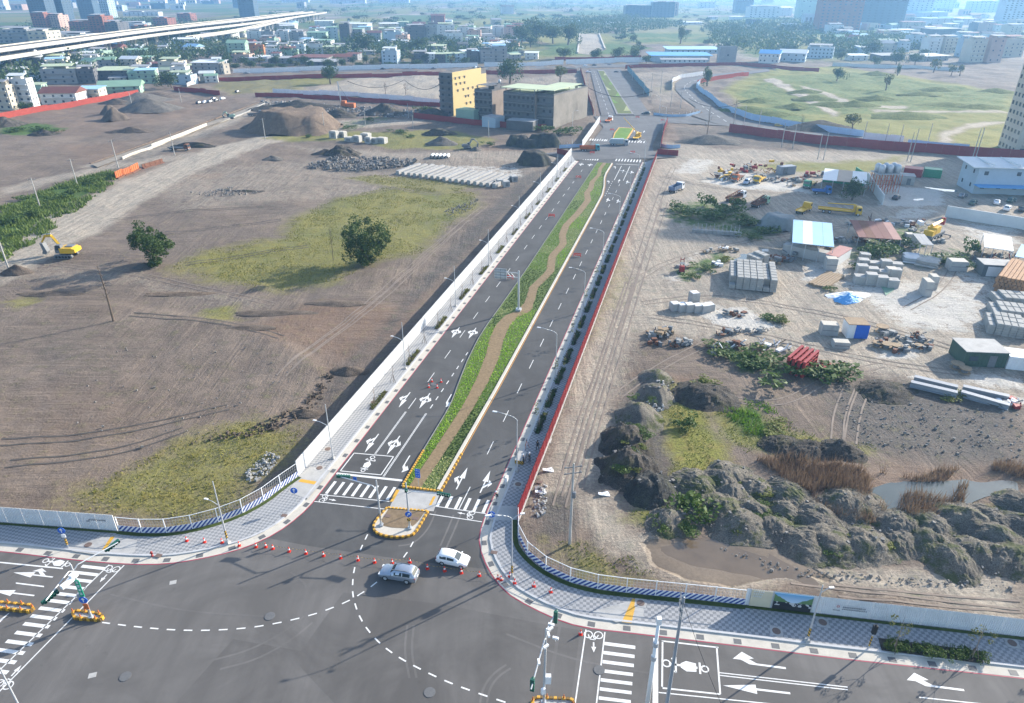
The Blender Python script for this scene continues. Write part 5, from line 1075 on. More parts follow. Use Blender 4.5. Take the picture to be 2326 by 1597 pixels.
P_SILVER = carpaint('car_silver_blue', (.36, .40, .46), .5); P_WHITE = carpaint('car_white', (.8, .8, .8), 0.); P_DARK = carpaint('car_dark', (.05, .055, .06), .2); P_GREY = carpaint('car_grey', (.22, .23, .24), .3); P_GREEN = carpaint('car_green', (.06, .1, .08), .2)
def between(a, b): A, B = G(*a), G(*b); d = B - A; return (A + B) / 2, math.atan2(d.y, d.x)
c_, a_ = between((928, 1327), (875, 1318)); n_ = Vector((-math.sin(a_), math.cos(a_), 0)); n_ = n_ if n_.y > 0 else -n_
car('suv', 'silver-blue SUV facing left in the junction in front of the cones', c_ + n_ * .85, a_, P_SILVER, name='silver_suv')
c_, a_ = between((1000, 1283), (1049, 1293)); n_ = Vector((-math.sin(a_), math.cos(a_), 0)); n_ = n_ if n_.y > 0 else -n_
car('hatch', 'small white hatchback facing right behind the cones', c_ + n_ * .8, a_, P_WHITE, name='white_hatchback')
def truck(lab, p, rz, cabm, bed='dump', bedm=None, L=7.5, group=None, name='parked_truck', load=None):
 r = thing(name, lab, 'truck', p, rz, group); bedm = bedm or cabm; W = 2.3; x1 = L / 2
 link('chassis', cached('tchas%.1f' % L, lambda b: b.box((0, 0, .75), (L * .96, .9, .28)), M_STEELD), r)
 def cabf(b): b.extr([(x1 - 1.75, .62), (x1, .62), (x1, 1.5), (x1 - .16, 2.55), (x1 - .4, 2.72), (x1 - 1.7, 2.72), (x1 - 1.75, 1.8)], -W / 2, W / 2)
 cb = link('cab', cached('tcab%s%.1f' % (cabm.name, L), cabf, cabm), r)
 link('windscreen', cached('tws%.1f' % L, lambda b: b.add([(x1 + .012, -W * .44, 1.58), (x1 + .012, W * .44, 1.58), (x1 - .14, W * .42, 2.45), (x1 - .14, -W * .42, 2.45)], [(0, 1, 2, 3)]), M_GLASS), cb)
 for s in (-1, 1): link('side_window', cached('tsw%.1f' % L, lambda b: b.box((x1 - .75, 0, 2.05), (.95, .02, .75)), M_GLASS), cb, (0, s * (W / 2 + .012), 0)); link('headlight', cached('thl', lambda b: b.box((0, 0, 0), (.06, .35, .18)), M_SIGNW), cb, (x1 + .02, s * .8, .95))
 link('bumper', cached('tbm%.1f' % L, lambda b: b.box((x1 + .05, 0, .65), (.2, W, .34)), M_STEELD), r)
 for x in (x1 - .95, -L * .22, -L * .36) if L > 7 else (x1 - .9, -L * .28):
  for s in (-1, 1): wheel(r, x, s * (W / 2 - .18), .5, .34)
 bl = L - 2.0; xb = -L / 2 + bl / 2
 if bed == 'dump':
  def bf(b):
   b.box((xb, 0, 1.05), (bl, W, .12))
   for s in (-1, 1): b.box((xb, s * (W / 2 - .05), 1.65), (bl, .1, 1.1))
   b.box((xb + bl / 2 - .05, 0, 1.85), (.1, W, 1.5)); b.box((xb - bl / 2 + .05, 0, 1.6), (.1, W, 1.0))
   for i in range(5):
    for s in (-1, 1): b.box((xb - bl / 2 + .3 + i * (bl - .6) / 4, s * (W / 2 + .04), 1.62), (.14, .08, 1.05))
  link('tipper_body', cached('tdump%s%.1f' % (bedm.name, L), bf, bedm), r)
  if load: link('load', cached('tload' + load.name, lambda b: b.box((xb, 0, 1.9), (bl * .9, W * .86, .8), taper=.5), load), r)
 elif bed in ('flat', 'crane', 'rig'):
  link('flatbed', cached('tflat%s%.1f' % (bedm.name, L), lambda b: (b.box((xb, 0, 1.12), (bl, W, .16)), b.box((xb + bl / 2 - .06, 0, 1.6), (.1, W, 1.)), [b.box((xb, s * (W / 2 - .03), 1.3), (bl, .06, .3)) for s in (-1, 1)]), bedm), r)
  if bed == 'crane':
   link('crane_mast', cached('tcm%.1f' % L, lambda b: (b.box((x1 - 2.2, 0, 1.9), (.7, .8, 1.7)), b.box((x1 - 2.2, 0, 2.9), (.9, 1., .5))), bedm), r); link('crane_boom', cached('tcb%.1f' % L, lambda b: (b.tube((x1 - 2.2, 0, 3.2), (-L * .3, 0, 2.9), .2, .15, 6), b.tube((x1 - 2.2, .35, 3.0), (0, .35, 2.9), .1, .1, 6)), bedm), r)
   for s in (-1, 1): link('outrigger', cached('tor%.1f' % L, lambda b: b.box((x1 - 2.3, 0, .6), (.2, .2, 1.1)), M_STEELD), r, (0, s * 1.3, 0))
  if bed == 'rig':
   for j in range(3): link('drill_pipe', cached('tdp%.1f' % L, lambda b: b.tube((-L * .55, 0, 1.7), (x1 - 1.6, 0, 2.9), .14, n=6), M_RUST), r, (0, (j - 1) * .6, j % 2 * .25))
   link('rig_frame', cached('trf%.1f' % L, lambda b: [b.tube((-L * .4 + i * 1.1, s * .9, 1.2), (-L * .4 + i * 1.1, s * .9, 2.2), .08, n=4) for i in range(5) for s in (-1, 1)], M_RUST), r)
 elif bed == 'box': link('compactor_body', cached('tbox%s%.1f' % (bedm.name, L), lambda b: b.extr([(xb - bl / 2, 1.), (xb - bl / 2 - .4, 1.9), (xb - bl / 2 + .3, 2.9), (xb + bl / 2, 3.), (xb + bl / 2, .95)], -W / 2, W / 2), bedm), r); [link('body_rib', cached('trib%.1f' % L, lambda b: b.box((0, 0, 0), (.1, 2.36, 1.9)), M_GREYP), r, (xb - bl / 2 + .6 + i * 1.2, 0, 1.96)) for i in range(4)]
 return r
def onground(a, b): A, B = GT(*a), GT(*b); d = B - A; q = (A + B) / 2; return q, math.atan2(d.y, d.x)
def trk(lab, rear, front, *a, **k_): q, z = onground(rear, front); return truck(lab, q, z, *a, **k_)
def excavator(lab, p, rz, m, k_=1., pose=((.6, 3.6), (3.4, 4.4), (5.2, 2.6), (5.0, .5)), name='excavator', group=None):
 r = thing(name, lab, 'excavator', p, rz, group, k_)
 for s in (-1, 1):
  t = link('track', cached('xtrack', lambda b: b.extr([(-1.9, .25), (-1.6, 0), (1.6, 0), (1.9, .25), (1.9, .55), (1.6, .8), (-1.6, .8), (-1.9, .55)], -.28, .28), M_STEELD), r, (0, s * 1.05, 0))
  for i in range(5): link('roller', cached('xroll', lambda b: b.tube((0, -.31, 0), (0, .31, 0), .26, n=8), M_BLACK), t, (-1.3 + i * .65, 0, .36))
 link('turntable', cached('xturn', lambda b: b.lathe([(.8, .75), (.8, 1.05)], n=12), M_STEELD), r)
 bo = link('house', cached('xhouse' + m.name, lambda b: (b.box((-.9, 0, 1.65), (2.6, 2.5, 1.1)), b.box((.7, -.65, 1.3), (.9, 1.1, .4))), m), r); link('counterweight', cached('xcw' + m.name, lambda b: b.extr([(-2.2, 1.1), (-2.75, 1.25), (-2.75, 1.95), (-2.2, 2.1)], -1.25, 1.25), m), r); link('engine_cover', cached('xec', lambda b: b.box((-1.2, -.3, 2.28), (1.5, 1.4, .2)), M_STEELD), r)
 cb = link('cab', cached('xcab' + m.name, lambda b: b.extr([(0, 1.1), (1.35, 1.1), (1.3, 2.), (.95, 2.85), (0, 2.85)], .25, 1.2), M_STEELD), r); link('cab_glass', cached('xcg', lambda b: (b.box((.62, 1.215, 2.25), (1., .02, .95)), b.box((.62, .235, 2.25), (1., .02, .95)), b.add([(1.37, .32, 1.4), (1.37, 1.13, 1.4), (1.0, 1.13, 2.75), (1.0, .32, 2.75)], [(0, 1, 2, 3)])), M_GLASS), cb)
 (ax, az), (bx_, bz), (cx_, cz), (dx, dz) = pose
 def boomf(b):
  b.tube((ax, -.35, az - 2.), (bx_, -.35, bz), .34, .26, 4); b.tube((bx_, -.35, bz), (cx_, -.35, cz), .28, .2, 4)
 link('boom', MB().tube((ax, -.35, az - 2.), ((ax + bx_) / 2, -.35, bz + .1), .32, .34, 4).tube(((ax + bx_) / 2, -.35, bz + .1), (bx_, -.35, bz), .34, .24, 4).mesh('boom', m), r); link('stick', MB().tube((bx_ - .3, -.35, bz + .25), (cx_, -.35, cz), .25, .17, 4).mesh('stick', m), r); link('ram', MB().tube((ax + .3, -.35, az - 1.9), ((ax + bx_) / 2 + .2, -.35, bz - .5), .1, .08, 6).tube(((ax + bx_) / 2, -.35, bz + .5), (bx_ + .2, -.35, bz + .35), .09, .08, 6).mesh('ram', M_STEEL), r)
 link('bucket', MB().extr([(cx_ + .2, cz), (cx_ - .35, cz - .1), (dx - .75, dz + .5), (dx - .4, dz - .1), (dx + .35, dz + .1), (dx + .1, dz + .7)], -.9, .2).mesh('bucket', M_STEELD), r)
 return r
# ------------------------------------------------------------------ people: one skinned body each
SKIN = mat('skin', (.42, .27, .19), .6, .05, 3.); HAIR = mat('hair_black', (.02, .018, .016), .6, .1, 3.); SHOE = mat('shoe_dark', (.04, .04, .04), .6, .1, 3.)
def cloth(n, c): return mat('cloth_' + n, c, .85, .12, 4.)
def person(lab, p, rz, shirt, trousers, pose='stand', hat=None, vest=None):
 r = thing('person', lab, 'person', p, rz)
 hipz = {'stand': .92, 'walk': .9, 'crouch': .38}[pose]; J = []; E_ = []; Rd = []; T = []
 def v(x, y, z, rad, tag_): J.append((x, y, z)); Rd.append(rad); T.append(tag_); return len(J) - 1
 def e(a, b): E_.append((a, b))
 fw = .28 if pose == 'crouch' else .03; top = hipz + (.40 if pose == 'crouch' else .5)
 hip = v(0, 0, hipz, .145, 1); wa = v(0, fw * .4, hipz + .2, .125, 0); ch = v(0, fw * .9, top - .05, .15, 0); nk = v(0, fw + .01, top + .08, .062, 2); h1 = v(0, fw + .03, top + .2, .085, 2); h2 = v(0, fw + .03, top + .32, .078, 2)
 nose = v(0, fw + .13, top + .23, .016, 2); e(h1, nose)
 for a, b in ((hip, wa), (wa, ch), (ch, nk), (nk, h1), (h1, h2)): e(a, b)
 for s in (-1, 1):
  st = {'stand': .03, 'walk': .28, 'crouch': 0}[pose] * s
  th = v(s * .1, 0, hipz - .04, .09, 1); kn = v(s * .12, (.38 if pose == 'crouch' else st * .6 + .02), (.42 if pose == 'crouch' else hipz * .53), .062, 1); an = v(s * .12, (.12 if pose == 'crouch' else st), .1, .045, 1); to = v(s * .13, (.12 if pose == 'crouch' else st) + .17, .04, .038, 3)
  e(hip, th); e(th, kn); e(kn, an); e(an, to)
  sh = v(s * .19, fw * .9, top - .02, .062, 0); el = v(s * .25, fw * .9 + (.22 if pose == 'crouch' else -.02 - st * .3), top - .28, .044, 0); wr = v(s * .2, fw + (.34 if pose == 'crouch' else .12 + abs(st) * .2), top - (.36 if pose == 'crouch' else .46), .032, 2); pa = v(s * .19, fw + (.42 if pose == 'crouch' else .15), top - (.40 if pose == 'crouch' else .54), .034, 2)
  e(ch, sh); e(sh, el); e(el, wr); e(wr, pa)
  for k_ in range(4):
   f1 = v(s * .19 + (k_ - 1.5) * .02, fw + (.47 if pose == 'crouch' else .165) + .006 * k_, top - (.43 if pose == 'crouch' else .60) + (.008 if k_ in (0, 3) else 0), .009, 2); f2 = v(s * .19 + (k_ - 1.5) * .021, fw + (.485 if pose == 'crouch' else .185), top - (.46 if pose == 'crouch' else .635) + (.012 if k_ in (0, 3) else 0), .008, 2); e(pa, f1); e(f1, f2)
  t1 = v(s * .15, fw + (.44 if pose == 'crouch' else .18), top - (.40 if pose == 'crouch' else .55), .01, 2); e(pa, t1)
 me = bpy.data.meshes.new('body'); me.from_pydata(J, E_, []); ob = bpy.data.objects.new('body_tmp', me); COL.objects.link(ob)
 sk = ob.modifiers.new('s', 'SKIN'); sk.use_smooth_shade = True
 for i, d in enumerate(me.skin_vertices[0].data): d.radius = (Rd[i], Rd[i] * (.72 if T[i] == 0 and Rd[i] > .1 else 1)); d.use_root = (i == 0)
 ob.modifiers.new('u', 'SUBSURF').render_levels = 1; bpy.context.view_layer.update(); dg = bpy.context.evaluated_depsgraph_get(); m2_ = bpy.data.meshes.new_from_object(ob.evaluated_get(dg)); bpy.data.objects.remove(ob)
 m2_.materials.clear()
 for q in (shirt, trousers, SKIN, SHOE): m2_.materials.append(q)
 Jn = np.array([[(np.array(J[a]) * (1 - f) + np.array(J[b]) * f) for f in (.25, .75)] for a, b in E_]).reshape(-1, 3); Tn = np.array([[T[a], T[b]] for a, b in E_]).ravel()
 for pl in m2_.polygons: pl.material_index = int(Tn[np.argmin(((Jn - np.array(pl.center)) ** 2).sum(1))])
 link('body', m2_, r); hz_ = (0, fw + .03, top + .27)
 link('helmet' if hat else 'hair', cached('hat' + (hat.name if hat else 'h'), lambda b: (b.lathe([(.115, -.03), (.115, .04), (.085, .12), (.03, .15)], n=12), b.box((0, .12, -.02), (.2, .1, .02)) if hat else b.box((0, -.06, -.08), (.15, .06, .12))), hat or HAIR, True), r, hz_)
 for s in (-1, 1): link('eye', cached('eye', lambda b: b.box((0, 0, 0), (.022, .012, .012)), HAIR), r, (s * .03, fw + .112, top + .255))
 if vest: link('vest', cached('vest' + vest.name, lambda b: b.lathe([(.185, 0), (.20, .18), (.20, .36), (.12, .42)], n=12), vest, True), r, (0, fw * .8, top - .42), 0, (1, .74, 1))
 return r
BLK = cloth('black', (.02, .02, .022)); NAVY = cloth('navy', (.03, .04, .07)); GRY = cloth('grey', (.15, .16, .17)); TAN = cloth('tan', (.3, .25, .18)); HELM = mat('helmet_white', (.8, .8, .8), .35, .03, 2.)
person('person in black walking along the right pavement by the red hoarding', G(1221, 1022, .15), R(160), BLK, BLK, 'walk'); person('worker in dark clothes and white helmet beside the pale cabinet', G(1189, 1054, .15), R(100), NAVY, BLK, 'stand', HELM, None)
person('worker in white helmet and vest nearest the red hoarding', G(1203, 1050, .15), R(120), GRY, NAVY, 'stand', HELM, cloth('vest_black', (.05, .05, .05))); person('person in grey jacket standing at the kerb beside the lamp post', G(1174, 1035, .15), R(-30), GRY, NAVY, 'stand')
person('person crouching at the right kerb next to the crossing', G(1132, 1132, .12), R(70), BLK, GRY, 'crouch', HELM); person('person in dark clothes walking across the yard behind the crane truck', GT(1977, 497), R(-100), BLK, NAVY, 'walk')
# their tripod survey stand
r = thing('survey_tripod', 'small survey tripod set up on the right pavement', 'tripod', G(1196, 1017, .15))
for i in range(3): link('leg', cached('tpl', lambda b: b.tube((0, 0, 1.3), (.45, 0, 0), .03, n=5), M_ORANGE), r, None, i * 2.09)
link('instrument', cached('tpi', lambda b: b.box((0, 0, 1.45), (.2, .25, .32)), M_STEELD), r)
# ------------------------------------------------------------------ buildings kit
def rectmesh(): return cached('win_unit', lambda b: b.box((0, 0, 0), (1, .12, 1)), M_WIN)
WALLS = {'w': mat('wall_white', (.62, .62, .60), .8, .1, .12, stain=.2), 'c': mat('wall_cream', (.52, .47, .38), .85, .12, .12, stain=.25), 'g': mat('wall_grey', (.30, .30, .30), .85, .15, .12, stain=.35), 'd': mat('wall_dark', (.13, .13, .135), .85, .2, .15, stain=.4), 'b': mat('wall_brick', (.27, .11, .075), .85, .15, .12, stain=.2), 'p': mat('wall_pink', (.48, .33, .27), .85, .12, .12, stain=.2), 'l': mat('wall_pale_blue', (.40, .48, .54), .8, .1, .12), 'e': mat('wall_green', (.30, .42, .33), .8, .1, .12), 'y': mat('wall_yellow', (.55, .42, .19), .8, .06, .1), 't': mat('wall_teal_glass', (.06, .10, .14), .4, .15, .1), 'o': mat('wall_orange', (.5, .2, .08), .8, .15, .12)}
ROOFS = {'n': mat('roof_green', (.23, .36, .25), .6, .15, .15), 'm': mat('roof_palegreen', (.45, .50, .32), .6, .12, .15, stain=.2), 'w': mat('roof_white', (.66, .67, .66), .6, .1, .15), 'r': mat('roof_rust', (.18, .07, .055), .7, .2, .2, stain=.3), 'b': mat('roof_blue', (.10, .32, .62), .5, .1, .2), 'g': mat('roof_grey', (.33, .33, .33), .8, .2, .15, stain=.3), 'k': mat('roof_dark', (.12, .12, .12), .8, .2, .2), 's': mat('roof_skyblue', (.35, .55, .72), .5, .1, .2)}
CN = {'w': 'white', 'c': 'cream', 'g': 'grey', 'd': 'dark grey', 'b': 'brick-red', 'p': 'pinkish', 'l': 'pale blue', 'e': 'pale green', 'y': 'yellow', 't': 'dark glass', 'o': 'orange'}; RN = {'n': 'green', 'm': 'pale green', 'w': 'white', 'r': 'rust-red', 'b': 'bright blue', 'g': 'grey', 'k': 'dark', 's': 'sky-blue'}
def ubox(): return cached
def bx(par, name, c, d, m, rz=0.): return link(name, cached('ub_' + m.name, lambda b: b.box((0, 0, 0), (1, 1, 1)), m), par, c, rz, tuple(d))
def bld(lab, p, rz, w_, d_, h, wall='w', roof='g', style='flat', ns=None, nw=None, nsd=None, name='house', cat='house', group=None, side=1, top=True, tank=True, winm=None, ww=1.3, wh=1.25):
 r = thing(name, lab, cat, p, rz, group); wm, rm = WALLS[wall], ROOFS[roof]; bx(r, 'wall', (w_ / 2, d_ / 2, h / 2 - .5), (w_, d_, h + 1), wm)
 ns = max(1, int(h / 3.1)) if ns is None else ns; nw = max(1, int(w_ / 3.2)) if nw is None else nw; nsd = max(1, int(d_ / 4.)) if nsd is None else nsd; fh = h / ns
 wmesh = rectmesh() if winm is None else cached('win_' + winm.name, lambda b: b.box((0, 0, 0), (1, .12, 1)), winm)
 for s in range(ns):
  z = fh * (s + .55)
  if s and (wall in 'wgcde' or ns > 6) and nw > 1: bx(r, 'balcony', (w_ / 2, -.45, z - fh * .36), (w_ * .9, .9, fh * .2), wm)
  for i in range(nw): random.random() < .85 and link('window', wmesh, r, (w_ * (i + .5) / nw, 0, z), 0, (min(ww, w_ / nw * .6), 1, min(wh, fh * .5)))
  for i in range(nsd): link('window', wmesh, r, (w_ if side > 0 else 0, d_ * (i + .5) / nsd, z), R(90), (min(ww * .7, d_ / nsd * .5), 1, min(wh, fh * .45)))
 if style == 'gable': link('roof', cached('gable' + rm.name, lambda b: b.add([(-.04, -.06, 0), (1.04, -.06, 0), (1.04, 1.06, 0), (-.04, 1.06, 0), (-.04, .5, 1), (1.04, .5, 1)], [(0, 1, 5, 4), (2, 3, 4, 5), (0, 4, 3), (1, 2, 5), (3, 2, 1, 0)]), rm), r, (0, 0, h), 0, (w_, d_, min(d_ * .22, 3.)))
 elif style == 'shed': link('roof', cached('shedr' + rm.name, lambda b: b.add([(-.05, -.06, 0), (1.05, -.06, 0), (1.05, 1.06, 1), (-.05, 1.06, 1), (-.05, -.06, -.25), (1.05, -.06, -.25), (1.05, 1.06, .75), (-.05, 1.06, .75)], [(0, 1, 2, 3), (7, 6, 5, 4), (0, 4, 5, 1), (1, 5, 6, 2), (2, 6, 7, 3), (3, 7, 4, 0)]), rm), r, (0, 0, h), 0, (w_, d_, .8))
 else:
  bx(r, 'roof', (w_ / 2, d_ / 2, h + .06), (w_ - .5, d_ - .5, .14), rm)
  for c, dd in (((w_ / 2, .1, h + .35), (w_, .2, .9)), ((w_ / 2, d_ - .1, h + .35), (w_, .2, .9)), ((.1, d_ / 2, h + .35), (.2, d_ - .4, .9)), ((w_ - .1, d_ / 2, h + .35), (.2, d_ - .4, .9))): bx(r, 'parapet', c, dd, wm)
  if top:
   k_ = random.random(); bx(r, 'stair_head', (w_ * (.25 + .4 * k_), d_ * .7, h + 1.4), (w_ * .35, d_ * .4, 2.6), wm); link('rooftop_canopy', cached('shedr' + rm.name, lambda b: 0, rm) if ('shedr' + rm.name) in _mc else cached('cano' + rm.name, lambda b: b.box((.5, .5, 0), (1, 1, .15)), rm), r, (w_ * .08, d_ * .08, h + 2.5), 0, (w_ * .8, d_ * .5, 1.))
  if tank: link('water_tank', cached('wtank', lambda b: b.lathe([(.7, 0), (.7, 1.6), (.4, 1.9)], n=10), M_STEEL, True), r, (w_ * .8, d_ * .75, h + .3 + (2.4 if top and k_ > .4 else 0)))
 return r
def hpix(x, y, wpx, hp, lab, dpt=None, rz=None, **k_):     # a house by its left foot, width and height in the photograph
 p = GT(x, y); m = mpp(x, y); w_ = wpx * m; h = hpx(x, y, y - hp); return bld(lab, p, R(-7) if rz is None else rz, w_, dpt or max(6., w_ * .7), h, **k_)
# ------------------------------------------------------------------ left field: plants and poles
def herotree(px, py, top, wpx, lab, seed, m=L_TREE, n=8000):
 p = GT(px, py); h = hpx(px, py, top); wd = wpx * mpp(px, py); rr = np.random.default_rng(seed); r = thing('broadleaf_tree', lab, 'tree', p)
 lb = [(rr.normal() * wd * .25, rr.normal() * wd * .25, h * rr.uniform(.18, .86), wd * rr.uniform(.07, .19)) for _ in range(46)] + [(rr.normal() * wd * .1, rr.normal() * wd * .1, h * .1, wd * .09) for _ in range(7)]
 link('crown', cloudmesh('crown', n, lb, .25, m, seed, .95, .3), r); b = MB()
 for i in range(7):
  a = i * .9 + seed; q = lb[i * 3]; mid = (math.cos(a) * .5, math.sin(a) * .5, h * .28); b.tube((math.cos(a) * .15, math.sin(a) * .15, -.2), mid, .17, .11, 6); b.tube(mid, q[:3], .11, .04, 5)
  q2 = lb[i * 3 + 1]; b.tube(mid, q2[:3], .07, .03, 4)
 b.build('trunk', M_BARK, r); return r
herotree(357, 606, 508, 92, 'round multi-stemmed tree left of the big grass patch, near the yellow excavator', 3); herotree(834, 601, 490, 112, 'large leafy tree standing at the lower edge of the grass patch', 5)
def bare(px, py, top, lab, n=14, m=M_BARKP, r0=.22, fold=.35, name='bare_tree', spread=1.2):
 p = GT(px, py); h = hpx(px, py, top); rr = random.Random(px); r = thing(name, lab, 'tree', p); link('trunk', MB().tube((0, 0, -.2), (.15, 0, h * .55), r0, r0 * .6, 7).tube((.15, 0, h * .55), (-.1, .1, h), r0 * .6, .03, 6).mesh('trunk', m), r); b = MB()
 for i in range(n):
  z = h * (fold + (1 - fold) * i / n); a = rr.random() * 6.28; L = rr.uniform(.5, 1.) * spread * (1.3 - z / h); q = Vector((.1 + math.cos(a) * L, math.sin(a) * L, z + L * .7)); b.tube((.05, 0, z), q, .05, .02, 4)
  for j in range(2): b.tube(q * .6 + Vector((.02, 0, z * .4)), q + Vector((rr.uniform(-.4, .4), rr.uniform(-.4, .4), .5)), .025, .012, 3)
 link('branches', b.mesh('branches', m), r); return r
bare(258, 729, 605, 'tall dead tree trunk with few short branches in the left soil field', 16, M_BARK, .26, .4); bare(757, 592, 520, 'thin bare sapling left of the large leafy tree', 10, M_BARK, .08, .5)
for i, (x, y, t) in enumerate(((880, 262, 200), (882, 263, 195), (925, 245, 205))): pass
bare(876, 223, 186, 'tall bare tree by the pale hoarding left of the yellow building', 18, M_BARK, .25, .5, spread=3.); bare(922, 226, 190, 'second bare tree by the pale hoarding, nearer the yellow building', 18, M_BARK, .2, .5, spread=3.)
for i, (x, y, t, l) in enumerate(((20, 612, 500, 'nearest the left frame edge'), (91, 470, 404, 'at the lower edge of the weed strip'), (176, 421, 360, 'halfway along the weed strip'), (269, 382, 318, 'beside the orange panels'), (397, 353, 300, 'beside the dark flatbed on the dirt track'), (603, 318, 268, 'in front of the large soil mound'), (738, 300, 255, 'right of the large soil mound'), (830, 286, 250, 'among debris left of the green verge'), (938, 292, 262, 'pale one before the red hoarding'), (928, 268, 235, 'dark one behind the red hoarding'), (1110, 312, 274, 'right end of the red hoarding row'), (412, 232, 200, 'on the flat soil left of the parking bay'), (300, 240, 210, 'beside the twin gravel mounds'))):
 upole(GT(x, y), hpx(x, y, t), 'thin utility pole ' + l, 1 if i < 7 else 0, R(30), M_CONC, 'poles of the left field', R(3) * (i % 3 - 1), False)
def wires(name, lab, pts, sag=1.2, n=8, r_=.02):
 b = MB(); o = pts[0]
 for a, c in zip(pts[:-1], pts[1:]):
  q = [a.lerp(c, t / n) - Vector((0, 0, sag * 4 * (t / n) * (1 - t / n))) - o for t in range(n + 1)]; b.path(q, r_, 3)
 ob = tag(b.build(name, M_BLACK), lab, 'cable'); ob.location = o; return ob
def ptop(x, y, t): p = GT(x, y); p.z += hpx(x, y, t) - .4; return p
wires('overhead_cable', 'sagging overhead wires between the poles of the left weed strip', [ptop(20, 612, 500), ptop(91, 470, 404), ptop(176, 421, 360), ptop(269, 382, 318), ptop(397, 353, 300), ptop(603, 318, 268), ptop(738, 300, 255), ptop(928, 268, 235)])
wires('overhead_cable', 'pair of overhead wires running from the tall wooden pole at the bottom', [G(1508, 1640) + Vector((0, 0, 16)), G(1620, 1900) + Vector((0, 0, 13))], .6)
# rough grass and weeds as masses of blades
def scatter(name, lab, polys, dens, h, m, seed, wv=.07, lean=.5, par=None, keep=None, cat='grass'):
 rr = np.random.default_rng(seed); Vs = [];
 for px in polys:
  P = [G(*q) for q in px]; xs = [p.x for p in P]; ys = [p.y for p in P]; A = (max(xs) - min(xs)) * (max(ys) - min(ys)); n = int(min(A * dens, 26000)); x = rr.uniform(min(xs), max(xs), n); y = rr.uniform(min(ys), max(ys), n)
  ok = inpoly(x + (fbm(x * .2, y * .2, 2, seed) - .4) * 6, y + (fbm(x * .2 + 9, y * .2, 2, seed) - .4) * 6, P) & (fbm(x * .16, y * .16, 3, seed + 3) > .34); x, y = x[ok], y[ok]; z = hgt(x, y) - .05; k_ = len(x)
  a = rr.random(k_) * 6.283; dx, dy = np.cos(a), np.sin(a); s = wv * rr.uniform(.7, 1.5, k_); H_ = h * rr.uniform(.4, 1.2, k_) * (.6 + .8 * vn(x * .3, y * .3, seed)); lx, ly = rr.normal(size=k_) * lean * H_, rr.normal(size=k_) * lean * H_
  V = np.zeros((k_ * 3, 3)); V[0::3] = np.stack([x - dx * s, y - dy * s, z], 1); V[1::3] = np.stack([x + dx * s, y + dy * s, z], 1); V[2::3] = np.stack([x + lx, y + ly, z + H_], 1); Vs.append(V)
 V = np.concatenate(Vs); k_ = len(V) // 3; me = bpy.data.meshes.new(name); me.from_pydata(V.tolist(), [], np.arange(k_ * 3).reshape(-1, 3).tolist()); me.materials.append(m); return stuff(link(name, me), lab, cat)
L_DRY = leafmat('grass_dry', (.17, .185, .035), (.26, .235, .065), (.3, .23, .09))
scatter('rough_grass', 'yellow-green rough grass patches on the left field', [g[0] for g in GRASS[:3]], 5.5, .42, L_DRY, 11, .09)
scatter('rough_grass', 'tall green and brown weeds along the left dirt road', [LUSH[1][0], [(0, 560), (40, 545), (110, 500), (250, 400), (290, 392), (160, 490), (60, 560), (0, 600)]], 5., 1.3, L_WEED, 12, .2, .4)
scatter('rough_grass', 'grass between the gravel heaps on the right', [g[0] for g in GRASS[4:8]], 9., .35, leafmat('grass_fresh', (.13, .17, .03), (.19, .21, .05), (.30, .2, .08)), 13, .08)
scatter('rough_grass', 'bright green weeds beside the dark pile on the right', [LUSH[5][0], [(1690, 900), (1760, 910), (1780, 940), (1700, 925)]], 14., .6, leafmat('weed_bright', (.10, .19, .02), (.16, .27, .03)), 14, .1)
for i, (x, y, w_, h, l) in enumerate(((30, 505, 10, 3, 'lush weed clump at the left frame edge'), (75, 490, 9, 3, 'lush weed clump beside the pole at the strip edge'), (125, 455, 11, 3.2, 'lush weed clump in the middle of the weed strip'), (165, 440, 9, 2.8, 'lush weed clump under the second pole'), (205, 415, 10, 2.6, 'lush weed clump near the far end of the strip'), (245, 402, 7, 2.2, 'small weed clump before the orange panels'), (60, 455, 9, 2.5, 'weed clump at the upper side of the strip'), (20, 540, 7, 2, 'low weed clump beside the dirt road at left'), (40, 298, 22, 2.6, 'long low green bush on the upper left soil'), (95, 296, 20, 2.6, 'low green bush right of the long one on the upper left soil'), (130, 300, 10, 2., 'small bush at the end of the green patch upper left'), (700, 312, 9, 1.6, 'low bush left of the concrete boxes'), (795, 292, 14, 2.2, 'green bush on the verge behind the concrete boxes'), (840, 275, 12, 2.5, 'green bush among the debris in mid-left'), (870, 262, 9, 2., 'bush right of the debris'), (905, 302, 16, 2., 'wide bush before the red hoarding'), (930, 312, 10, 1.8, 'small bush before the red hoarding'), (965, 252, 20, 3.5, 'bushes left of the yellow building'), (1238, 300, 16, 5, 'tall bush at the corner of the grey wall'), (1285, 305, 22, 5, 'broad bush in front of the grey wall'), (1110, 330, 10, 2, 'low bush beside the dirt track')), 0): bush(x, y, w_ * .62 if i < 8 else w_ * .55, h, l)
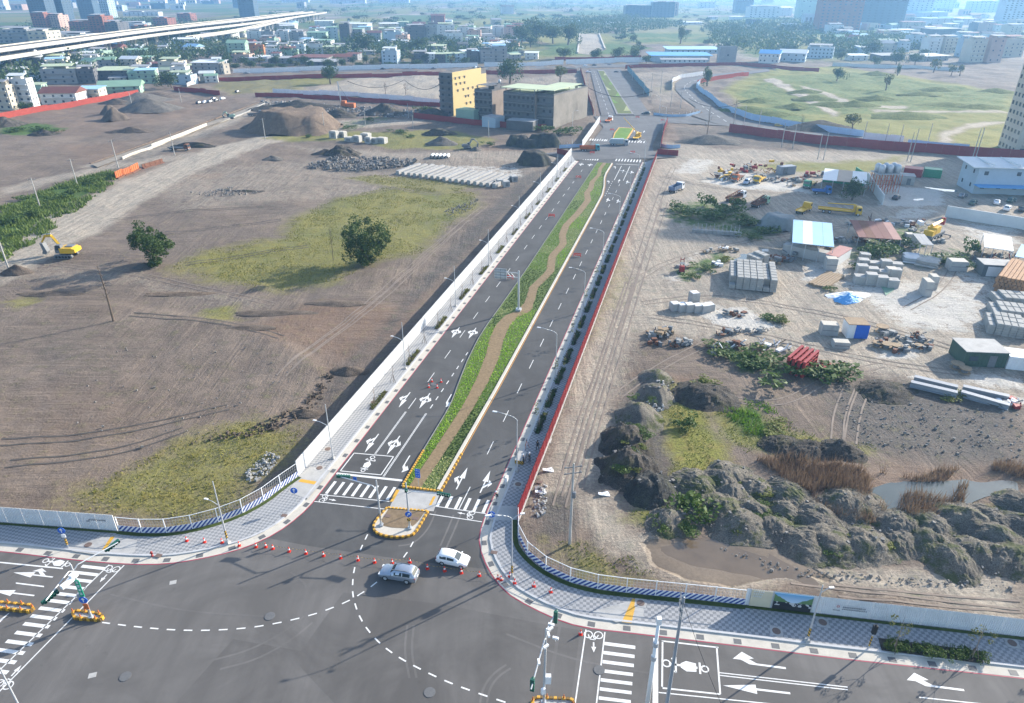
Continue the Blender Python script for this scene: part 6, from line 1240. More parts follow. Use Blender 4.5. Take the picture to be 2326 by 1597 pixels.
# ------------------------------------------------------------------ left field: earthworks, machines, materials
for i, (x, y, w_, d_, h, m, l, f) in enumerate(((668, 292, 44, 40, 9, M_SAND, 'large flat-topped soil mound on the left construction field', 1), (628, 287, 22, 20, 6.5, M_SOIL, 'soil mound leaning on the left side of the large one', 0), (720, 290, 24, 20, 7, M_SAND, 'sandy mound leaning on the right side of the large one', 0), (777, 352, 15, 13, 4.2, M_SOILD, 'black gravel mound with pointed top', 0), (740, 350, 13, 8, 1.8, M_SOILD, 'low dark spread left of the black mound', 0), (262, 272, 15, 13, 6.5, M_SOIL, 'steep twin-peaked soil mound on the upper left field', 0), (250, 258, 10, 10, 5, M_SOIL, 'smaller peak behind the steep soil mound', 0), (340, 248, 36, 26, 5.5, M_GRAV, 'wide gravel mound right of the steep one', 0), (318, 232, 40, 30, 5, M_GRAV, 'long gravel mound behind the wide one', 0), (360, 224, 40, 26, 4, M_SOIL, 'low soil mound before the ramp', 0), (10, 284, 18, 16, 3.5, M_SOILD, 'dark mound at the upper left edge', 0), (100, 306, 16, 8, 2.2, M_SOILD, 'small dark mound beside the green patch', 0), (265, 236, 22, 10, 3, M_SOIL, 'low mound before the rust-red fence', 0), (300, 300, 26, 8, 2.2, M_SOIL, 'dark bank along the trench road', 0), (1002, 328, 15, 10, 3.4, M_GRAV, 'ridged gravel mound in the mid field', 0), (1000, 306, 20, 9, 3, M_SOILD, 'long dark rubble mound behind the ridged one', 0), (1215, 372, 15, 12, 4.6, M_NET, 'mound under black netting beside the white hoarding', 1), (1180, 330, 12, 10, 4, M_NET, 'left netted pile below the red hoarding', 1), (1235, 330, 17, 12, 5, M_NET, 'right netted pile below the red hoarding', 1), (1205, 334, 12, 9, 3.4, M_NET, 'middle netted pile below the red hoarding', 1), (585, 288, 18, 12, 3, M_SOIL, 'grey soil mound left of the large one', 0), (440, 332, 20, 6, 2, M_SOILD, 'dark spoil bank beside the concrete wall', 0), (870, 260, 30, 18, 5, M_SOILD, 'debris mound behind the green verge', 0), (770, 265, 24, 14, 4., M_SOILD, 'dark debris mound under the red drill rig', 0), (680, 250, 60, 24, 5, M_SOILD, 'wide dark debris bank behind the large soil mound', 0), (40, 618, 8, 5, 1.6, M_SOIL, 'small soil bank below the yellow excavator', 0), (330, 606, 6, 4, 1., M_GRAV, 'stony bank at the foot of the round tree', 0), (1080, 342, 6, 5, 1.5, M_GRAV, 'small gravel heap beside the small excavator', 0), (620, 362, 9, 6, 1.4, M_GRAV, 'small grey heap on the open field', 0), (1240, 268, 30, 16, 3, M_SOIL, 'soil bank beside the far avenue fence', 0), (985, 262, 26, 10, 3.5, M_SOILD, 'bank of dark rubble left of the yellow building', 0), (1220, 218, 40, 22, 4, M_SOIL, 'pale soil mound behind the dark buildings', 0), (640, 712, 20, 4, .5, M_SOIL, 'low soil ridge below the grass patch', 0), (760, 690, 14, 4, .6, M_SOIL, 'low dark ridge below the large leafy tree', 0), (120, 668, 18, 3.5, .45, M_SOIL, 'low ridge across the left soil field', 0), (420, 668, 22, 3, .4, M_SAND, 'pale furrow ridge before the round tree', 0), (560, 745, 12, 3, .35, M_SOIL, 'short furrow ridge in the left soil field', 0), (790, 845, 8, 4, 1., M_SOIL, 'dark broken bank beside the white hoarding', 0), (560, 435, 14, 3, .6, M_SOILD, 'small dark ridge in the open left field', 0), (690, 940, 7, 3, .8, M_SOIL, 'crumbling bank at the corner of the soil field', 0))):
 mound('soil_mound', l, GT(x, y), w_, d_, h, m, 0, i + 3, .22 if m != M_SOILD else .34, flat=bool(f), stones=(60 if 'debris' in l or 'rubble' in l else 0))
def rubble(lab, poly, n, smin, smax, seed, m=M_ROCK, name='rubble_field'):
 rr = np.random.default_rng(seed); P = [G(*q) for q in poly]; xs = [p.x for p in P]; ys = [p.y for p in P]; b = MB(); k_ = 0
 c = Vector((sum(xs) / len(xs), sum(ys) / len(ys), 0))
 while k_ < n:
  x, y = rr.uniform(min(xs), max(xs)), rr.uniform(min(ys), max(ys))
  if not inpoly(np.array([x]), np.array([y]), P)[0]: k_ += .05; continue
  s = rr.uniform(smin, smax) * rr.uniform(.6, 1.2); z = gz((x, y)) + rr.random() ** 2 * smax * .9; b.box((x - c.x, y - c.y, z), (s, s * rr.uniform(.5, 1), s * rr.uniform(.4, .9)), rr.random() * 3, taper=rr.uniform(.5, 1), tilt=Matrix.Rotation(rr.uniform(-.7, .7), 3, 'X')); k_ += 1
 o = stuff(b.build(name, m), lab, 'rubble'); o.location = (c.x, c.y, 0); return o
rubble('broken concrete rubble spread before the black mound', [(690, 380), (760, 362), (860, 362), (945, 368), (940, 378), (830, 390), (740, 388)], 520, .5, 1.5, 1)
rubble('pale stones on the slope behind the left striped fence', [(560, 1075), (610, 1030), (640, 1040), (600, 1090), (565, 1100)], 160, .15, .5, 2, M_CONCB); rubble('grey stones beside the dark patch in the left field', [(430, 440), (520, 428), (600, 436), (520, 448)], 160, .2, .7, 4)
rubble('crumbs of stone along the dark soil strip left of the white hoarding', [(1010, 480), (1090, 450), (1080, 470), (1020, 500)], 140, .2, .6, 5); rubble('debris along the dark bank in mid-left', [(590, 232), (700, 236), (900, 250), (1000, 262), (880, 268), (700, 255), (600, 248)], 420, .5, 2., 6, M_CONCD); rubble('scattered stones on the left soil field', [(100, 800), (600, 780), (720, 860), (600, 960), (200, 1060)], 130, .12, .35, 7); rubble('clods along the edge of the left soil field', [(560, 980), (690, 925), (740, 850), (760, 850), (720, 930), (600, 990), (420, 1015)], 240, .2, .6, 8, M_SOIL)
excavator('yellow excavator with lowered bucket on the left dirt road', GT(152, 583), R(180), M_YELP, 1.25, ((.6, 3.6), (3.6, 4.3), (4.5, 3.0), (4.4, .6)))
excavator('small grey excavator digging in mid field', GT(1062, 338), R(5), M_STEELD, .9); excavator('pale teal excavator on the trench road', GT(523, 270), R(200), WALLS['e'], 1., ((.6, 3.2), (2.6, 3.4), (3.6, 2.2), (3.4, .5)))
r = thing('drill_rig', 'red drilling rig with raised mast behind the soil mounds', 'drill rig', GT(792, 248), R(170)); link('body', MB().box((0, 0, 2.2), (8, 3, 2.4)).box((2.5, 0, 3.8), (2.5, 2.6, 1.6)).mesh('body', M_ORANGE), r); link('undercarriage', MB().box((0, 0, .5), (7, 3.4, 1)).mesh('undercarriage', M_STEELD), r); link('mast', MB().tube((4, 0, 1), (5, 0, 15), .4, .3, 4).mesh('mast', M_STEEL), r); link('stay', MB().tube((-2, 0, 3), (4.8, 0, 13), .1, n=4).mesh('stay', M_STEELD), r)
trk('dark flatbed truck parked beside the pole on the dirt track', (392, 341), (424, 342), M_RUST, 'flat', M_STEELD, L=9.); trk('dark truck parked on the trench road', (568, 264), (592, 262), M_STEELD, 'flat', M_STEELD, L=8.)
# orange panels and trench walls
for i, (a, b, h, l, m) in enumerate((((264, 407), (280, 400), 2.6, 'nearest orange steel panel beside the dirt road', M_ORANGE), ((281, 400), (297, 394), 2.5, 'middle orange steel panel beside the dirt road', M_ORANGE), ((298, 394), (316, 385), 2.6, 'farthest orange steel panel beside the dirt road', M_ORANGE), ((324, 383), (370, 369), 1.6, 'long rusty steel trough beside the dirt road', M_RUST))):
 A, B = GT(*a), GT(*b); d = B - A; r = thing('steel_barrier', l, 'barrier', A, math.atan2(d.y, d.x), 'steel panels by the dirt road'); L = d.length; link('sheet', MB().box((L / 2, 0, h / 2), (L, .25, h)).mesh('sheet', m), r); link('footing', MB().box((L / 2, -.3, .2), (L, 1.1, .4)).mesh('footing', M_RUST), r); [link('rib', MB().box((L * (k_ + .5) / 4, -.18, h / 2), (.15, .14, h)).mesh('rib', m), r) for k_ in range(4)]
def wall(lab, px, h, m, th=.5, name='concrete_wall', cat='wall', step=6.):
 P = [GT(*q) for q in px]; Q = resample(P, step=step); r = thing(name, lab, cat, Q[0])
 for a, b in zip(Q[:-1], Q[1:]): d = b - a; rz = math.atan2(d.y, d.x); L = d.length; o_ = link('wall_segment', cached('wseg' + m.name, lambda b_: b_.box((.5, 0, .5), (1, 1, 1)), m), r, a - Q[0] - Vector((0, 0, .3)), rz, (L + .02, th, h + .3))
 return r
wall('pale concrete retaining wall of the trench road', [(345, 337), (410, 312), (470, 288)], 1.8, M_CREAM); wall('lower concrete wall at the foot of the trench road', [(278, 362), (300, 352), (345, 338)], 1., M_CREAM); wall('long pale kerb beam along the upper side of the trench road', [(205, 372), (420, 295), (560, 243), (610, 226)], .3, M_SAND); wall('pale kerb beam at the far end of the trench road', [(480, 284), (560, 256), (605, 234)], .6, M_CONCB); wall('concrete ramp wall up to the overpass', [(425, 198), (455, 182), (475, 178)], 2.5, M_CONC)
MB().sheet([GT(x, y) + Vector((0, 0, .35)) for x, y in ((210, 376), (420, 300), (560, 248), (612, 228), (614, 236), (562, 254), (430, 306), (222, 382))]).build('trench_road', mat('packed_earth', (.27, .23, .18), .95, .2, .4)); struct(bpy.data.objects['trench_road'])
# concrete boxes and the field of beams
k_ = 0
for x, y, w_, h, n, l in ((760, 314, 3.6, 3.2, 1, 'tall pale concrete box at the left of the box row'), (778, 312, 3.6, 2.6, 1, 'pale concrete box behind the tall one'), (796, 320, 4.2, 1.6, 1, 'low pale concrete slab in the box row'), (812, 322, 3.4, 2.6, 1, 'pale concrete box left of the middle pair'), (832, 318, 4., 3., 1, 'tallest pale concrete box in the middle pair'), (838, 325, 3., 2.6, 1, 'pale concrete box at the front of the middle pair'), (852, 325, 3.4, 2.2, 1, 'pale concrete box second from the right end'), (868, 325, 4.2, 2.4, 1, 'pale concrete box at the right end of the row')):
 r = thing('concrete_box', l, 'concrete block', GT(x, y), R(-20), 'concrete boxes on the verge'); link('shell', MB().box((0, 0, h / 2), (w_, w_ * .8, h)).mesh('shell', M_CONC), r); link('lid', MB().box((0, 0, h + .08), (w_ * .8, w_ * .6, .16)).mesh('lid', M_CREAM), r); link('recess', MB().box((0, -w_ * .4 - .02, h * .5), (w_ * .5, .04, h * .6)).mesh('recess', M_CONCD), r)
A, B = G(903, 397), G(1122, 427); dv = (G(960, 372) - G(905, 392)); L = 15.
for i in range(17):
 p = A.lerp(B, i / 16.); p.z = gz(p); d = dv.normalized(); rz = math.atan2(d.y, d.x)
 o = thing('precast_beam', 'precast concrete beam lying in the beam field, %s from its left end' % ordw(i), 'concrete beam', p, rz, 'precast beams'); link('beam', cached('pbeam', lambda b: b.box((L / 2, 0, .75), (L, 1.35, 1.5)), M_CONC), o, None, None, (1 + (i * 7 % 5) * .03, 1, 1 - (i * 3 % 4) * .06)); link('end_plate', cached('pbeame', lambda b: b.box((-.02, 0, .75), (.06, 1.1, 1.2)), M_CONCB), o); link('groove', cached('pbeamg', lambda b: b.box((L / 2, 0, 1.52), (L, .25, .05)), M_CONCD), o)
for i, (x, y) in enumerate(((1135, 420), (1150, 424), (1168, 412))): r = thing('concrete_box', 'square concrete block at the right end of the beam field, %s from left' % ordw(i), 'concrete block', GT(x, y), .3, 'blocks by the beam field'); link('shell', cached('cbx', lambda b: b.box((0, 0, 1.), (2.2, 2., 2.)), M_CONC), r); link('recess', cached('cbr', lambda b: b.box((0, -1.01, 1.), (1.1, .05, 1.2)), M_CONCD), r)
r = thing('pipe_stack', 'row of white concrete pipes lying beyond the beam field', 'pipes', GT(980, 360), R(-5))
for i in range(5): link('pipe', cached('cpipe', lambda b: (b.tube((0, 0, .7), (0, 4, .7), .7, .7, 12, cap=False), b.tube((0, 4, .7), (0, 0, .7), .55, .55, 12, cap=False), b.lathe([(.69, 0), (.56, 0)], n=12)), M_SIGNW), r, (i * 1.6, 0, 0))
for i, (x, y, l) in enumerate(((405, 1, ''),)): pass
# parked cars of the bay beside the ramp
for i, (x, y) in enumerate(((452, 236), (466, 234), (478, 233), (492, 230), (506, 226), (486, 226), (540, 210))): car('sedan' if i % 2 else 'hatch', 'distant parked car in the bay by the ramp, %s from left' % ordw(i), GT(x, y), R(70), [P_DARK, P_WHITE, P_GREY][i % 3], 'cars parked by the ramp', detail=False)
# ------------------------------------------------------------------ right yard: vehicles
YT = 'machines in the yard'
trk('grey-blue dump truck with white cab at the left end of the yard', (1518, 441), (1553, 428), M_WHITEP, 'dump', mat('tipper_blue', (.14, .19, .28), .5, .15, 1.2), L=7.2, group=YT)
trk('orange truck facing left among the drilling gear', (1690, 401), (1660, 418), M_ORANGE, 'crane', M_RUST, L=7.5, group=YT); trk('yellow flatbed truck facing left next to the silver car', (1740, 404), (1708, 423), M_YELP, 'flat', M_YELP, L=7.5, group=YT)
trk('white truck carrying red drill pipes behind the bushes', (1648, 461), (1692, 449), M_WHITEP, 'rig', M_RUST, L=8.5, group=YT); trk('green-cab truck carrying rusty drill pipes', (1705, 475), (1746, 460), mat('cab_palegreen', (.3, .45, .3), .5, .1, 1.), 'rig', M_RUST, L=8., group=YT)
trk('green truck with yellow bed beside the white-roofed shed', (1856, 415), (1822, 433), M_GREENP, 'flat', M_YELP, L=7.8, group=YT); trk('small yellow flatbed truck in front of the tarp mound', (1806, 491), (1842, 474), M_YELP, 'flat', M_YELP, L=7.2, group=YT)
trk('long yellow crane truck parked in the middle of the yard', (1862, 481), (1950, 489), M_YELP, 'crane', M_YELP, L=12.5, group=YT); trk('blue truck half hidden before the white-roofed shed', (1848, 440), (1882, 441), M_BLUEP, 'flat', M_BLUEP, L=6., group=YT)
car('suv', 'silver car parked between the orange and yellow trucks', onground((1702, 411), (1688, 424))[0], onground((1702, 411), (1688, 424))[1], P_SILVER)
for i, (x, y, k_, pm, l) in enumerate(((2186, 448, 'sedan', P_GREY, 'grey car parked farthest left in the yard car park'), (2209, 464, 'suv', P_GREEN, 'dark green car left of the white ones in the yard'), (2263, 463, 'sedan', P_WHITE, 'white car between the two dark ones in the yard'), (2296, 459, 'suv', P_GREEN, 'dark car behind the white SUV in the yard'), (2287, 477, 'suv', P_WHITE, 'white SUV parked just behind the long white wall'), (2319, 479, 'sedan', P_DARK, 'dark car at the right frame edge behind the white wall'), (2196, 416, 'hatch', P_WHITE, 'white car by the awning of the long pale building'), (2035, 452, 'sedan', P_DARK, 'dark car beside the round trimmed tree'))): car(k_, l, GT(x, y), R(40 + (i % 3) * 8), pm, 'cars parked in the yard', detail=False)
# dark drilling gear behind the trucks
def junk(lab, px, py, L, W, H_, seed, mats, n=26, name='machinery_pile', cat='machinery'):
 rr = random.Random(seed); r = thing(name, lab, cat, GT(px, py), rr.uniform(-.4, .4));
 for k_, m in enumerate(mats):
  b = MB()
  for _ in range(n // len(mats)):
   x, y, z = rr.uniform(-L / 2, L / 2), rr.uniform(-W / 2, W / 2), rr.random() ** 1.6 * H_; t = rr.random()
   if t < .5: b.box((x, y, z * .6 + .3), (rr.uniform(.4, 2.2) * min(1, L / 7), rr.uniform(.3, 1.2), rr.uniform(.2, 1.)), rr.random() * 3)
   else: d = Vector((rr.uniform(-2, 2), rr.uniform(-1, 1), rr.uniform(-.3, 1.5))) * min(1, L / 9); b.tube((x, y, .2), Vector((x, y, .4)) + d, .12, n=5)
  stuff(link(('frame_heap', 'panel_heap', 'pipe_heap')[k_ % 3], b.mesh('jk', m), r))
 return r
junk('derrick frame and winch standing left of the orange truck', 1642, 405, 7, 4, 6, 1, [M_RUST, M_STEELD, M_YELP], 36); junk('brown drilling gear with tilted booms behind the trucks', 1690, 388, 12, 6, 5, 2, [M_RUST, M_STEELD, M_REDP], 44); junk('yellow drill rig beside the grey shipping container', 1758, 392, 7, 4, 7, 3, [M_YELP, M_RUST], 30); junk('scrap metal spread before the grey container', 1780, 412, 16, 6, 1.5, 4, [M_STEELD, M_RUST, M_CONCB], 50); junk('red lattice boom lying behind the green truck', 1852, 402, 9, 3, 3, 5, [M_REDP, M_STEELD], 24)
junk('scrap heap beside the blue-roofed shed', 1775, 592, 6, 4, 1.8, 6, [M_RUST, M_STEELD], 40); junk('broken machinery and planks by the pale slab rows', 1500, 760, 5, 3, 1.6, 7, [M_STEELD, M_CONCB, M_WOOD], 40); junk('jumble of boxes and tyres before the rust-roofed shed', 2040, 512, 16, 4, 2.5, 8, [M_STEELD, M_WHITEP, M_RUST], 40); junk('clutter under the dark brown roofs', 1960, 552, 18, 4, 2., 9, [M_STEELD, M_RUST, M_CONCB], 40); junk('pallets and boards left of the red formwork', 1700, 790, 16, 4, 1., 10, [M_WOOD, M_SIGNW, M_STEELD], 50); junk('loose boards right of the red formwork', 1880, 838, 6, 3, .7, 11, [M_WOOD, M_CONCB, M_REDP], 26); junk('engine parts beside the red barrel stand', 1665, 715, 5, 3, .8, 12, [M_STEELD, M_RUST, M_CONCB], 16); junk('rubbish at the end of the steel beams', 2290, 918, 4, 3, .8, 13, [M_SIGNW, M_REDP, M_STEELD], 24); junk('gear under the white canopies at right', 2250, 590, 10, 4, 2., 14, [M_STEELD, M_REDP, M_WOOD], 40); junk('gear stored under the blue-roofed shed', 1840, 575, 12, 5, 2.4, 15, [M_STEELD, M_RUST, M_WOOD], 40)
for i in range(54): Z_ = ((1480, 1800, 742, 800), (1590, 1830, 380, 425), (1900, 2130, 500, 560), (2040, 2326, 575, 640), (1980, 2110, 755, 800), (1540, 1760, 560, 620))[i % 6]; junk('small scrap heap ' + ('left of the red formwork', 'behind the orange and yellow trucks', 'before the dark tin roofs', 'near the white canopies at right', 'round the cable reels', 'by the yard puddle')[i % 6], random.uniform(*Z_[:2]), random.uniform(*Z_[2:]), 3., 2., .9, 100 + i, [(M_STEELD, M_RUST), (M_CONCB, M_WOOD), (M_STEELD, M_CONCB), (M_SIGNW, M_STEELD)][i % 4], 12, 'scrap_heap', 'scrap')['group'] = 'small scrap heaps'
r = thing('mobile_crane', 'yellow mobile crane with lowered boom beside the grey shack', 'crane', GT(2118, 540), R(40)); link('carrier', MB().box((0, 0, 1.1), (9, 2.6, .7)).mesh('carrier', M_STEELD), r); link('cab', MB().box((-3.3, 0, 2.1), (1.8, 2.4, 1.6)).mesh('cab', M_YELP), r); link('house', MB().box((-.5, 0, 2.5), (3.2, 2.4, 1.8)).mesh('house', M_YELP), r); link('boom', MB().tube((-2.2, .3, 3.8), (5.5, .3, 4.), .55, .4, 4).mesh('boom', M_YELP), r); link('boom_head', MB().box((5.6, .3, 3.6), (.6, 1., 2.)).mesh('boom_head', M_REDP), r)
for i in range(4):
 for s in (-1, 1): wheel(r, -3.2 + i * 2.1, s * 1.15, .55, .4)
for s in (-1, 1): link('outrigger', MB().box((3.6, s * 2.2, .7), (.3, 2.2, .25)).box((3.6, s * 3.2, .35), (.3, .3, .7)).mesh('outrigger', M_STEELD), r)
r = thing('forklift', 'small red forklift at the left turn of the yard track', 'forklift', GT(1548, 618), R(80)); link('body', MB().box((0, 0, .9), (2.2, 1.2, .9)).box((-.5, 0, 1.5), (1., 1.1, .5)).mesh('body', M_REDP), r); link('mast', MB().box((1.3, -.4, 1.7), (.12, .14, 3.2)).box((1.3, .4, 1.7), (.12, .14, 3.2)).box((1.3, 0, 2.8), (.1, .8, .15)).mesh('mast', M_REDP), r); link('guard', MB().box((0, 0, 2.3), (1.4, 1.1, .1)).mesh('guard', M_STEELD), r); [wheel(r, x, y, .36, .3) for x in (-.8, .8) for y in (-.55, .55)]
# ------------------------------------------------------------------ right yard: sheds and stores
def opensh(lab, N, A, B, h, roofm, nposts=4, slope=.6, th=.14, cat='shed', name='open_shed', back=None, seams=3):
 N, A, B = GT(*N), GT(*A), GT(*B); d = A - N; rz = math.atan2(d.y, d.x); la = d.length; e = Vector((-d.y, d.x, 0)).normalized(); lb = max(3., (B - N).dot(e)); r = thing(name, lab, cat, N, rz)
 for i in range(nposts):
  for y in (0, lb): link('post', cached('shpost', lambda b: b.tube((0, 0, -.2), (0, 0, 1), .09, n=6), M_STEEL), r, (la * (i + .03) / (nposts - .94), y, 0), 0, (1, 1, h))
 for i in range(seams): x0, x1 = la * i / seams, la * (i + 1) / seams - .04; link('roof_sheet', MB().add([(x0, -.5, h), (x1, -.5, h), (x1, lb + .5, h + slope), (x0, lb + .5, h + slope), (x0, -.5, h - th), (x1, -.5, h - th), (x1, lb + .5, h + slope - th), (x0, lb + .5, h + slope - th)], [(0, 1, 2, 3), (7, 6, 5, 4), (0, 4, 5, 1), (1, 5, 6, 2), (2, 6, 7, 3), (3, 7, 4, 0)]).mesh('rs', roofm if not isinstance(roofm, list) else roofm[i % len(roofm)]), r)
 if back: link('back_wall', MB().box((la / 2, lb, h / 2), (la, .12, h)).mesh('bw', back), r)
 return r, la, lb
opensh('wide open shed with sky-blue sheet roof in the yard', (1792, 588), (1886, 598), (1840, 548), 4.6, [ROOFS['s'], ROOFS['w'], ROOFS['s'], ROOFS['s']], 4, .9, seams=4, back=WALLS['g'])
opensh('open shed with white and brown roof behind the round tree', (1862, 436), (1962, 446), (1890, 415), 4.4, [ROOFS['w'], mat('roof_tan', (.42, .33, .25), .7, .15, .2), ROOFS['w']], 5, .5, back=M_GREENP)
opensh('white sheet canopy at the right, left one of two', (2226, 590), (2292, 600), (2240, 565), 3.6, ROOFS['w'], 4, .4); opensh('pale canopy cut by the right frame edge', (2296, 610), (2370, 622), (2310, 585), 3.4, ROOFS['s'], 4, .4)
opensh('dark brown tin roofs of a low storage shed', (1945, 558), (2042, 566), (1962, 532), 2.6, [ROOFS['r'], M_RUST, ROOFS['r'], ROOFS['r'], mat('roof_pink', (.36, .2, .165), .7, .2, .3)], 5, .9, seams=5); opensh('small corrugated grey shack roof beside the mobile crane', (2084, 582), (2112, 584), (2090, 562), 3.4, ROOFS['g'], 3, .2, back=M_STEEL, seams=2)
def boxb(lab, N, A, depth, h, m, name='container', cat='container', extras=(), roof=None, group=None):
 N, A = GT(*N), GT(*A); d = A - N; rz = math.atan2(d.y, d.x); L = d.length; r = thing(name, lab, cat, N, rz, group); link('body', MB().box((L / 2, depth / 2, h / 2), (L, depth, h)).mesh('body', m), r)
 for i in range(int(L / .5)): link('rib', cached('crib' + m.name, lambda b: b.box((0, -.03, 0), (.16, .08, 1)), m), r, (.25 + i * .5, 0, h / 2), 0, (1, 1, h * .9))
 if roof: link('roof', MB().box((L / 2, depth / 2, h + .06), (L + .3, depth + .3, .12)).mesh('roof', roof), r)
 for nm, x, z, w_, hh, mm in extras: link(nm, MB().box((L * x, -.08, z), (w_, .08, hh)).mesh(nm, mm), r)
 return r
boxb('grey shipping container with red top beside the blue-roofed shed', (1872, 600), (1899, 606), 9., 2.6, WALLS['w'], roof=mat('container_red_top', (.4, .2, .17), .6, .15, 1.)); boxb('long grey container under the end of the blue roof', (1900, 603), (1908, 596), 14., 2.5, M_CONC)
boxb('grey container with open end behind the drilling gear', (1772, 398), (1806, 396), 3., 3., M_GREYP, extras=(('door', .3, 1.4, 1.8, 2.4, M_STEELD),)); boxb('grey-green shed with flat roof left of the dark containers', (2032, 418), (2075, 421), 5., 3., M_CONC, 'site_shed', 'shed', (('door', .7, 1.2, 1.2, 2.2, M_STEELD),), ROOFS['g'])
boxb('dark red container behind the grey-green shed', (2050, 400), (2092, 404), 5., 3., M_REDP); boxb('dark green covered container right of the red one', (2096, 402), (2136, 406), 4., 3., M_GREENP)
boxb('dark green site hut with grey tin roof at the right', (2186, 832), (2281, 836), 5.5, 3., mat('hut_green', (.055, .10, .075), .7, .2, .6), 'site_hut', 'hut', (('window', .2, 1.7, 1.5, .9, M_WIN), ('door', .66, 1.2, 1.3, 2.3, M_STEELD)), M_CONC); boxb('white container joined to the right of the green hut', (2284, 838), (2380, 850), 4., 2.6, M_WHITEP)
boxb('dark grey shed with a white door panel below the canopies', (2228, 628), (2300, 634), 4.5, 3., mat('shed_grey', (.12, .14, .15), .7, .15, .6), 'store_shed', 'shed', (('door', .5, 1.4, 5.2, 2.4, M_WHITEP),), M_CONC); boxb('white box trailer with blue quarter-disc end in the lower yard', (1922, 768), (1966, 770), 3.2, 3., M_WHITEP, 'box_trailer', 'container', (('blue_panel', .72, 1.5, 2.6, 2.9, M_SIGNB),), M_WOOD)
for i, (x, y, w_, h, dd, l) in enumerate(((1880, 757, 3.2, 2.2, 2.2, 'grey crate left of the box trailer'), (1908, 787, 3., 1.2, 2., 'low pale pallet stack before the box trailer'), (2100, 668, 1.6, 3.4, 3.2, 'tall grey block standing alone in the pale yard'), (2114, 655, 1.6, 3.2, 2.4, 'grey block behind the tall one in the pale yard'), (2020, 632, 2.2, 2.6, 2.2, 'spare grey block at the cluster end'), (2062, 548, 2., 2.2, 2., 'pale box beside the weeds'), (2170, 612, 4., 2.4, 3., 'dark crate among the bushes'), (1884, 612, 2.6, 3., 2.2, 'grey metal box beside the container'))):
 r = thing('storage_block', l, 'block', GT(x, y), R(-8)); link('body', MB().box((0, 0, h / 2), (w_, dd, h)).mesh('body', M_CONC), r); link('lid', MB().box((0, 0, h + .05), (w_ * .94, dd * .94, .1)).mesh('lid', M_CREAM), r); link('slat', MB().box((0, -dd / 2 - .02, h * .5), (w_ * .9, .05, .14)).mesh('slat', M_CONCD), r)
def column(nl, lh, w_, d_):
 def f(b):
  for i in range(nl):
   b.box((0, 0, lh * (i + .5)), (w_, d_, lh * .86), 0); b.box((0, 0, lh * (i + .98)), (w_ * .9, d_ * .9, lh * .12))
   for k_ in range(3): b.box((w_ * (k_ - 1) * .31, -d_ / 2 - .01, lh * (i + .5)), (w_ * .1, .04, lh * .5))
 return f
def blockstack(lab, N, A, B, nx, ny, nl, group=None, skip=(), lh=.5, name='block_stack'):
 N, A, B = GT(*N), GT(*A), GT(*B); d = A - N; rz = math.atan2(d.y, d.x); la = d.length; e = Vector((-d.y, d.x, 0)).normalized(); lb = (B - N).dot(e); r = thing(name, lab, 'block stack', N, rz, group); w_, dd = la / nx, lb / ny
 for i in range(nx):
  for j in range(ny):
   n_ = nl - ((i * 7 + j * 5) % 5 == 0) - (3 if (i, j) in skip else 0); link('block_column', cached('col%d_%.1f_%.1f' % (n_, w_, dd), column(n_, lh, w_ * .93, dd * .93), M_CONCB), r, (w_ * (i + .5), dd * (j + .5), 0), (i * 3 + j) % 4 * .012)
 return r
blockstack('large stack of hollow concrete blocks in front of the blue-roofed shed', (1655, 655), (1762, 668), (1690, 616), 7, 7, 6, skip=((5, 0), (0, 0))); blockstack('row of block columns leaning behind the large block stack', (1718, 610), (1745, 604), (1735, 590), 2, 3, 6)
blockstack('block stack at the right edge, nearest the camera', (2240, 758), (2340, 772), (2252, 728), 6, 3, 5); blockstack('block stack at the right edge behind the nearest one', (2252, 722), (2350, 734), (2262, 700), 6, 2, 4); blockstack('block stack at the right edge below the orange steel', (2262, 694), (2360, 704), (2272, 678), 6, 2, 4)
for i, (x, y, h) in enumerate(((1532, 703, 1.6), (1548, 705, 1.6), (1564, 706, 1.7), (1582, 707, 1.6), (1600, 708, 1.7), (1574, 694, 3.2), (1610, 703, 1.4))): r = thing('water_box', 'white-grey concrete cube in the row beside the yard track, %s in order' % ordw(i), 'concrete block', GT(x, y), R(15), 'concrete cubes by the track'); link('body', cached('wbx', lambda b: b.box((0, 0, .5), (1.9, 1.9, 1), taper=.96), M_CONC), r, None, None, (1, 1, h)); link('lid', cached('wbl', lambda b: b.box((0, 0, 0), (1.5, 1.5, .1)), M_SIGNW), r, (0, 0, h))
for i in range(13):
 x, y = 1950 + (i % 4) * 25 + (i // 4) * 4, 642 - (i // 4) * 17 + (i % 4) * 3; r = thing('grey_cube', 'tall grey block in the cluster on the green mat, %s counted from the front left' % ordw(i), 'concrete block', GT(x, y), R(-12), 'grey block cluster'); link('body', cached('gcub', lambda b: b.box((0, 0, .5), (2.4, 2.1, 1)), M_CONC), r, None, None, (1, 1, 1.9 + (i * 5 % 3) * .4)); link('front_panel', cached('gcubp', lambda b: b.box((0, -1.06, .5), (1.9, .05, .8)), M_CONCB), r, None, None, (1, 1, 1.9 + (i * 5 % 3) * .4))
tag(MB().sheet([GT(x, y) + Vector((0, 0, .12)) for x, y in ((2000, 650), (2020, 640), (2036, 608), (2046, 606), (2030, 660), (2012, 672))]).build('green_mat', ROOFS['n']), 'pale green mat on the ground beside the block cluster', 'mat')
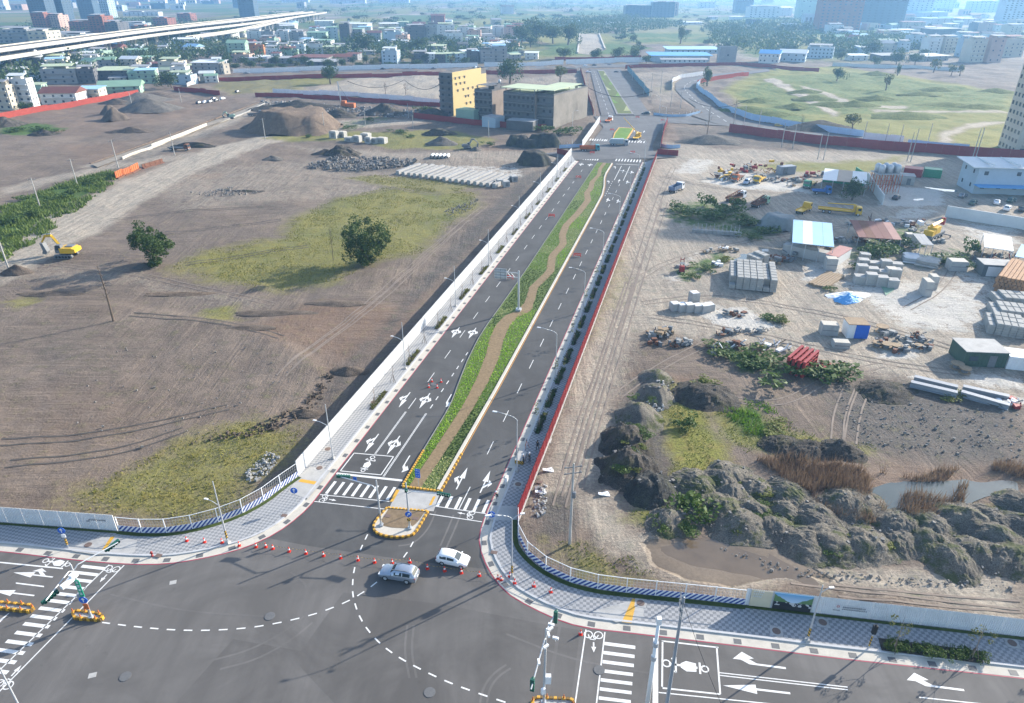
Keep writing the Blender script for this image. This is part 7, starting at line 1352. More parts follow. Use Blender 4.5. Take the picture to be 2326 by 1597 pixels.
def bundle(lab, N, A, n, ny, r_, m, h=.5, name='pipe_bundle', cat='pipes', square=False, step=None):
 N, A = GT(*N), GT(*A); d = A - N; rz = math.atan2(d.y, d.x); L = d.length; r = thing(name, lab, cat, N, rz)
 me_ = cached('bun%s%.2f%.1f%d' % (m.name, r_, L, square), lambda b: b.box((L / 2, 0, 0), (L, r_ * 1.8, r_ * 1.8)) if square else b.tube((0, 0, 0), (L, 0, 0), r_, n=8), m)
 for j in range(ny):
  for i in range(n): link('length', me_, r, ((i * 3 + j) % 4 * .15, (i - n / 2) * r_ * 2.1 + (j % 2) * r_, r_ + j * r_ * 1.9))
 return r
bundle('stack of galvanised pipes left of the grey shack', (2048, 590), (2082, 595), 8, 3, .28, M_STEEL); bundle('bundle of pale pipes right of the galvanised ones', (2080, 596), (2128, 604), 8, 3, .3, M_CONC); bundle('pile of old wooden planks beside the blue tarp', (1852, 652), (1894, 624), 7, 1, .3, M_WOOD, name='plank_pile', cat='planks', square=True)
M_BEAM = mat('primer_beam', (.36, .19, .09), .75, .2, 1., stain=.3)
bundle('stack of orange steel beams at the right edge', (2284, 668), (2312, 628), 7, 5, .4, M_BEAM, name='beam_stack', cat='steel beams', square=True); bundle('orange steel beams partly outside the frame', (2312, 662), (2345, 618), 5, 4, .4, M_BEAM, name='beam_stack', cat='steel beams', square=True)
for i, (a, b, l) in enumerate((((2066, 878), (2170, 906), 'long grey steel beam lying left, front one'), ((2074, 866), (2172, 890), 'long grey steel beam lying left, rear one'), ((2180, 900), (2290, 930), 'long grey steel beam lying right, front one'), ((2184, 888), (2288, 912), 'long grey steel beam lying right, rear one'))):
 A, B = GT(*a), GT(*b); d = B - A; L = d.length; r = thing('steel_beam', l, 'steel beam', A, math.atan2(d.y, d.x), 'steel beams on the dark gravel'); [link(nm, MB().box(c, dd).mesh(nm, M_GREYP), r) for nm, c, dd in (('lower_flange', (L / 2, 0, .15), (L, 1., .1)), ('web', (L / 2, 0, .6), (L, .12, .82)), ('upper_flange', (L / 2, 0, 1.05), (L, 1., .1)))]
# red formwork, scaffold stack, reels, tanks
r = thing('steel_formwork', 'big dark red steel formwork panel stack on the weeds', 'formwork', GT(1818, 838), R(48))
for j in range(4): link('panel_frame', cached('fwf', lambda b: (b.box((0, 0, .1), (6.4, .5, .2)), b.box((0, 0, 3.1), (6.4, .5, .2)), [b.box((-3.1 + i * 1.55, 0, 1.6), (.22, .5, 3.)) for i in range(5)], b.box((0, .1, 1.6), (6.2, .06, 2.9))), M_REDP), r, (0, (j - 1.5) * .95, 0)); link('stiffener', cached('fws', lambda b: [b.box((0, -.2, .7 + k_ * .9), (6.3, .2, .12)) for k_ in range(3)], M_REDP), r, (0, (j - 1.5) * .95, 0))
r = thing('scaffold_stack', 'stack of grey scaffold frames below the bushes', 'scaffolding', GT(1632, 528), R(-12))
for i in range(12): link('frame', cached('scf', lambda b: (b.box((0, 0, .9), (.08, 1.8, .08)), b.box((0, -.9, .9), (.08, .08, 1.8)), b.box((0, .9, .9), (.08, .08, 1.8)), b.box((0, 0, 1.75), (.08, 1.8, .08)), b.box((0, 0, .1), (.4, 1.9, .15))), M_CONCB), r, (-7 + i * 1.15, (i % 3) * .3, (i % 2) * .4)); link('crate', cached('sccr', lambda b: b.box((0, -1.6, .5), (1., 1., 1.)), M_CONCB), r, (-7 + i * 1.15, 0, 0))
for i, (x, y, k_) in enumerate(((1992, 786, 1.), (2012, 790, 1.1), (2032, 792, 1.), (2056, 796, .9), (2085, 790, .8), (2002, 752, 1.3), (2172, 836, 1.2), (2190, 846, 1.1))):
 r = thing('cable_reel', 'wooden cable reel %s' % ('beside the green hut, %s from left' % ordw(i - 6) if i > 5 else ('standing alone behind the reel row' if i == 5 else 'in the row right of the box trailer, %s from left' % ordw(i))), 'cable reel', GT(x, y), 0, 'cable reels', k_); [link('flange', cached('rfl', lambda b: b.lathe([(.95, 0), (.95, .1)], n=14), M_WOOD), r, (0, 0, z)) for z in (0, .8)]; link('drum', cached('rdr', lambda b: b.lathe([(.5, .1), (.5, .8)], n=10), M_STEELD), r)
r = thing('tank_tower', 'cluster of steel tanks on a red scaffold tower', 'tank tower', GT(2005, 436), .1)
for i in range(5):
 for j in range(4): link('scaffold_post', cached('ttp', lambda b: b.tube((0, 0, 0), (0, 0, 6.5), .1, n=4), M_ORANGE), r, (-4. + i * 2., -2.4 + j * 1.6, 0))
for i in range(4):
 for j in range(2): link('brace', cached('ttb', lambda b: (b.tube((0, 0, .5), (2, 0, 3.2), .07, n=4), b.tube((2, 0, 3.2), (0, 0, 6.2), .07, n=4), b.tube((0, 0, 3.2), (2, 0, 3.2), .07, n=4)), M_REDP), r, (-4. + i * 2., -2.4 + j * 4.8, 0))
link('deck', MB().box((0, 0, 6.6), (9, 5.6, .25)).mesh('deck', M_CONC), r)
for i in range(6): link('tank', cached('ttk', lambda b: b.lathe([(1., 0), (1., 2.4), (.6, 2.8), (.3, 2.9)], n=12), M_STEEL, True), r, (-3. + (i % 3) * 2.8, -1.2 + (i // 3) * 2.4, 6.7))
# long pale two-storey building, awning, walls
r = bld('long pale two-storey building with bright metal roof and blue awning', GT(2208, 440), R(-7), 46, 12, 9, 'l', 'w', 'shed', 2, 9, 2, 'long_building', 'building', top=False, side=-1); link('awning', MB().box((23, -2.2, 3.2), (47, 4.4, .2)).mesh('awning', ROOFS['b']), r); [link('roof_seam', MB().box((4 + i * 8, 6, 9.75), (.3, 13, .5)).mesh('seam', ROOFS['w']), r) for i in range(5)]
wall('long white yard wall before the parked cars', [(2146, 492), (2326, 522), (2400, 534)], 3.4, WALLS['w'], .3); wall('slanting white wall beside the round trimmed tree', [(1968, 412), (1984, 438), (2004, 465)], 3.2, WALLS['w'], .3); wall('low dark wall behind the slanting white wall', [(1942, 395), (1968, 412)], 2.6, M_GREENP, .3)
tree(GT(1935, 455), 7.5, 8.5, 'round trimmed dark green tree beside the white-roofed shed', 'mid', 1)
# vegetation of the yard and the heaps
for i, (x, y, w_, h, l, kd) in enumerate(((1540, 478, 7, 2.6, 'bush left of the scaffold frames', 'bush'), (1570, 490, 8, 3., 'bush behind the crates', 'bush'), (1608, 470, 6, 4.5, 'small tree-like bush with open crown', 'bush'), (1620, 495, 9, 3., 'dense bush in the middle of the weeds by the trucks', 'bush'), (1655, 490, 9, 3.4, 'dense bush before the white drill truck', 'bush'), (1672, 470, 7, 4, 'tall bush touching the white drill truck', 'bush'), (1700, 512, 9, 3, 'bush right of the scaffold frames', 'bush'), (1735, 530, 8, 2.4, 'low bush at the right end of the scaffold frames', 'bush'), (1700, 540, 6, 1.6, 'low bush beside the yard track', 'bush'), (1650, 805, 7, 1.8, 'bush left of the pallets', 'bush'), (1700, 822, 8, 2.2, 'bush before the pallets', 'bush'), (1740, 835, 7, 2., 'bush left of the red formwork', 'bush'), (1835, 858, 12, 3., 'large bush in front of the red formwork', 'bush'), (1880, 858, 8, 2.2, 'bush at the right of the red formwork', 'bush'), (1745, 725, 5, 1.3, 'bush on the pale island by the track', 'bush'), (1785, 735, 4, 1.6, 'yellow-green bush on the pale island', 'yel'), (1645, 590, 4, 1.6, 'yellow-green bush beside the puddle', 'yel'), (1600, 612, 5, 1.3, 'green bush along the puddle bank', 'bush'), (1570, 632, 4, 1.2, 'low bush by the forklift', 'bush'), (1985, 580, 8, 3.4, 'big-leaved bush left of the dark roofs', 'bush'), (2015, 575, 8, 3.2, 'big-leaved bush before the dark roofs', 'bush'), (2045, 560, 7, 2.6, 'bush between dark roofs and pipes', 'bush'), (2075, 545, 6, 2.4, 'bush beside the mobile crane', 'bush'), (1950, 612, 5, 2., 'bush beside the grey cluster', 'bush'), (2145, 595, 8, 2.6, 'bush left of the white canopy', 'bush'), (2190, 605, 8, 2.4, 'bush below the white canopy', 'bush'), (2205, 580, 4, 5., 'conical green shrub left of the white canopy', 'bush'), (1885, 660, 3, 1.2, 'small bush beside the planks', 'bush'), (1560, 1160, 7, 2.8, 'weeds growing on the small gravel heap', 'bush'), (1600, 870, 5, 1.2, 'grass tuft on the dark heap', 'yel'), (1760, 975, 5, 1., 'bright tuft beside the dark mounds', 'yel'), (2165, 905, 4, .9, 'yellow-green weed between the steel beams', 'yel'), (1555, 965, 4, 2, 'weed on the dark pile', 'bush'))): bush(x, y, w_ * 1.05, h * 1.25, l, kd)
mound('tarp_mound', 'heap covered with grey tarp before the small yellow truck', GT(1770, 517), 13, 9, 3.8, mat('tarp_grey', (.2, .22, .22), .7, .2, .8), 0, 41, .12, 'covered heap', flat=True)
r = thing('blue_tarp', 'crumpled blue and white tarpaulin beside the planks', 'tarpaulin', GT(1925, 682)); mound('tarp_fold', '', (0, 0, 0), 7, 4, 1.2, M_TARP, .2, 42, .5).parent = r; mound('pale_sheet', '', (1.5, 2.5, .02), 11, 4, .8, M_SIGNW, .1, 43, .5).parent = r
for o in r.children:
 for q in ('label', 'category'): del o[q]
# gravel heaps: every tipped load is one
HE = [(1475, 1135, 9, 9, 4.5, M_NET, 90), (1430, 1090, 11, 9, 5.5, M_SOILD, 110), (1420, 1030, 9, 9, 5, M_SOILD, 110), (1450, 970, 8, 9, 4, M_GRAV, 30), (1490, 920, 7, 9, 3.4, M_GRAV, 90), (1490, 880, 7, 6, 2.6, M_GRAV, 50), (1600, 905, 12, 9, 3.6, M_SOILD, 20), (1830, 1030, 10, 6, 2.8, M_SOILD, 20), (1905, 1030, 9, 6, 2.8, M_SOILD, 10), (1770, 1015, 7, 5, 2., M_SOILD, 10), (2010, 895, 12, 8, 2.4, M_SOILD, 20),]
# the tipped loads fill this outline shoulder to shoulder
HP = GP([(1560, 1108), (1650, 1078), (1790, 1115), (1850, 1168), (1900, 1198), (2000, 1202), (2080, 1182), (2230, 1178), (2330, 1142), (2360, 1285), (2250, 1278), (2100, 1268), (1960, 1260), (1850, 1236), (1740, 1216), (1600, 1172)]); hs_ = []
while len(hs_) < 74:
 q = Vector((random.uniform(min(p.x for p in HP), max(p.x for p in HP)), random.uniform(min(p.y for p in HP), max(p.y for p in HP)), 0)); tries = globals().get('tries', 0) + 1
 if tries > 6000: break
 if inpoly(np.array([q.x]), np.array([q.y]), HP)[0] and all((q - o).length > 3.3 for o in hs_): hs_.append(q)
hs_ = [G(1525, 1182), G(1572, 1158), G(1930, 1148)] + sorted(hs_, key=lambda q: -q.y)
for i, q in enumerate(hs_): k_ = random.uniform(.8, 1.25); mound('gravel_heap', 'grey gravel heap at lower right, %s from the back left' % ordw(i), Vector((q.x, q.y, gz(q))), 8.9 * k_, 7.6 * k_, 1.55 * k_, M_HEAP, random.random() * 6, i + 200, .3, 'gravel heap', 'tipped gravel heaps', 30, False, 70)
for i, (x, y, w_, d_, h, m, st) in enumerate(HE):
 l = ['netted heap at the near end of the long dark pile', 'dark heap second from the near end of the long pile', 'dark rounded heap in the middle of the long pile', 'stony heap behind the middle of the long pile', 'stony heap near the far end of the long pile', 'pale stony heap at the far end of the long pile', 'dark cone-shaped heap right of the long pile', 'dark mound at the edge of the dark gravel, middle one', 'dark mound at the edge of the dark gravel, right one', 'dark mound at the edge of the dark gravel, left one', 'low dark spread beside the steel beams'][i]
 mound('gravel_heap', l, GT(x, y - (22 if i < 6 else 6)), w_, d_ * 1.15, h * (.6 if m is M_GRAV else .56), M_HEAP if m is M_GRAV else m, random.uniform(-.3, .3), i + 60, .24 if m is M_GRAV else .4, 'gravel heap', 'dark heaps', 26, False, st)
for i in range(46):
 q = hs_[(i * 5) % len(hs_)] + Vector((random.uniform(-2, 2), random.uniform(-2.5, 1), 0)) if i < 34 else GT(random.uniform(1400, 1500), random.uniform(900, 1090)); q.z = gz(q) + (.45 if i < 34 else 1.6); tree(q, random.uniform(.6, 1.1), random.uniform(1.6, 3.2), 'weed clump growing ' + ('among the gravel heaps' if i < 34 else 'on the long dark pile'), ('bush', 'yel')[i % 2], i, 'weeds on the heaps', 'weed_clump', 'weeds')
rubble('white stones and rubbish on the far end of the long dark pile', [(1460, 930), (1480, 870), (1520, 870), (1510, 930), (1470, 960)], 130, .2, .7, 21, M_CONC); rubble('stones scattered on the dark gravel flat', [(1900, 900), (2326, 940), (2326, 1050), (1960, 1020)], 300, .12, .4, 22); rubble('stones at the foot of the gravel heaps', [(1600, 1230), (1800, 1290), (2300, 1330), (2300, 1345), (1780, 1310)], 200, .1, .35, 23); rubble('broken concrete along the red hoarding footing', [(1215, 1110), (1245, 1100), (1240, 1170), (1210, 1180)], 90, .12, .5, 24, M_CONC)
for x, y, l in ((1503, 1090, 'pale broken slab beside the dark pile'), (1535, 1110, 'pale board lying on the grass by the heaps'), (1372, 1125, 'white plank at the foot of the long dark pile'), (1245, 1070, 'white plastic sheet on the dirt beside the red hoarding'), (1228, 1120, 'white rubbish bag beside the red hoarding')): tag(MB().box((0, 0, .15), (1.6, .5, .12), tilt=Matrix.Rotation(.2, 3, 'Y')).box((.2, .2, .25), (.9, .4, .08), .4).build('loose_board', M_SIGNW), l, 'board').location = GT(x, y)
# water
def watermat(n, c, rough=.06):
 m, nt, b = newmat(n); f = ramp(nt, noise(nt, wpos(nt), .35, 4), .35, .7); nt.links.new(mixc(nt, f, c, tuple(x * 1.35 for x in c)), b.inputs['Base Color']); setin(b, Roughness=rough); b.inputs['Specular IOR Level'].default_value = .6
 bn = nd(nt, 'Bump'); setin(bn, Strength=.06, Distance=.1); nt.links.new(noise(nt, wpos(nt), 2.5, 2), bn.inputs['Height']); nt.links.new(bn.outputs[0], b.inputs['Normal']); return m
W_MUD = watermat('water_muddy', (.115, .085, .056), .15); W_CLEAR = watermat('water_pond', (.06, .075, .07))
def pond(name, px, m, lift=.12):
 P = PONDW[name][:-1]; c = sum(P, Vector()) / len(P); return struct(MB().sheet([c + (p - c) * 1.06 for p in P], -.035).build(name, m))
for k_ in PONDS: pond(k_, None, W_MUD if k_ == 'muddy_pond' else W_CLEAR)
scatter('reed_bed', 'reddish brown reeds round the pond at lower right', [[(1710, 1040), (1860, 1050), (1960, 1080), (1990, 1110), (1930, 1180), (1860, 1160), (1780, 1090)], [(1940, 1140), (2010, 1150), (2010, 1190), (1940, 1190)], [(2010, 1170), (2070, 1140), (2200, 1110), (2230, 1100), (2220, 1130), (2120, 1180)], [(2250, 1055), (2326, 1055), (2326, 1090), (2260, 1085)], [(2000, 1060), (2130, 1060), (2200, 1080), (2080, 1095), (2000, 1085)]], 34., 1.7, L_REED, 16, .04, .25, cat='reeds')
# tyre tracks: narrow strips of pressed pale dust lying on the soil
def tracks(name, lab, lines, m, wd=.3, gap=1.7):
 b = MB()
 for px in lines:
  P = resample(smooth([G(*q) for q in px], 2), step=2.)
  for s in (-1, 1):
   for off in (0,):
    A = offset(P, s * gap / 2 - wd / 2); B = offset(P, s * gap / 2 + wd / 2)
    for Q in (A, B):
     z = hgt([p.x for p in Q], [p.y for p in Q])
     for p, zz in zip(Q, z): p.z = zz + .05
    b.strip(A, B)
 return stuff(b.build(name, m), lab, 'tyre tracks')
M_TRK = mat('track_pale', (.225, .182, .148), .95, .2, .8, .3); M_TRKD = mat('track_dark', (.085, .074, .066), .95, .25, .8, .3)
tracks('tyre_tracks', 'pale tyre tracks curving over the left field', [[(640, 860), (700, 800), (820, 710), (930, 610), (1010, 540), (1100, 470)], [(650, 850), (730, 780), (860, 690), (960, 590), (1060, 500)], [(120, 600), (300, 620), (520, 670), (620, 690)], [(470, 385), (700, 395), (900, 430), (1000, 445)], [(320, 480), (480, 440), (640, 430), (780, 420)]], M_TRK)
tracks('tyre_tracks', 'dark tyre ruts in the left soil field', [[(0, 1010), (200, 1000), (400, 960), (520, 930)], [(20, 1060), (250, 1040), (420, 985)], [(300, 720), (500, 735), (640, 770)], [(250, 500), (420, 480), (600, 470)], [(300, 540), (480, 520), (640, 500)], [(420, 600), (560, 580), (700, 560)]], M_TRKD, .35)
tracks('tyre_tracks', 'pale tyre tracks of the yard and the strip beside the red hoarding', [[(1290, 1130), (1340, 950), (1400, 760), (1450, 600), (1500, 440), (1530, 380)], [(1310, 1110), (1360, 930), (1420, 740), (1470, 580), (1510, 460)], [(1270, 1150), (1320, 970), (1380, 800), (1430, 640)], [(1460, 690), (1600, 670), (1760, 690), (1960, 730), (2160, 790), (2326, 830)], [(1480, 720), (1640, 745), (1800, 780), (1980, 820), (2200, 850)], [(1440, 640), (1520, 590), (1700, 545), (1860, 525), (1980, 505), (2120, 520)], [(1500, 400), (1600, 425), (1760, 440), (1900, 450), (2000, 470)], [(1560, 880), (1760, 930), (1880, 860), (2000, 830)], [(1900, 1010), (1905, 940), (1930, 880)], [(1930, 1010), (1940, 940), (1960, 890)], [(1800, 1338), (2050, 1365), (2326, 1400)], [(1900, 1340), (2200, 1370), (2326, 1380)], [(1400, 900), (1500, 830), (1650, 760)], [(2100, 560), (2180, 580), (2140, 660), (2060, 700)]], M_TRK)
# planter and young trees of the pavements
pl_ = thing('planter_bed', 'rectangular planted bed in the lower right pavement', 'planter', (0, 0, 0)); P = GP([(1994, 1452), (2002, 1480), (2232, 1509), (2226, 1482)]); MB().prism(P, .1, .22).build('soil', M_SOILD, pl_)
for i in range(26): f, g = random.random(), random.random(); p = P[0].lerp(P[3], f).lerp(P[1].lerp(P[2], f), .3 + .6 * g); stuff(link('plant', crown('bush', i % 4), pl_, (p.x, p.y, .15), i, (1.3, 1.3, 1.1)))
def sapling(p, lab, h=4.6, seed=0, leafy=True, grp='young street trees'):
 r = thing('young_tree', lab, 'tree', p, seed, grp); link('trunk', cached('sapt%d' % (seed % 3), lambda b: (b.tube((0, 0, 0), (.1, 0, 2.2), .05, .035, 6), b.tube((.1, 0, 2.2), (0, .05, 4.6), .035, .01, 5), [b.tube((.1, 0, 1.8 + i * .35), (.1 + math.cos(i * 2.1) * (1.1 - i * .1), math.sin(i * 2.1) * (1.1 - i * .1), 2.7 + i * .35), .022, .01, 4) for i in range(6)]), M_BARKP), r, None, None, h / 4.6)
 for i in range(3): link('stake', cached('sstk', lambda b: b.tube((.6, 0, 0), (.08, 0, 1.5), .035, n=5), M_BARK), r, None, i * 2.09 + .4)
 if leafy: link('crown', cached('sapc', lambda b: 0, L_OLIVE) if 'sapc' in _mc else _mc.setdefault('sapc', cloudmesh('sapc', 130, [(math.cos(i * 2.1) * .9, math.sin(i * 2.1) * .9, 2.7 + i * .33, .35) for i in range(6)], .11, L_OLIVE, 77)), r)
 return r
for i, (x, y) in enumerate(((2028, 1476), (2208, 1494), (2420, 1510))): sapling(G(x, y, .2), 'young staked tree in the lower right planter, %s from left' % ordw(i), 5., i)
strip_m = leafmat('tree_pit_grass', (.10, .11, .03), (.17, .17, .05))
pit = MB();
for side, t0, lab in ((0, -1.95, 'left'), (1, 23.35, 'right')):
 for i in range(24):
  s = 19 + i * 7.1; t = t0 + (.006 * s if side else 0); sapling(RS(s, t, .15), 'thin staked young tree on the %s pavement, %s from the near crossing' % (lab, ordw(i)), 4.4 if not side else 3.4, i, bool(side) and i % 2 == 0)
  if i % 2 == 0 or side: P = [RS(s - 1.4, t - .35), RS(s + 4.2, t - .35), RS(s + 4.2, t + .35), RS(s - 1.4, t + .35)]; po = MB().sheet(P, .17).build('tree_pit', M_SOILD, RP if side else LP); b_ = MB(); V, F_ = [], []
  if i % 2 == 0 or side:
   for _ in range(70 if s < 100 else 30): q = RS(s + random.uniform(-1.3, 4.1), t + random.uniform(-.35, .35), .16); addtuft((V, F_), q, .15, .5 if not side else .6, 2)
   b_.v, b_.f, b_.m = V, F_, [0] * len(F_); stuff(b_.build('pit_grass', strip_m if not side else GC['dark'], po, fixn=False))
# ------------------------------------------------------------------ middle distance: hoardings
FG = 'far hoardings'
for lab, px, h, m, st in (
 ('rust-red hoarding at the upper left before the white houses', [(-40, 277), (80, 256), (200, 236), (316, 214)], 3.2, M_FRUST, 5.), ('dark red hoarding below the ramp', [(395, 205), (470, 212), (500, 216)], 3., M_FRED, 6.), ('dark red hoarding before the long pale one', [(580, 220), (700, 224), (820, 232), (1000, 243)], 2.6, M_FRED, 7.), ('long pale hoarding left of the yellow building', [(620, 212), (760, 217), (880, 225), (1000, 236)], 3., M_FWHITE, 7.),
 ('dark red hoarding in front of the yellow and grey buildings', [(940, 268), (1060, 282), (1180, 293), (1240, 296)], 3., M_FRED, 5.), ('long dark red hoarding on the near side of the far street', [(480, 184), (760, 176), (1000, 171), (1180, 168), (1310, 166)], 3., M_FRED, 12.), ('long pale hoarding on the far side of the far street', [(530, 166), (740, 161), (1000, 155), (1085, 153)], 4., M_FWHITE, 12.), ('pale hoarding left of the far avenue end', [(1100, 152), (1200, 150), (1280, 146)], 4., M_FWHITE, 12.), ('white hoarding closing the far avenue', [(1285, 146), (1380, 143), (1465, 141)], 4.5, M_FWHITE, 10.), ('dark hoarding behind the white one at the far avenue', [(1260, 138), (1380, 136), (1455, 134)], 3.5, M_FRED, 10.), ('dark red hoarding right of the far avenue', [(1420, 156), (1520, 152), (1680, 149), (1800, 160), (1860, 163)], 3., M_FRED, 12.),
 ('white hoarding curving round the bend of the curved road', [(1526, 205), (1526, 190), (1545, 178), (1600, 170)], 3., M_FWHITE, 5.), ('pale blue hoarding along the outer side of the curved road', [(1590, 190), (1580, 199), (1597, 214), (1640, 246), (1700, 272), (1800, 290), (1900, 304), (1960, 312)], 3.2, M_FBLUE, 6.), ('red hoarding at the inner bend of the curved road', [(1583, 192), (1620, 183), (1700, 172)], 3., M_FRUST, 8.), ('long dark red hoarding behind the yard', [(1655, 300), (1800, 320), (1960, 336), (2160, 352), (2330, 364)], 4., M_FRED, 6.), ('short white hoarding behind the long dark red one', [(1958, 318), (2050, 327)], 3.6, M_FWHITE, 6.), ('pale low hoarding right of the short white one', [(2060, 330), (2200, 340)], 2.6, M_FBLUE, 6.), ('teal hoarding on the right side of the far avenue', [(1425, 160), (1450, 190), (1474, 218)], 4., mat('fence_teal', (.16, .30, .36), .5, .1, .6), 8.),
 ('white hoarding left of the short median section', [(1322, 336), (1340, 310), (1362, 278)], 3.4, M_FWHITE, 4.), ('dark red hoarding right of the short median section', [(1500, 340), (1508, 300), (1516, 280)], 3.2, M_FRED, 4.), ('dark red hoarding left of the far avenue pavement', [(1318, 160), (1330, 205), (1348, 262)], 3., M_FRED, 8.), ('white wall before the trees of the right meadow', [(1890, 150), (2000, 155), (2180, 162)], 3., WALLS['w'], 14.), ('dark red hoarding at the end of the yard strip', [(1492, 352), (1540, 354)], 2.6, M_FRED, 4.), ('red hoarding at the left end of the far junction', [(1265, 350), (1290, 356)], 2.5, M_FRED, 4.)):
 run('far_hoarding', lab, [GT(*p) for p in px], h, m, st, group=FG)
for lab, px in (('blue curved fence at the left of the far junction', [(1270, 338), (1300, 336), (1322, 334)]), ('blue curved fence at the right of the far junction', [(1500, 334), (1520, 338), (1545, 336)]), ('blue curved fence with railings before the curved road', [(1484, 262), (1520, 267), (1560, 266), (1590, 258)])): run('blue_fence', lab, [GT(*p) for p in px], 1.6, M_FBLUE, 4., group=FG, post=M_STEEL, posth=2.6, psize=.1)
# far junction traffic
trk('orange dump truck with teal cab crossing the far junction', (1322, 343), (1356, 343), mat('cab_teal', (.05, .25, .3), .5, .1, 1.), 'dump', M_ORANGE, L=8.5); trk('grey refuse truck at the near end of the short median', (1392, 330), (1420, 331), M_GREYP, 'box', mat('box_grey', (.35, .4, .42), .5, .1, 1.), L=8.); trk('white truck with orange load behind the junction barrier', (1374, 283), (1392, 272), M_WHITEP, 'flat', M_ORANGE, L=7.5)
trk('yellow crane truck with raised boom beside the short median', (1440, 322), (1453, 312), M_YELP, 'crane', M_YELP, L=7.); link('raised_boom', MB().tube((0, 0, 3), (-4, 6, 10), .2, .12, 5).mesh('rb', M_YELP), [o for o in bpy.data.objects if o.get('label', '').startswith('yellow crane truck with raised')][0])
car('suv', 'dark car parked at the right corner of the far avenue', GT(1467, 260), R(160), P_DARK, detail=False); car('hatch', 'yellow car on the road beside the pale blue hoarding', GT(1768, 288), R(-20), carpaint('car_yellow', (.5, .33, .04)), detail=False)
for i, (x, y) in enumerate(((1336, 165), (1400, 165), (560, 168), (640, 164), (870, 158), (985, 157), (1330, 151), (1350, 150), (1385, 149))): car('sedan', 'tiny distant car on the far street, %s counted from the first' % ordw(i), GT(x, y), R(10), [P_WHITE, P_DARK, P_GREY][i % 3], 'cars on the far street', detail=False)
# poles right of the avenue
for i, (x, y, t) in enumerate(((1665, 296, 235), (1687, 300, 240), (1775, 335, 280), (1800, 338, 282), (1857, 362, 305), (1870, 364, 300), (1960, 322, 275), (2010, 325, 280), (2042, 328, 282), (2060, 366, 300), (2068, 368, 292), (2105, 332, 280), (2205, 372, 292), (2212, 372, 290), (1505, 300, 262), (1478, 220, 165), (1500, 212, 160), (1523, 245, 205), (1545, 250, 205), (1722, 298, 250), (1330, 215, 165), (1322, 232, 190))): upole(GT(x, y), hpx(x, y, t), 'thin pole right of the avenue, %s in order' % ordw(i), 0, 0, M_CONC, 'thin poles right of the avenue', 0, False)
for x, y, t, l in ((1606, 305, 240, 'bare dark tree right of the far junction'), (1665, 290, 222, 'bare tree before the pale blue hoarding'), (1818, 300, 262, 'leafless tree behind the curved hoarding')): bare(x, y, t, l, 18, M_BARK, .2, .3, spread=2.6)
mound('soil_mound', 'oval grassy plot inside the bend of the curved road', GT(1535, 254), 34, 30, 1.2, M_SOIL, 0, 91, .2); mound('soil_mound', 'grey soil mound left of the long dark red hoarding', GT(1610, 322), 30, 14, 3., M_GRAV, 0, 92, .2); mound('soil_mound', 'dark gravel heap behind the pale blue hoarding', GT(1860, 292), 34, 22, 4, M_SOILD, 0, 93, .2)
for i, (x, y, w_, h) in enumerate(((1700, 252, 30, 6), (1760, 262, 26, 5), (1800, 245, 20, 5), (1850, 225, 24, 5), (1890, 240, 28, 6), (1940, 240, 26, 6), (1990, 225, 22, 5), (2090, 215, 24, 4), (2150, 240, 30, 5), (2220, 245, 26, 5), (2060, 265, 34, 6), (1830, 210, 20, 5), (1720, 232, 24, 5), (2130, 205, 24, 5), (2260, 210, 26, 6), (1990, 170, 26, 6))): mound('grassy_hummock', 'grassy hummock in the right meadow, %s in order' % ordw(i), GT(x, y), w_ * 1.2, w_ * .7, h * .42, M_HUM, 0, i + 110, .25, 'hummock', 'hummocks of the meadow')
# ------------------------------------------------------------------ the yellow block and the dark terraces
M_WINDARK = mat('window_dark', (.03, .035, .04), .4, .2, .5)  # dark window colour of the yellow block and terraces
hy = hpx(1030, 264, 170)
def tb(lab, N, w_, D_, h, wall, roof, ns, nw, nsd, **k_): n = G(*N); return bld(lab, n - Vector((math.cos(R(-30)), math.sin(R(-30)), 0)) * w_, R(-30), w_, D_, h, wall, roof, 'flat', ns, nw, nsd, winm=M_WINDARK, **k_)
w_, dy = 8.5, 34.
yb_ = tb('tall narrow block with yellow side wall and dark balconied front', (1030, 264), w_, dy, hy, 'd', 'k', 7, 2, 0, name='apartment_block', cat='building', top=False)
bx(yb_, 'yellow_side_wall', (w_ + .12, dy * .42, hy / 2 + .6), (.3, dy * .84, hy + 1.2), WALLS['y']); bx(yb_, 'yellow_rear_wall', (w_ + .12, dy * .92, hy / 2 - .8), (.3, dy * .16 - .05, hy - 2.6), WALLS['y'])
for i, (f, z) in enumerate([(f, z) for z, fs in ((.9, (.08, .2, .34)), (.76, (.1, .22, .34)), (.6, (.14, .3, .44, .58, .72)), (.42, (.36, .44, .62)), (.24, (.38, .5, .64))) for f in fs]): q = link('window', cached('ywin', lambda b: b.box((0, 0, 0), (.1, 1.3, 1.1)), M_WINDARK), yb_, (w_ + .3, dy * f, hy * z)); link('hood', cached('yhood', lambda b: b.box((.25, 0, .7), (.6, 1.7, .12)), M_CONCD), q)
for s in range(7): link('balcony', MB().box((w_ / 2, -.6, 0), (w_ * .92, 1.2, .9)).mesh('bal', WALLS['d']), yb_, (0, 0, hy / 7 * (s + .25)))
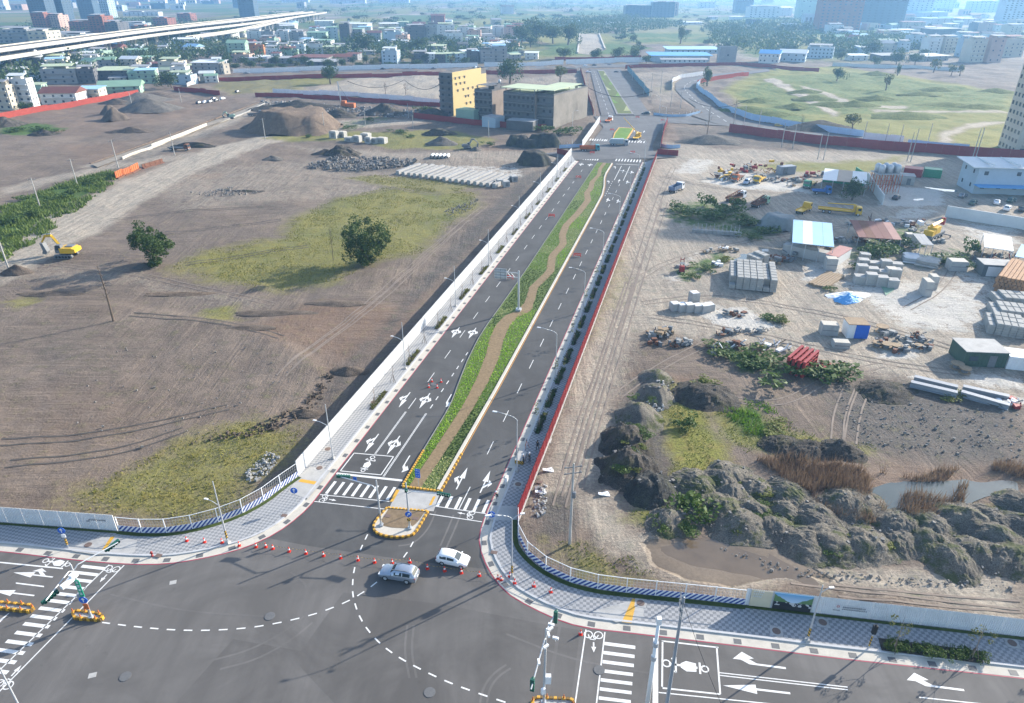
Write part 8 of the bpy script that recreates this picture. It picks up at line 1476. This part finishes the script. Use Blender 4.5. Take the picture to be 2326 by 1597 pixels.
for i, (N, W_, D_, top_, wl, rf, ns, nw, ns2, l) in enumerate((((1118, 278), 10.5, 15, 208, 'd', 'k', 4, 4, 3, 'dark terrace block with stepped roof beside the yellow block'), ((1214, 290), 18, 22, 216, 'd', 'm', 4, 7, 2, 'dark terrace row under a pale green metal roof'), ((1256, 292), 10.5, 40, 218, 'd', 'm', 3, 3, 6, 'long grey-walled warehouse at the right end of the dark terrace'))):
 h = hpx(N[0], N[1], top_); b_ = tb(l, N, W_, D_, h, wl, rf, ns, nw, ns2, name='terrace_block', cat='building', top=i == 0)
 if i: link('metal_roof', MB().box((W_ / 2, D_ * .35, h + 2.6), (W_ + 2, D_ * .8, .25)).mesh('mr', ROOFS['m']), b_); [link('roof_post', MB().box((W_ * x, D_ * y, h + 1.3), (.3, .3, 2.6)).mesh('rp', M_CONCD), b_) for x in (.05, .5, .95) for y in (.05, .7)]
 bx(b_, 'side_wall', (W_ + .05, D_ / 2, h / 2), (.2, D_, h), mat('terrace_side', (.29, .235, .195), .9, .2, .15, stain=.4) if i < 2 else mat('grimy_wall', (.22, .2, .172), .9, .25, .12, stain=.6))
 for s in range(ns): link('ledge', MB().box((W_ / 2, -.5, 0), (W_ * .96, 1., .35)).mesh('lg', M_CONCD), b_, (0, 0, h / ns * (s + .9)))
for i, (x, y, w_, h, m, l) in enumerate(((1036, 275, 40, 6, WALLS['e'], 'green lean-to roof before the yellow block'), (1095, 288, 30, 5, WALLS['l'], 'pale shed before the dark terrace'), (1150, 295, 60, 4.5, WALLS['d'], 'dark porch along the terrace row'))): boxb(l, (x, y), (x + w_, y + w_ * .1), 8, h, m, 'lean_to', 'shed', roof=ROOFS['n' if i == 0 else 'g'])
# blue-roofed works, tower stub, blue villa
for i, (x, y, w_, hp, wl, rf, dp, l) in enumerate(((1482, 140, 128, 14, 'l', 'b', 30, 'long low hall with bright blue roof beyond the far avenue'), (1520, 122, 110, 10, 'l', 's', 30, 'second pale blue hall behind the bright blue one'), (1505, 143, 98, 7, 'w', 'g', 8, 'low white annex before the blue hall'))): hpix(x, y, w_, hp, l, dp, R(-2), wall=wl, roof=rf, style='shed', name='works_hall', cat='building', ns=1, nw=9)
p = GT(1632, 146); bld('grey concrete tower stub right of the blue hall', p, R(-5), 15, 12, hpx(1632, 146, 108), 'g', 'g', 'flat', 1, 1, 1, 'tower_stub', 'tower', top=False, tank=False)
for i, (x, y, w_, hp, wl, rf, st, l) in enumerate(((1722, 143, 44, 22, 'w', 'b', 'gable', 'white villa with blue gable roof on the right'), (1768, 140, 56, 20, 'l', 'w', 'gable', 'pale hall with white gable roof right of the villa'), (1830, 132, 56, 24, 'l', 'g', 'flat', 'pale blue flats right of the white-roofed hall'))): hpix(x, y, w_, hp, l, 16, R(-25), wall=wl, roof=rf, style=st, group='houses beyond the right meadow')
# tall pale tower at the right edge and its shadow-casting body
p = G(2302, 352); r = bld('tall pale apartment tower cut by the right frame edge', p, R(-12), 44, 17, 82, 'c', 'g', 'flat', 24, 8, 5, 'apartment_tower', 'building', side=-1, ww=2.2, wh=1.6)
# ------------------------------------------------------------------ elevated expressway
def deckway(lab, px, z, wd, n=40, seg=True, pier=30.):
 P = resample(smooth([G(x, y, zz) for x, y, zz in px], 2), n); r = thing('viaduct', lab, 'viaduct', (P[0].x, P[0].y, 0)); o = r.location.copy(); L, R_ = offset(P, -wd / 2), offset(P, wd / 2)
 def sh(Q, dz): return [Vector((q.x - o.x, q.y - o.y, q.z + dz)) for q in Q]
 b = MB(); b.strip(sh(L, 0), sh(R_, 0)); b.strip(sh(L, -2), sh(R_, -2)); b.strip(sh(L, -2), sh(L, 0)); b.strip(sh(R_, -2), sh(R_, 0)); b.build('deck', M_CONC, r)
 for Q, m in ((R_, WALLS['c']), (L, WALLS['c'])): Q2 = offset(Q, .4); b = MB(); b.strip(sh(Q, -.4), sh(Q, 1.)); b.strip(sh(Q, 1.), sh(Q2, 1.)); b.strip(sh(Q2, 1.), sh(Q2, -.4)); b.build('parapet', m, r)
 MB().strip([q + Vector((0, 0, .04)) for q in sh(L, 0)], [q + Vector((0, 0, .04)) for q in sh(R_, 0)]).build('carriageway', M_ASPHF, r)
 for q in resample(P, step=pier)[1:-1]: link('pier', MB().tube((0, 0, -1), (0, 0, q.z - 2), 1.3, 1.5, 8).box((0, 0, q.z - 2.6), (wd * .7, 2.2, 1.2)).mesh('pier', M_CONC), r, (q.x - o.x, q.y - o.y, 0), R(-30))
 return r, P
V1, P1 = deckway('long white-parapeted viaduct crossing the upper left', [(-90, 140, 13), (0, 127, 13), (150, 104, 13), (300, 82, 13), (420, 68, 13), (560, 52, 13), (660, 38, 13), (730, 28, 13)], 13, 24); V2, P2 = deckway('cream-parapeted viaduct behind the white one', [(-90, 121, 18), (0, 109, 18), (150, 90, 18), (300, 71, 18), (420, 57, 18), (560, 43, 18), (640, 33, 18), (700, 27, 18)], 18, 20); deckway('curved viaduct ramp joining from the lower right', [(430, 84, 10), (520, 72, 10), (590, 58, 11), (650, 42, 12), (690, 34, 13)], 10, 9)
for i in range(16): q = P1[3 + i * 2]; car(('sedan', 'suv')[i % 2], 'tiny car driving on the viaduct, %s from the left' % ordw(i), (q.x + random.uniform(-5, 5), q.y + random.uniform(-4, 4), q.z + .06), math.atan2((P1[5 + i * 2] - q).y, (P1[5 + i * 2] - q).x), [P_WHITE, P_DARK, P_GREY][i % 3], 'cars on the viaduct', detail=False)
# ------------------------------------------------------------------ towns
def town(rows, place, group, rzs=(-12, 20)):
 for place_, lst in rows:
  for i, t in enumerate(sorted(lst)):
   x, y, w_, hp, wl, rf, st = (t + ('f',))[:7]; n = max(1, round(hp / mpp(x, y) ** -1 / 3.2)); sty = {'f': 'flat', 'g': 'gable', 's': 'shed'}[st]
   hpix(x, y, w_, hp, '%s %shouse with %s roof, %s from left %s' % (CN[wl], 'tall ' if hp > 26 else '', RN[rf], ordw(i), place_), None, R(random.uniform(*rzs)), wall=wl, roof=rf, style=sty, group=group, nsd=2, ns=min(n, 5), nw=min(4, max(2, int(w_ / 12))))
town([('by the rust-red hoarding', [(0, 250, 34, 54, 'c', 'g'), (33, 245, 42, 62, 'w', 'w'), (74, 222, 28, 30, 'e', 'm', 's'), (96, 238, 78, 26, 'w', 'r', 'g'), (176, 228, 52, 26, 'c', 's', 's'), (226, 216, 86, 18, 'e', 'n', 'g')]),
 ('under the viaduct', [(98, 192, 72, 32, 'g', 'm'), (180, 190, 36, 30, 'd', 'g'), (222, 186, 92, 26, 'd', 'm', 's'), (312, 190, 42, 30, 'e', 's', 's'), (364, 168, 50, 26, 'c', 'm'), (440, 168, 62, 26, 'g', 'w', 's'), (484, 165, 24, 24, 'w', 'w'), (60, 158, 40, 20, 'd', 'w'), (100, 152, 50, 18, 'w', 'm'), (190, 155, 36, 22, 'w', 'g'), (226, 158, 36, 22, 'g', 'n', 'g'), (276, 156, 38, 22, 'c', 'w', 'g'), (316, 148, 30, 18, 'g', 'n', 's'), (336, 158, 28, 14, 'd', 'r', 's'), (286, 130, 44, 16, 'e', 'n', 's'), (360, 128, 26, 16, 'w', 'g'), (20, 170, 40, 14, 'c', 'w', 's'), (140, 160, 40, 14, 'w', 'w', 's'), (420, 112, 30, 12, 'w', 'g'), (396, 110, 52, 20, 'l', 'w', 's')])], '', 'houses left of the viaduct')
town([('of the front left row', [(520, 132, 40, 34, 'e', 'n', 'g'), (558, 128, 42, 24, 'o', 'g'), (606, 134, 30, 22, 'w', 'g'), (636, 132, 24, 26, 'c', 'g'), (660, 130, 34, 28, 'l', 'g'), (698, 128, 36, 26, 'w', 'k'), (734, 126, 36, 20, 'c', 'm', 's'), (550, 142, 34, 10, 'g', 'w', 's'), (610, 145, 50, 12, 'g', 'g', 's'), (664, 144, 80, 14, 'g', 'r', 's'), (700, 152, 66, 12, 'd', 'g', 's')]),
 ('of the second left row', [(562, 92, 34, 20, 'w', 'g'), (596, 96, 28, 24, 'g', 'k'), (628, 95, 28, 22, 'w', 'k'), (658, 96, 34, 22, 'g', 'g'), (700, 98, 42, 24, 'e', 'n', 's'), (728, 92, 20, 24, 'w', 'w'), (745, 96, 24, 34, 'l', 'n', 's'), (774, 98, 24, 42, 'd', 'g'), (800, 96, 26, 30, 'g', 'n', 's'), (872, 104, 42, 30, 'l', 'g'), (900, 104, 28, 24, 'p', 'g'), (926, 96, 44, 34, 'd', 'g'), (968, 94, 26, 38, 'g', 'k'), (996, 90, 38, 32, 'w', 'm'), (1012, 102, 40, 26, 'w', 'g'), (1042, 84, 26, 20, 'w', 'g'), (1062, 92, 30, 22, 'p', 'g'), (1090, 88, 30, 20, 'c', 'g'), (1118, 82, 30, 18, 'w', 'g'), (1150, 84, 40, 20, 'p', 'r')]),
 ('of the low terrace', [(868, 145, 36, 30, 'l', 'w'), (936, 142, 36, 18, 'd', 'g'), (968, 142, 20, 20, 'w', 'w', 's'), (988, 142, 24, 20, 'd', 'm', 's'), (1012, 142, 24, 20, 'e', 'm', 's'), (1036, 142, 26, 20, 'l', 'm', 's'), (1062, 142, 28, 22, 'd', 'g'), (1092, 142, 32, 26, 'g', 'k'), (1118, 140, 34, 30, 'g', 's'), (1160, 138, 24, 14, 'g', 'm', 's'), (1192, 136, 30, 16, 'w', 'w', 's'), (790, 124, 60, 8, 'g', 'w', 's')]),
 ('of the back left row', [(560, 62, 40, 12, 'w', 'w', 's'), (620, 66, 46, 12, 'w', 'w', 's'), (716, 60, 40, 12, 'w', 'w', 's'), (780, 66, 56, 12, 'w', 'w', 's'), (866, 66, 40, 12, 'c', 'w', 's'), (938, 66, 28, 12, 'b', 'r', 'g'), (980, 56, 30, 20, 'b', 'r', 'g'), (860, 74, 36, 10, 'c', 'm', 's'), (1140, 32, 28, 18, 'w', 'k', 'g')])], '', 'houses of the left town')
# large far blocks: x, foot row, width px, height px, wall, storeys, columns
BIG = [(76, 60, 42, 64, 't', 14, 6, 'dark tower at the far upper left, left of its pair'), (120, 58, 36, 66, 't', 14, 5, 'dark tower at the far upper left, right of its pair'), (184, 44, 34, 50, 't', 10, 5, 'dark block behind the brick houses'), (232, 40, 22, 40, 'l', 10, 4, 'blue-grey slab behind the brick houses'), (545, 40, 36, 64, 't', 22, 4, 'dark glass tower rising over the viaduct'), (80, 74, 34, 42, 'b', 8, 5, 'brick-red block with roof turrets, leftmost'), (118, 74, 24, 38, 'p', 8, 4, 'pinkish striped block beside the brick one'), (162, 76, 52, 26, 'b', 6, 7, 'wide brick-red block above the viaduct'), (210, 84, 34, 46, 'b', 9, 4, 'tall brick-red block nearest the viaduct'), (244, 86, 32, 34, 'd', 8, 4, 'dark block with orange water tanks by the viaduct'), (300, 74, 34, 14, 'b', 3, 4, 'low red-roofed block over the viaduct'), (350, 60, 36, 18, 'b', 4, 5, 'distant brick-red block right of centre left'), (404, 48, 32, 16, 'b', 4, 4, 'distant brick-red block near the glass tower'), (68, 100, 46, 28, 'c', 3, 3, 'cream hall with red window strips left of the viaduct'), (0, 98, 70, 30, 'g', 4, 6, 'long grey hall at the upper left edge'), (114, 96, 90, 18, 'w', 3, 8, 'pale long block behind the cream hall'), (280, 36, 80, 8, 'w', 2, 10, 'far white depot roof row'), (270, 70, 60, 16, 'l', 4, 6, 'pale block with white roof over the viaduct'),
 (1856, 70, 92, 84, 'b', 18, 10, 'big hazy brick complex on the right skyline, left wing'), (1930, 64, 118, 74, 't', 16, 12, 'big hazy dark complex on the right skyline, right wing'), (1812, 42, 46, 44, 'e', 4, 3, 'pale windowless slab left of the big complex'), (1420, 40, 62, 26, 't', 7, 8, 'dark hazy block behind the far meadow'), (1480, 40, 50, 34, 't', 9, 6, 'dark hazy block with pale end wall'), (1520, 36, 20, 30, 'p', 9, 2, 'pinkish lit slab beside the dark hazy blocks'), (1588, 18, 36, 12, 'w', 3, 4, 'far pale building right of the pinkish slab'), (1668, 30, 40, 40, 't', 10, 5, 'dark hazy tower pair on the far right plain'), (2052, 40, 60, 40, 'l', 8, 6, 'pale hazy block right of the big complex'), (2200, 28, 66, 24, 'l', 6, 7, 'pale hazy slab on the right skyline'), (2120, 20, 50, 20, 'l', 5, 5, 'far hazy block on the right skyline'), (2270, 60, 56, 60, 'l', 12, 6, 'tall hazy block at the right frame edge'), (1700, 40, 70, 24, 'w', 5, 7, 'white hazy block left of the pale slab'), (0, 20, 12, 40, 'w', 9, 2, 'thin pale slab at the upper left corner'), (640, 6, 60, 8, 'w', 3, 6, 'far white blocks on the top edge, left'), (750, 8, 80, 10, 'w', 3, 8, 'far white blocks on the top edge, middle'), (860, 6, 70, 9, 'w', 3, 7, 'far white blocks on the top edge, right')]
for x, y, w_, hp, wl, ns, nw, l in BIG: hpix(x, y, w_, hp, l, 26, R(random.uniform(-10, 5)), wall=wl, roof='g', name='high_rise' if hp > 30 else 'block', cat='building', group='large far buildings', ns=min(ns, 12), nw=min(nw, 8), nsd=3, ww=3.2, wh=1.8, tank=False)
town([('of the right town', [(2040, 118, 26, 20, 'l', 'g'), (2064, 112, 32, 30, 'l', 'g'), (2105, 122, 34, 34, 'w', 'g'), (2140, 122, 36, 34, 'c', 'g'), (2178, 128, 24, 40, 'l', 'g'), (2200, 142, 40, 50, 'c', 'g'), (2240, 142, 34, 54, 'p', 'g'), (2276, 130, 50, 40, 'c', 'r'), (1950, 120, 36, 14, 'l', 'w', 's'), (1930, 138, 40, 12, 'w', 'w', 's'), (2000, 138, 60, 12, 'd', 'g', 's'), (2100, 140, 66, 12, 'g', 'w', 's'), (1992, 92, 20, 18, 'p', 'g'), (2012, 96, 34, 22, 'c', 'g')]),
 ('of the right town rear', [(2050, 66, 46, 16, 'c', 'r', 's'), (2045, 80, 34, 12, 'w', 'w', 's'), (2100, 78, 24, 16, 'w', 'w', 's'), (2108, 56, 66, 14, 'w', 'n', 's'), (2090, 42, 80, 14, 'l', 's', 's'), (2120, 80, 80, 14, 'd', 'g', 's'), (2176, 92, 40, 14, 'l', 'g'), (2210, 70, 26, 16, 'd', 'g'), (2238, 72, 30, 18, 'p', 'g'), (2180, 56, 40, 14, 'w', 'w', 's'), (2290, 84, 36, 24, 'c', 'g'), (2064, 98, 30, 10, 'w', 'b', 's'), (1740, 36, 60, 18, 'w', 'w', 'g'), (1900, 92, 40, 18, 'l', 'g'), (1880, 76, 34, 18, 'w', 'g'), (1660, 46, 26, 8, 'w', 'w', 's'), (1610, 44, 20, 6, 'w', 'g', 's'), (1380, 56, 30, 5, 'w', 'w', 's'), (1300, 56, 20, 8, 'l', 's', 's'), (1560, 56, 40, 5, 'w', 'w', 's'), (1440, 30, 40, 5, 'w', 'w', 's')])], '', 'houses of the right town')
# the small houses between the rows
for i in range(200):
 x, y = (random.uniform(500, 1190), random.uniform(54, 143)) if i < 96 else (random.uniform(0, 500), random.uniform(80, 192)) if i < 150 else (random.uniform(1890, 2326), random.uniform(40, 118))
 if i < 150 and x < 480 and abs(y - (128 - x * .15)) < 14: y += 26
 wl, rf = random.choice('wwwcglep'), random.choice('gwmnrsk'); hpix(x, y, random.uniform(14, 34) * (.6 + y / 200), random.uniform(7, 17) * (.6 + y / 220), 'small %s house with %s roof %s' % (CN[wl], RN[rf], 'between the rows of the left town' if i < 96 else 'in the cluster beside the viaduct' if i < 150 else 'in the crowd of the right town'), None, R(random.uniform(-30, 25)), wall=wl, roof=rf, style=random.choice(('flat', 'shed', 'gable')), group='small crowded houses', ns=2, nw=2, nsd=1)
# specks of the far city along the horizon, left and right
for k_ in range(110):
 x = random.choice((random.uniform(-20, 700), random.uniform(0, 460), random.uniform(1650, 2330))); y = random.uniform(-8, 26) if x < 900 else random.uniform(-4, 70); w_ = random.uniform(10, 26) * (1.3 if y > 15 else 1); hp = random.uniform(5, 15) + (random.random() < .15) * 14; wl = random.choice('wwlclpgt')
 hpix(x, y, w_, hp, 'tiny hazy building of the far city under the horizon', 30, R(random.uniform(-20, 20)), wall=wl, roof='g', name='far_building', cat='building', group='specks of the far city', ns=1, nw=3, nsd=0, top=False, tank=False, ww=8, wh=8)
# ------------------------------------------------------------------ trees of the middle and far distance
for i, (x, y, w_, hp, l, kd) in enumerate(((1158, 190, 62, 56, 'large rounded tree behind the dark terrace', 'mid'), (1272, 192, 44, 40, 'olive tree right of the large rounded one', 'olive'), (751, 192, 36, 42, 'lone tree on the bare ground before the far street', 'mid'), (833, 122, 72, 46, 'big dark tree between the town rows', 'mid'), (958, 122, 52, 36, 'dark round tree right of the big one', 'mid'), (1022, 118, 30, 24, 'small round tree beside the low terrace', 'mid'), (1000, 104, 34, 26, 'dark tree behind the small round one', 'mid'), (390, 200, 60, 36, 'dark spreading tree left of the ramp', 'mid'), (1185, 98, 60, 40, 'left tree of the dark grove', 'mid'), (1218, 92, 66, 46, 'tallest tree of the dark grove', 'mid'), (1256, 100, 60, 40, 'middle tree of the dark grove', 'mid'), (1290, 102, 44, 46, 'right tree of the dark grove', 'mid'), (1205, 108, 34, 26, 'small front tree of the dark grove', 'mid'), (1160, 104, 40, 26, 'low tree at the left of the grove', 'mid'), (1280, 136, 38, 28, 'tree before the far pale hoarding', 'mid'), (1352, 138, 34, 26, 'tree at the end of the dirt strip', 'mid'), (1405, 136, 32, 30, 'tree left of the blue hall', 'mid'), (1440, 134, 32, 26, 'second tree left of the blue hall', 'mid'), (1468, 144, 24, 18, 'bush-like tree before the blue hall', 'mid'), (1606, 196, 24, 42, 'slim tree at the bend of the curved road', 'mid'), (1900, 186, 32, 30, 'dark tree in the right meadow', 'mid'), (2038, 172, 12, 26, 'conical shrub in the right meadow', 'mid'), (2012, 205, 22, 34, 'palm-like dark tree in the right meadow', 'olive'), (1985, 128, 52, 36, 'hazy tree before the right town', 'mid'), (1985, 152, 24, 24, 'tree beside the white meadow wall', 'mid'), (2036, 146, 44, 30, 'broad tree behind the white meadow wall', 'mid'), (2078, 148, 40, 28, 'second broad tree behind the white meadow wall', 'mid'), (2120, 165, 30, 34, 'olive tree in front of the white meadow wall', 'olive'), (1910, 138, 30, 20, 'tree left of the white meadow wall', 'mid'), (1935, 300, 44, 40, 'thin olive tree behind the curved hoarding', 'olive'), (205, 120, 42, 22, 'dark tree under the viaduct', 'mid'), (80, 182, 44, 26, 'tree between the left houses', 'mid'), (20, 190, 40, 22, 'tree at the left edge between houses', 'mid'), (60, 252, 40, 18, 'tree behind the rust-red hoarding', 'mid'), (2160, 172, 24, 24, 'reddish bush at the meadow edge', 'olive'), (2180, 172, 16, 28, 'reddish slim tree at the meadow edge', 'olive'), (1545, 100, 20, 40, 'poplar-like tree in the far fields', 'mid'))):
 m = mpp(x, y); tree(GT(x, y), hpx(x, y, y - hp) * 1.12, w_ * m * 1.05, l, kd, i, 'trees standing apart')
for i in range(34): x = 505 + i * 17.2 + random.uniform(-5, 5); y = 160 - i * .28 - 10 * (i % 2); m = mpp(x, y); tree(GT(x, y), random.uniform(5, 9), random.uniform(8, 14), 'street tree in the hedge-like row behind the far hoarding, %s from left' % ordw(i), ('mid', 'olive')[i % 5 == 0], i, 'street trees behind the far hoarding')
for i in range(300):
 if i < 100: x, y = random.uniform(300, 1180), random.uniform(42, 135)
 elif i < 170: x, y = random.uniform(560, 1400), random.uniform(2, 60)
 elif i < 240: x, y = random.uniform(1320, 1900), random.uniform(6, 128)
 else: x, y = random.uniform(1600, 2330), random.uniform(40, 128)
 if 1310 < x < 1375 and 70 < y < 125: x += 80
 tree(GT(x, y), random.uniform(5, 11), random.uniform(8, 17) * (1 + (y < 50) * .8), 'distant dark green tree ' + ('among the left town houses' if i < 100 else 'in the far woods behind the left town' if i < 170 else 'in the fields beyond the far avenue' if i < 240 else 'round the right town'), 'far', i, 'far scattered trees')
def forest(lab, polys, n, seed):
 rr = np.random.default_rng(seed); lob = []
 for px in polys:
  P = [G(*q) for q in px]; xs = [p.x for p in P]; ys = [p.y for p in P]; k_ = 0
  while k_ < n:
   x, y = rr.uniform(min(xs), max(xs)), rr.uniform(min(ys), max(ys))
   if inpoly(np.array([x]), np.array([y]), P)[0]: lob.append((x, y, 2.5 + rr.random() * 3, rr.uniform(4, 9) * (1 + y / 3000))); k_ += 1
 return stuff(link('far_wood', cloudmesh('far_wood', len(lob) * 34, lob, 1.5, L_FAR, seed, .7, .5)), lab, 'wood')
forest('mass of far woodland under the horizon', [[(560, 50), (620, 22), (900, 8), (1300, 2), (1700, 2), (1850, 30), (1500, 40), (1150, 60), (800, 60)], [(300, 80), (480, 60), (540, 66), (520, 90), (380, 100)], [(1600, 60), (1850, 50), (1860, 110), (1700, 125), (1620, 110)], [(1150, 60), (1420, 40), (1560, 60), (1400, 76), (1180, 76)], [(1870, 90), (2060, 90), (2120, 110), (1900, 125)]], 420, 5)
forest('mass of trees between the left houses', [[(0, 160), (100, 140), (250, 130), (480, 100), (520, 130), (300, 160), (100, 190), (0, 210)], [(0, 90), (60, 60), (300, 50), (440, 50), (300, 66), (100, 92)], [(500, 118), (900, 100), (1180, 100), (1180, 128), (900, 135), (520, 142)]], 220, 6)
# far dirt strip with low walls
for a, b in (((1312, 122), (1317, 76)), ((1374, 112), (1361, 78))): wall('low pale wall along the %s side of the far dirt strip' % ('left' if a[0] < 1330 else 'right'), [a, b], 1.5, M_CREAM, 1.5, step=20.)
# tower that shades the right of the yard, and the cables over the avenue
wires('overhead_cable', 'thick sagging cable across the far avenue', [ptop(1322, 232, 190), ptop(1478, 255, 205)], 5., 14, .16); wires('overhead_cable', 'sagging cable across the curved road', [ptop(1560, 262, 222), ptop(1690, 280, 225)], 4., 12, .12); wires('overhead_cable', 'sagging cable across the bare ground left of the yellow building', [ptop(795, 250, 182), ptop(921, 226, 180), ptop(1000, 240, 190)], 4., 12, .15)
# ------------------------------------------------------------------ haze
hz = MB().box((0, 8000, 51), (18600, 17200, 118)).build('haze', None); hz.data.materials.clear(); hm = bpy.data.materials.new('haze_air'); hm.use_nodes = True; nt = hm.node_tree; nt.nodes.remove(nt.nodes['Principled BSDF']); pv = nd(nt, 'VolumePrincipled'); setin(pv, Density=HAZE_D, Anisotropy=.4); pv.inputs['Color'].default_value = (.30, .60, 1, 1); nt.links.new(pv.outputs[0], nt.nodes['Material Output'].inputs['Volume']); hz.data.materials.append(hm); stuff(hz, 'pale blue haze thickening towards the horizon', 'haze')
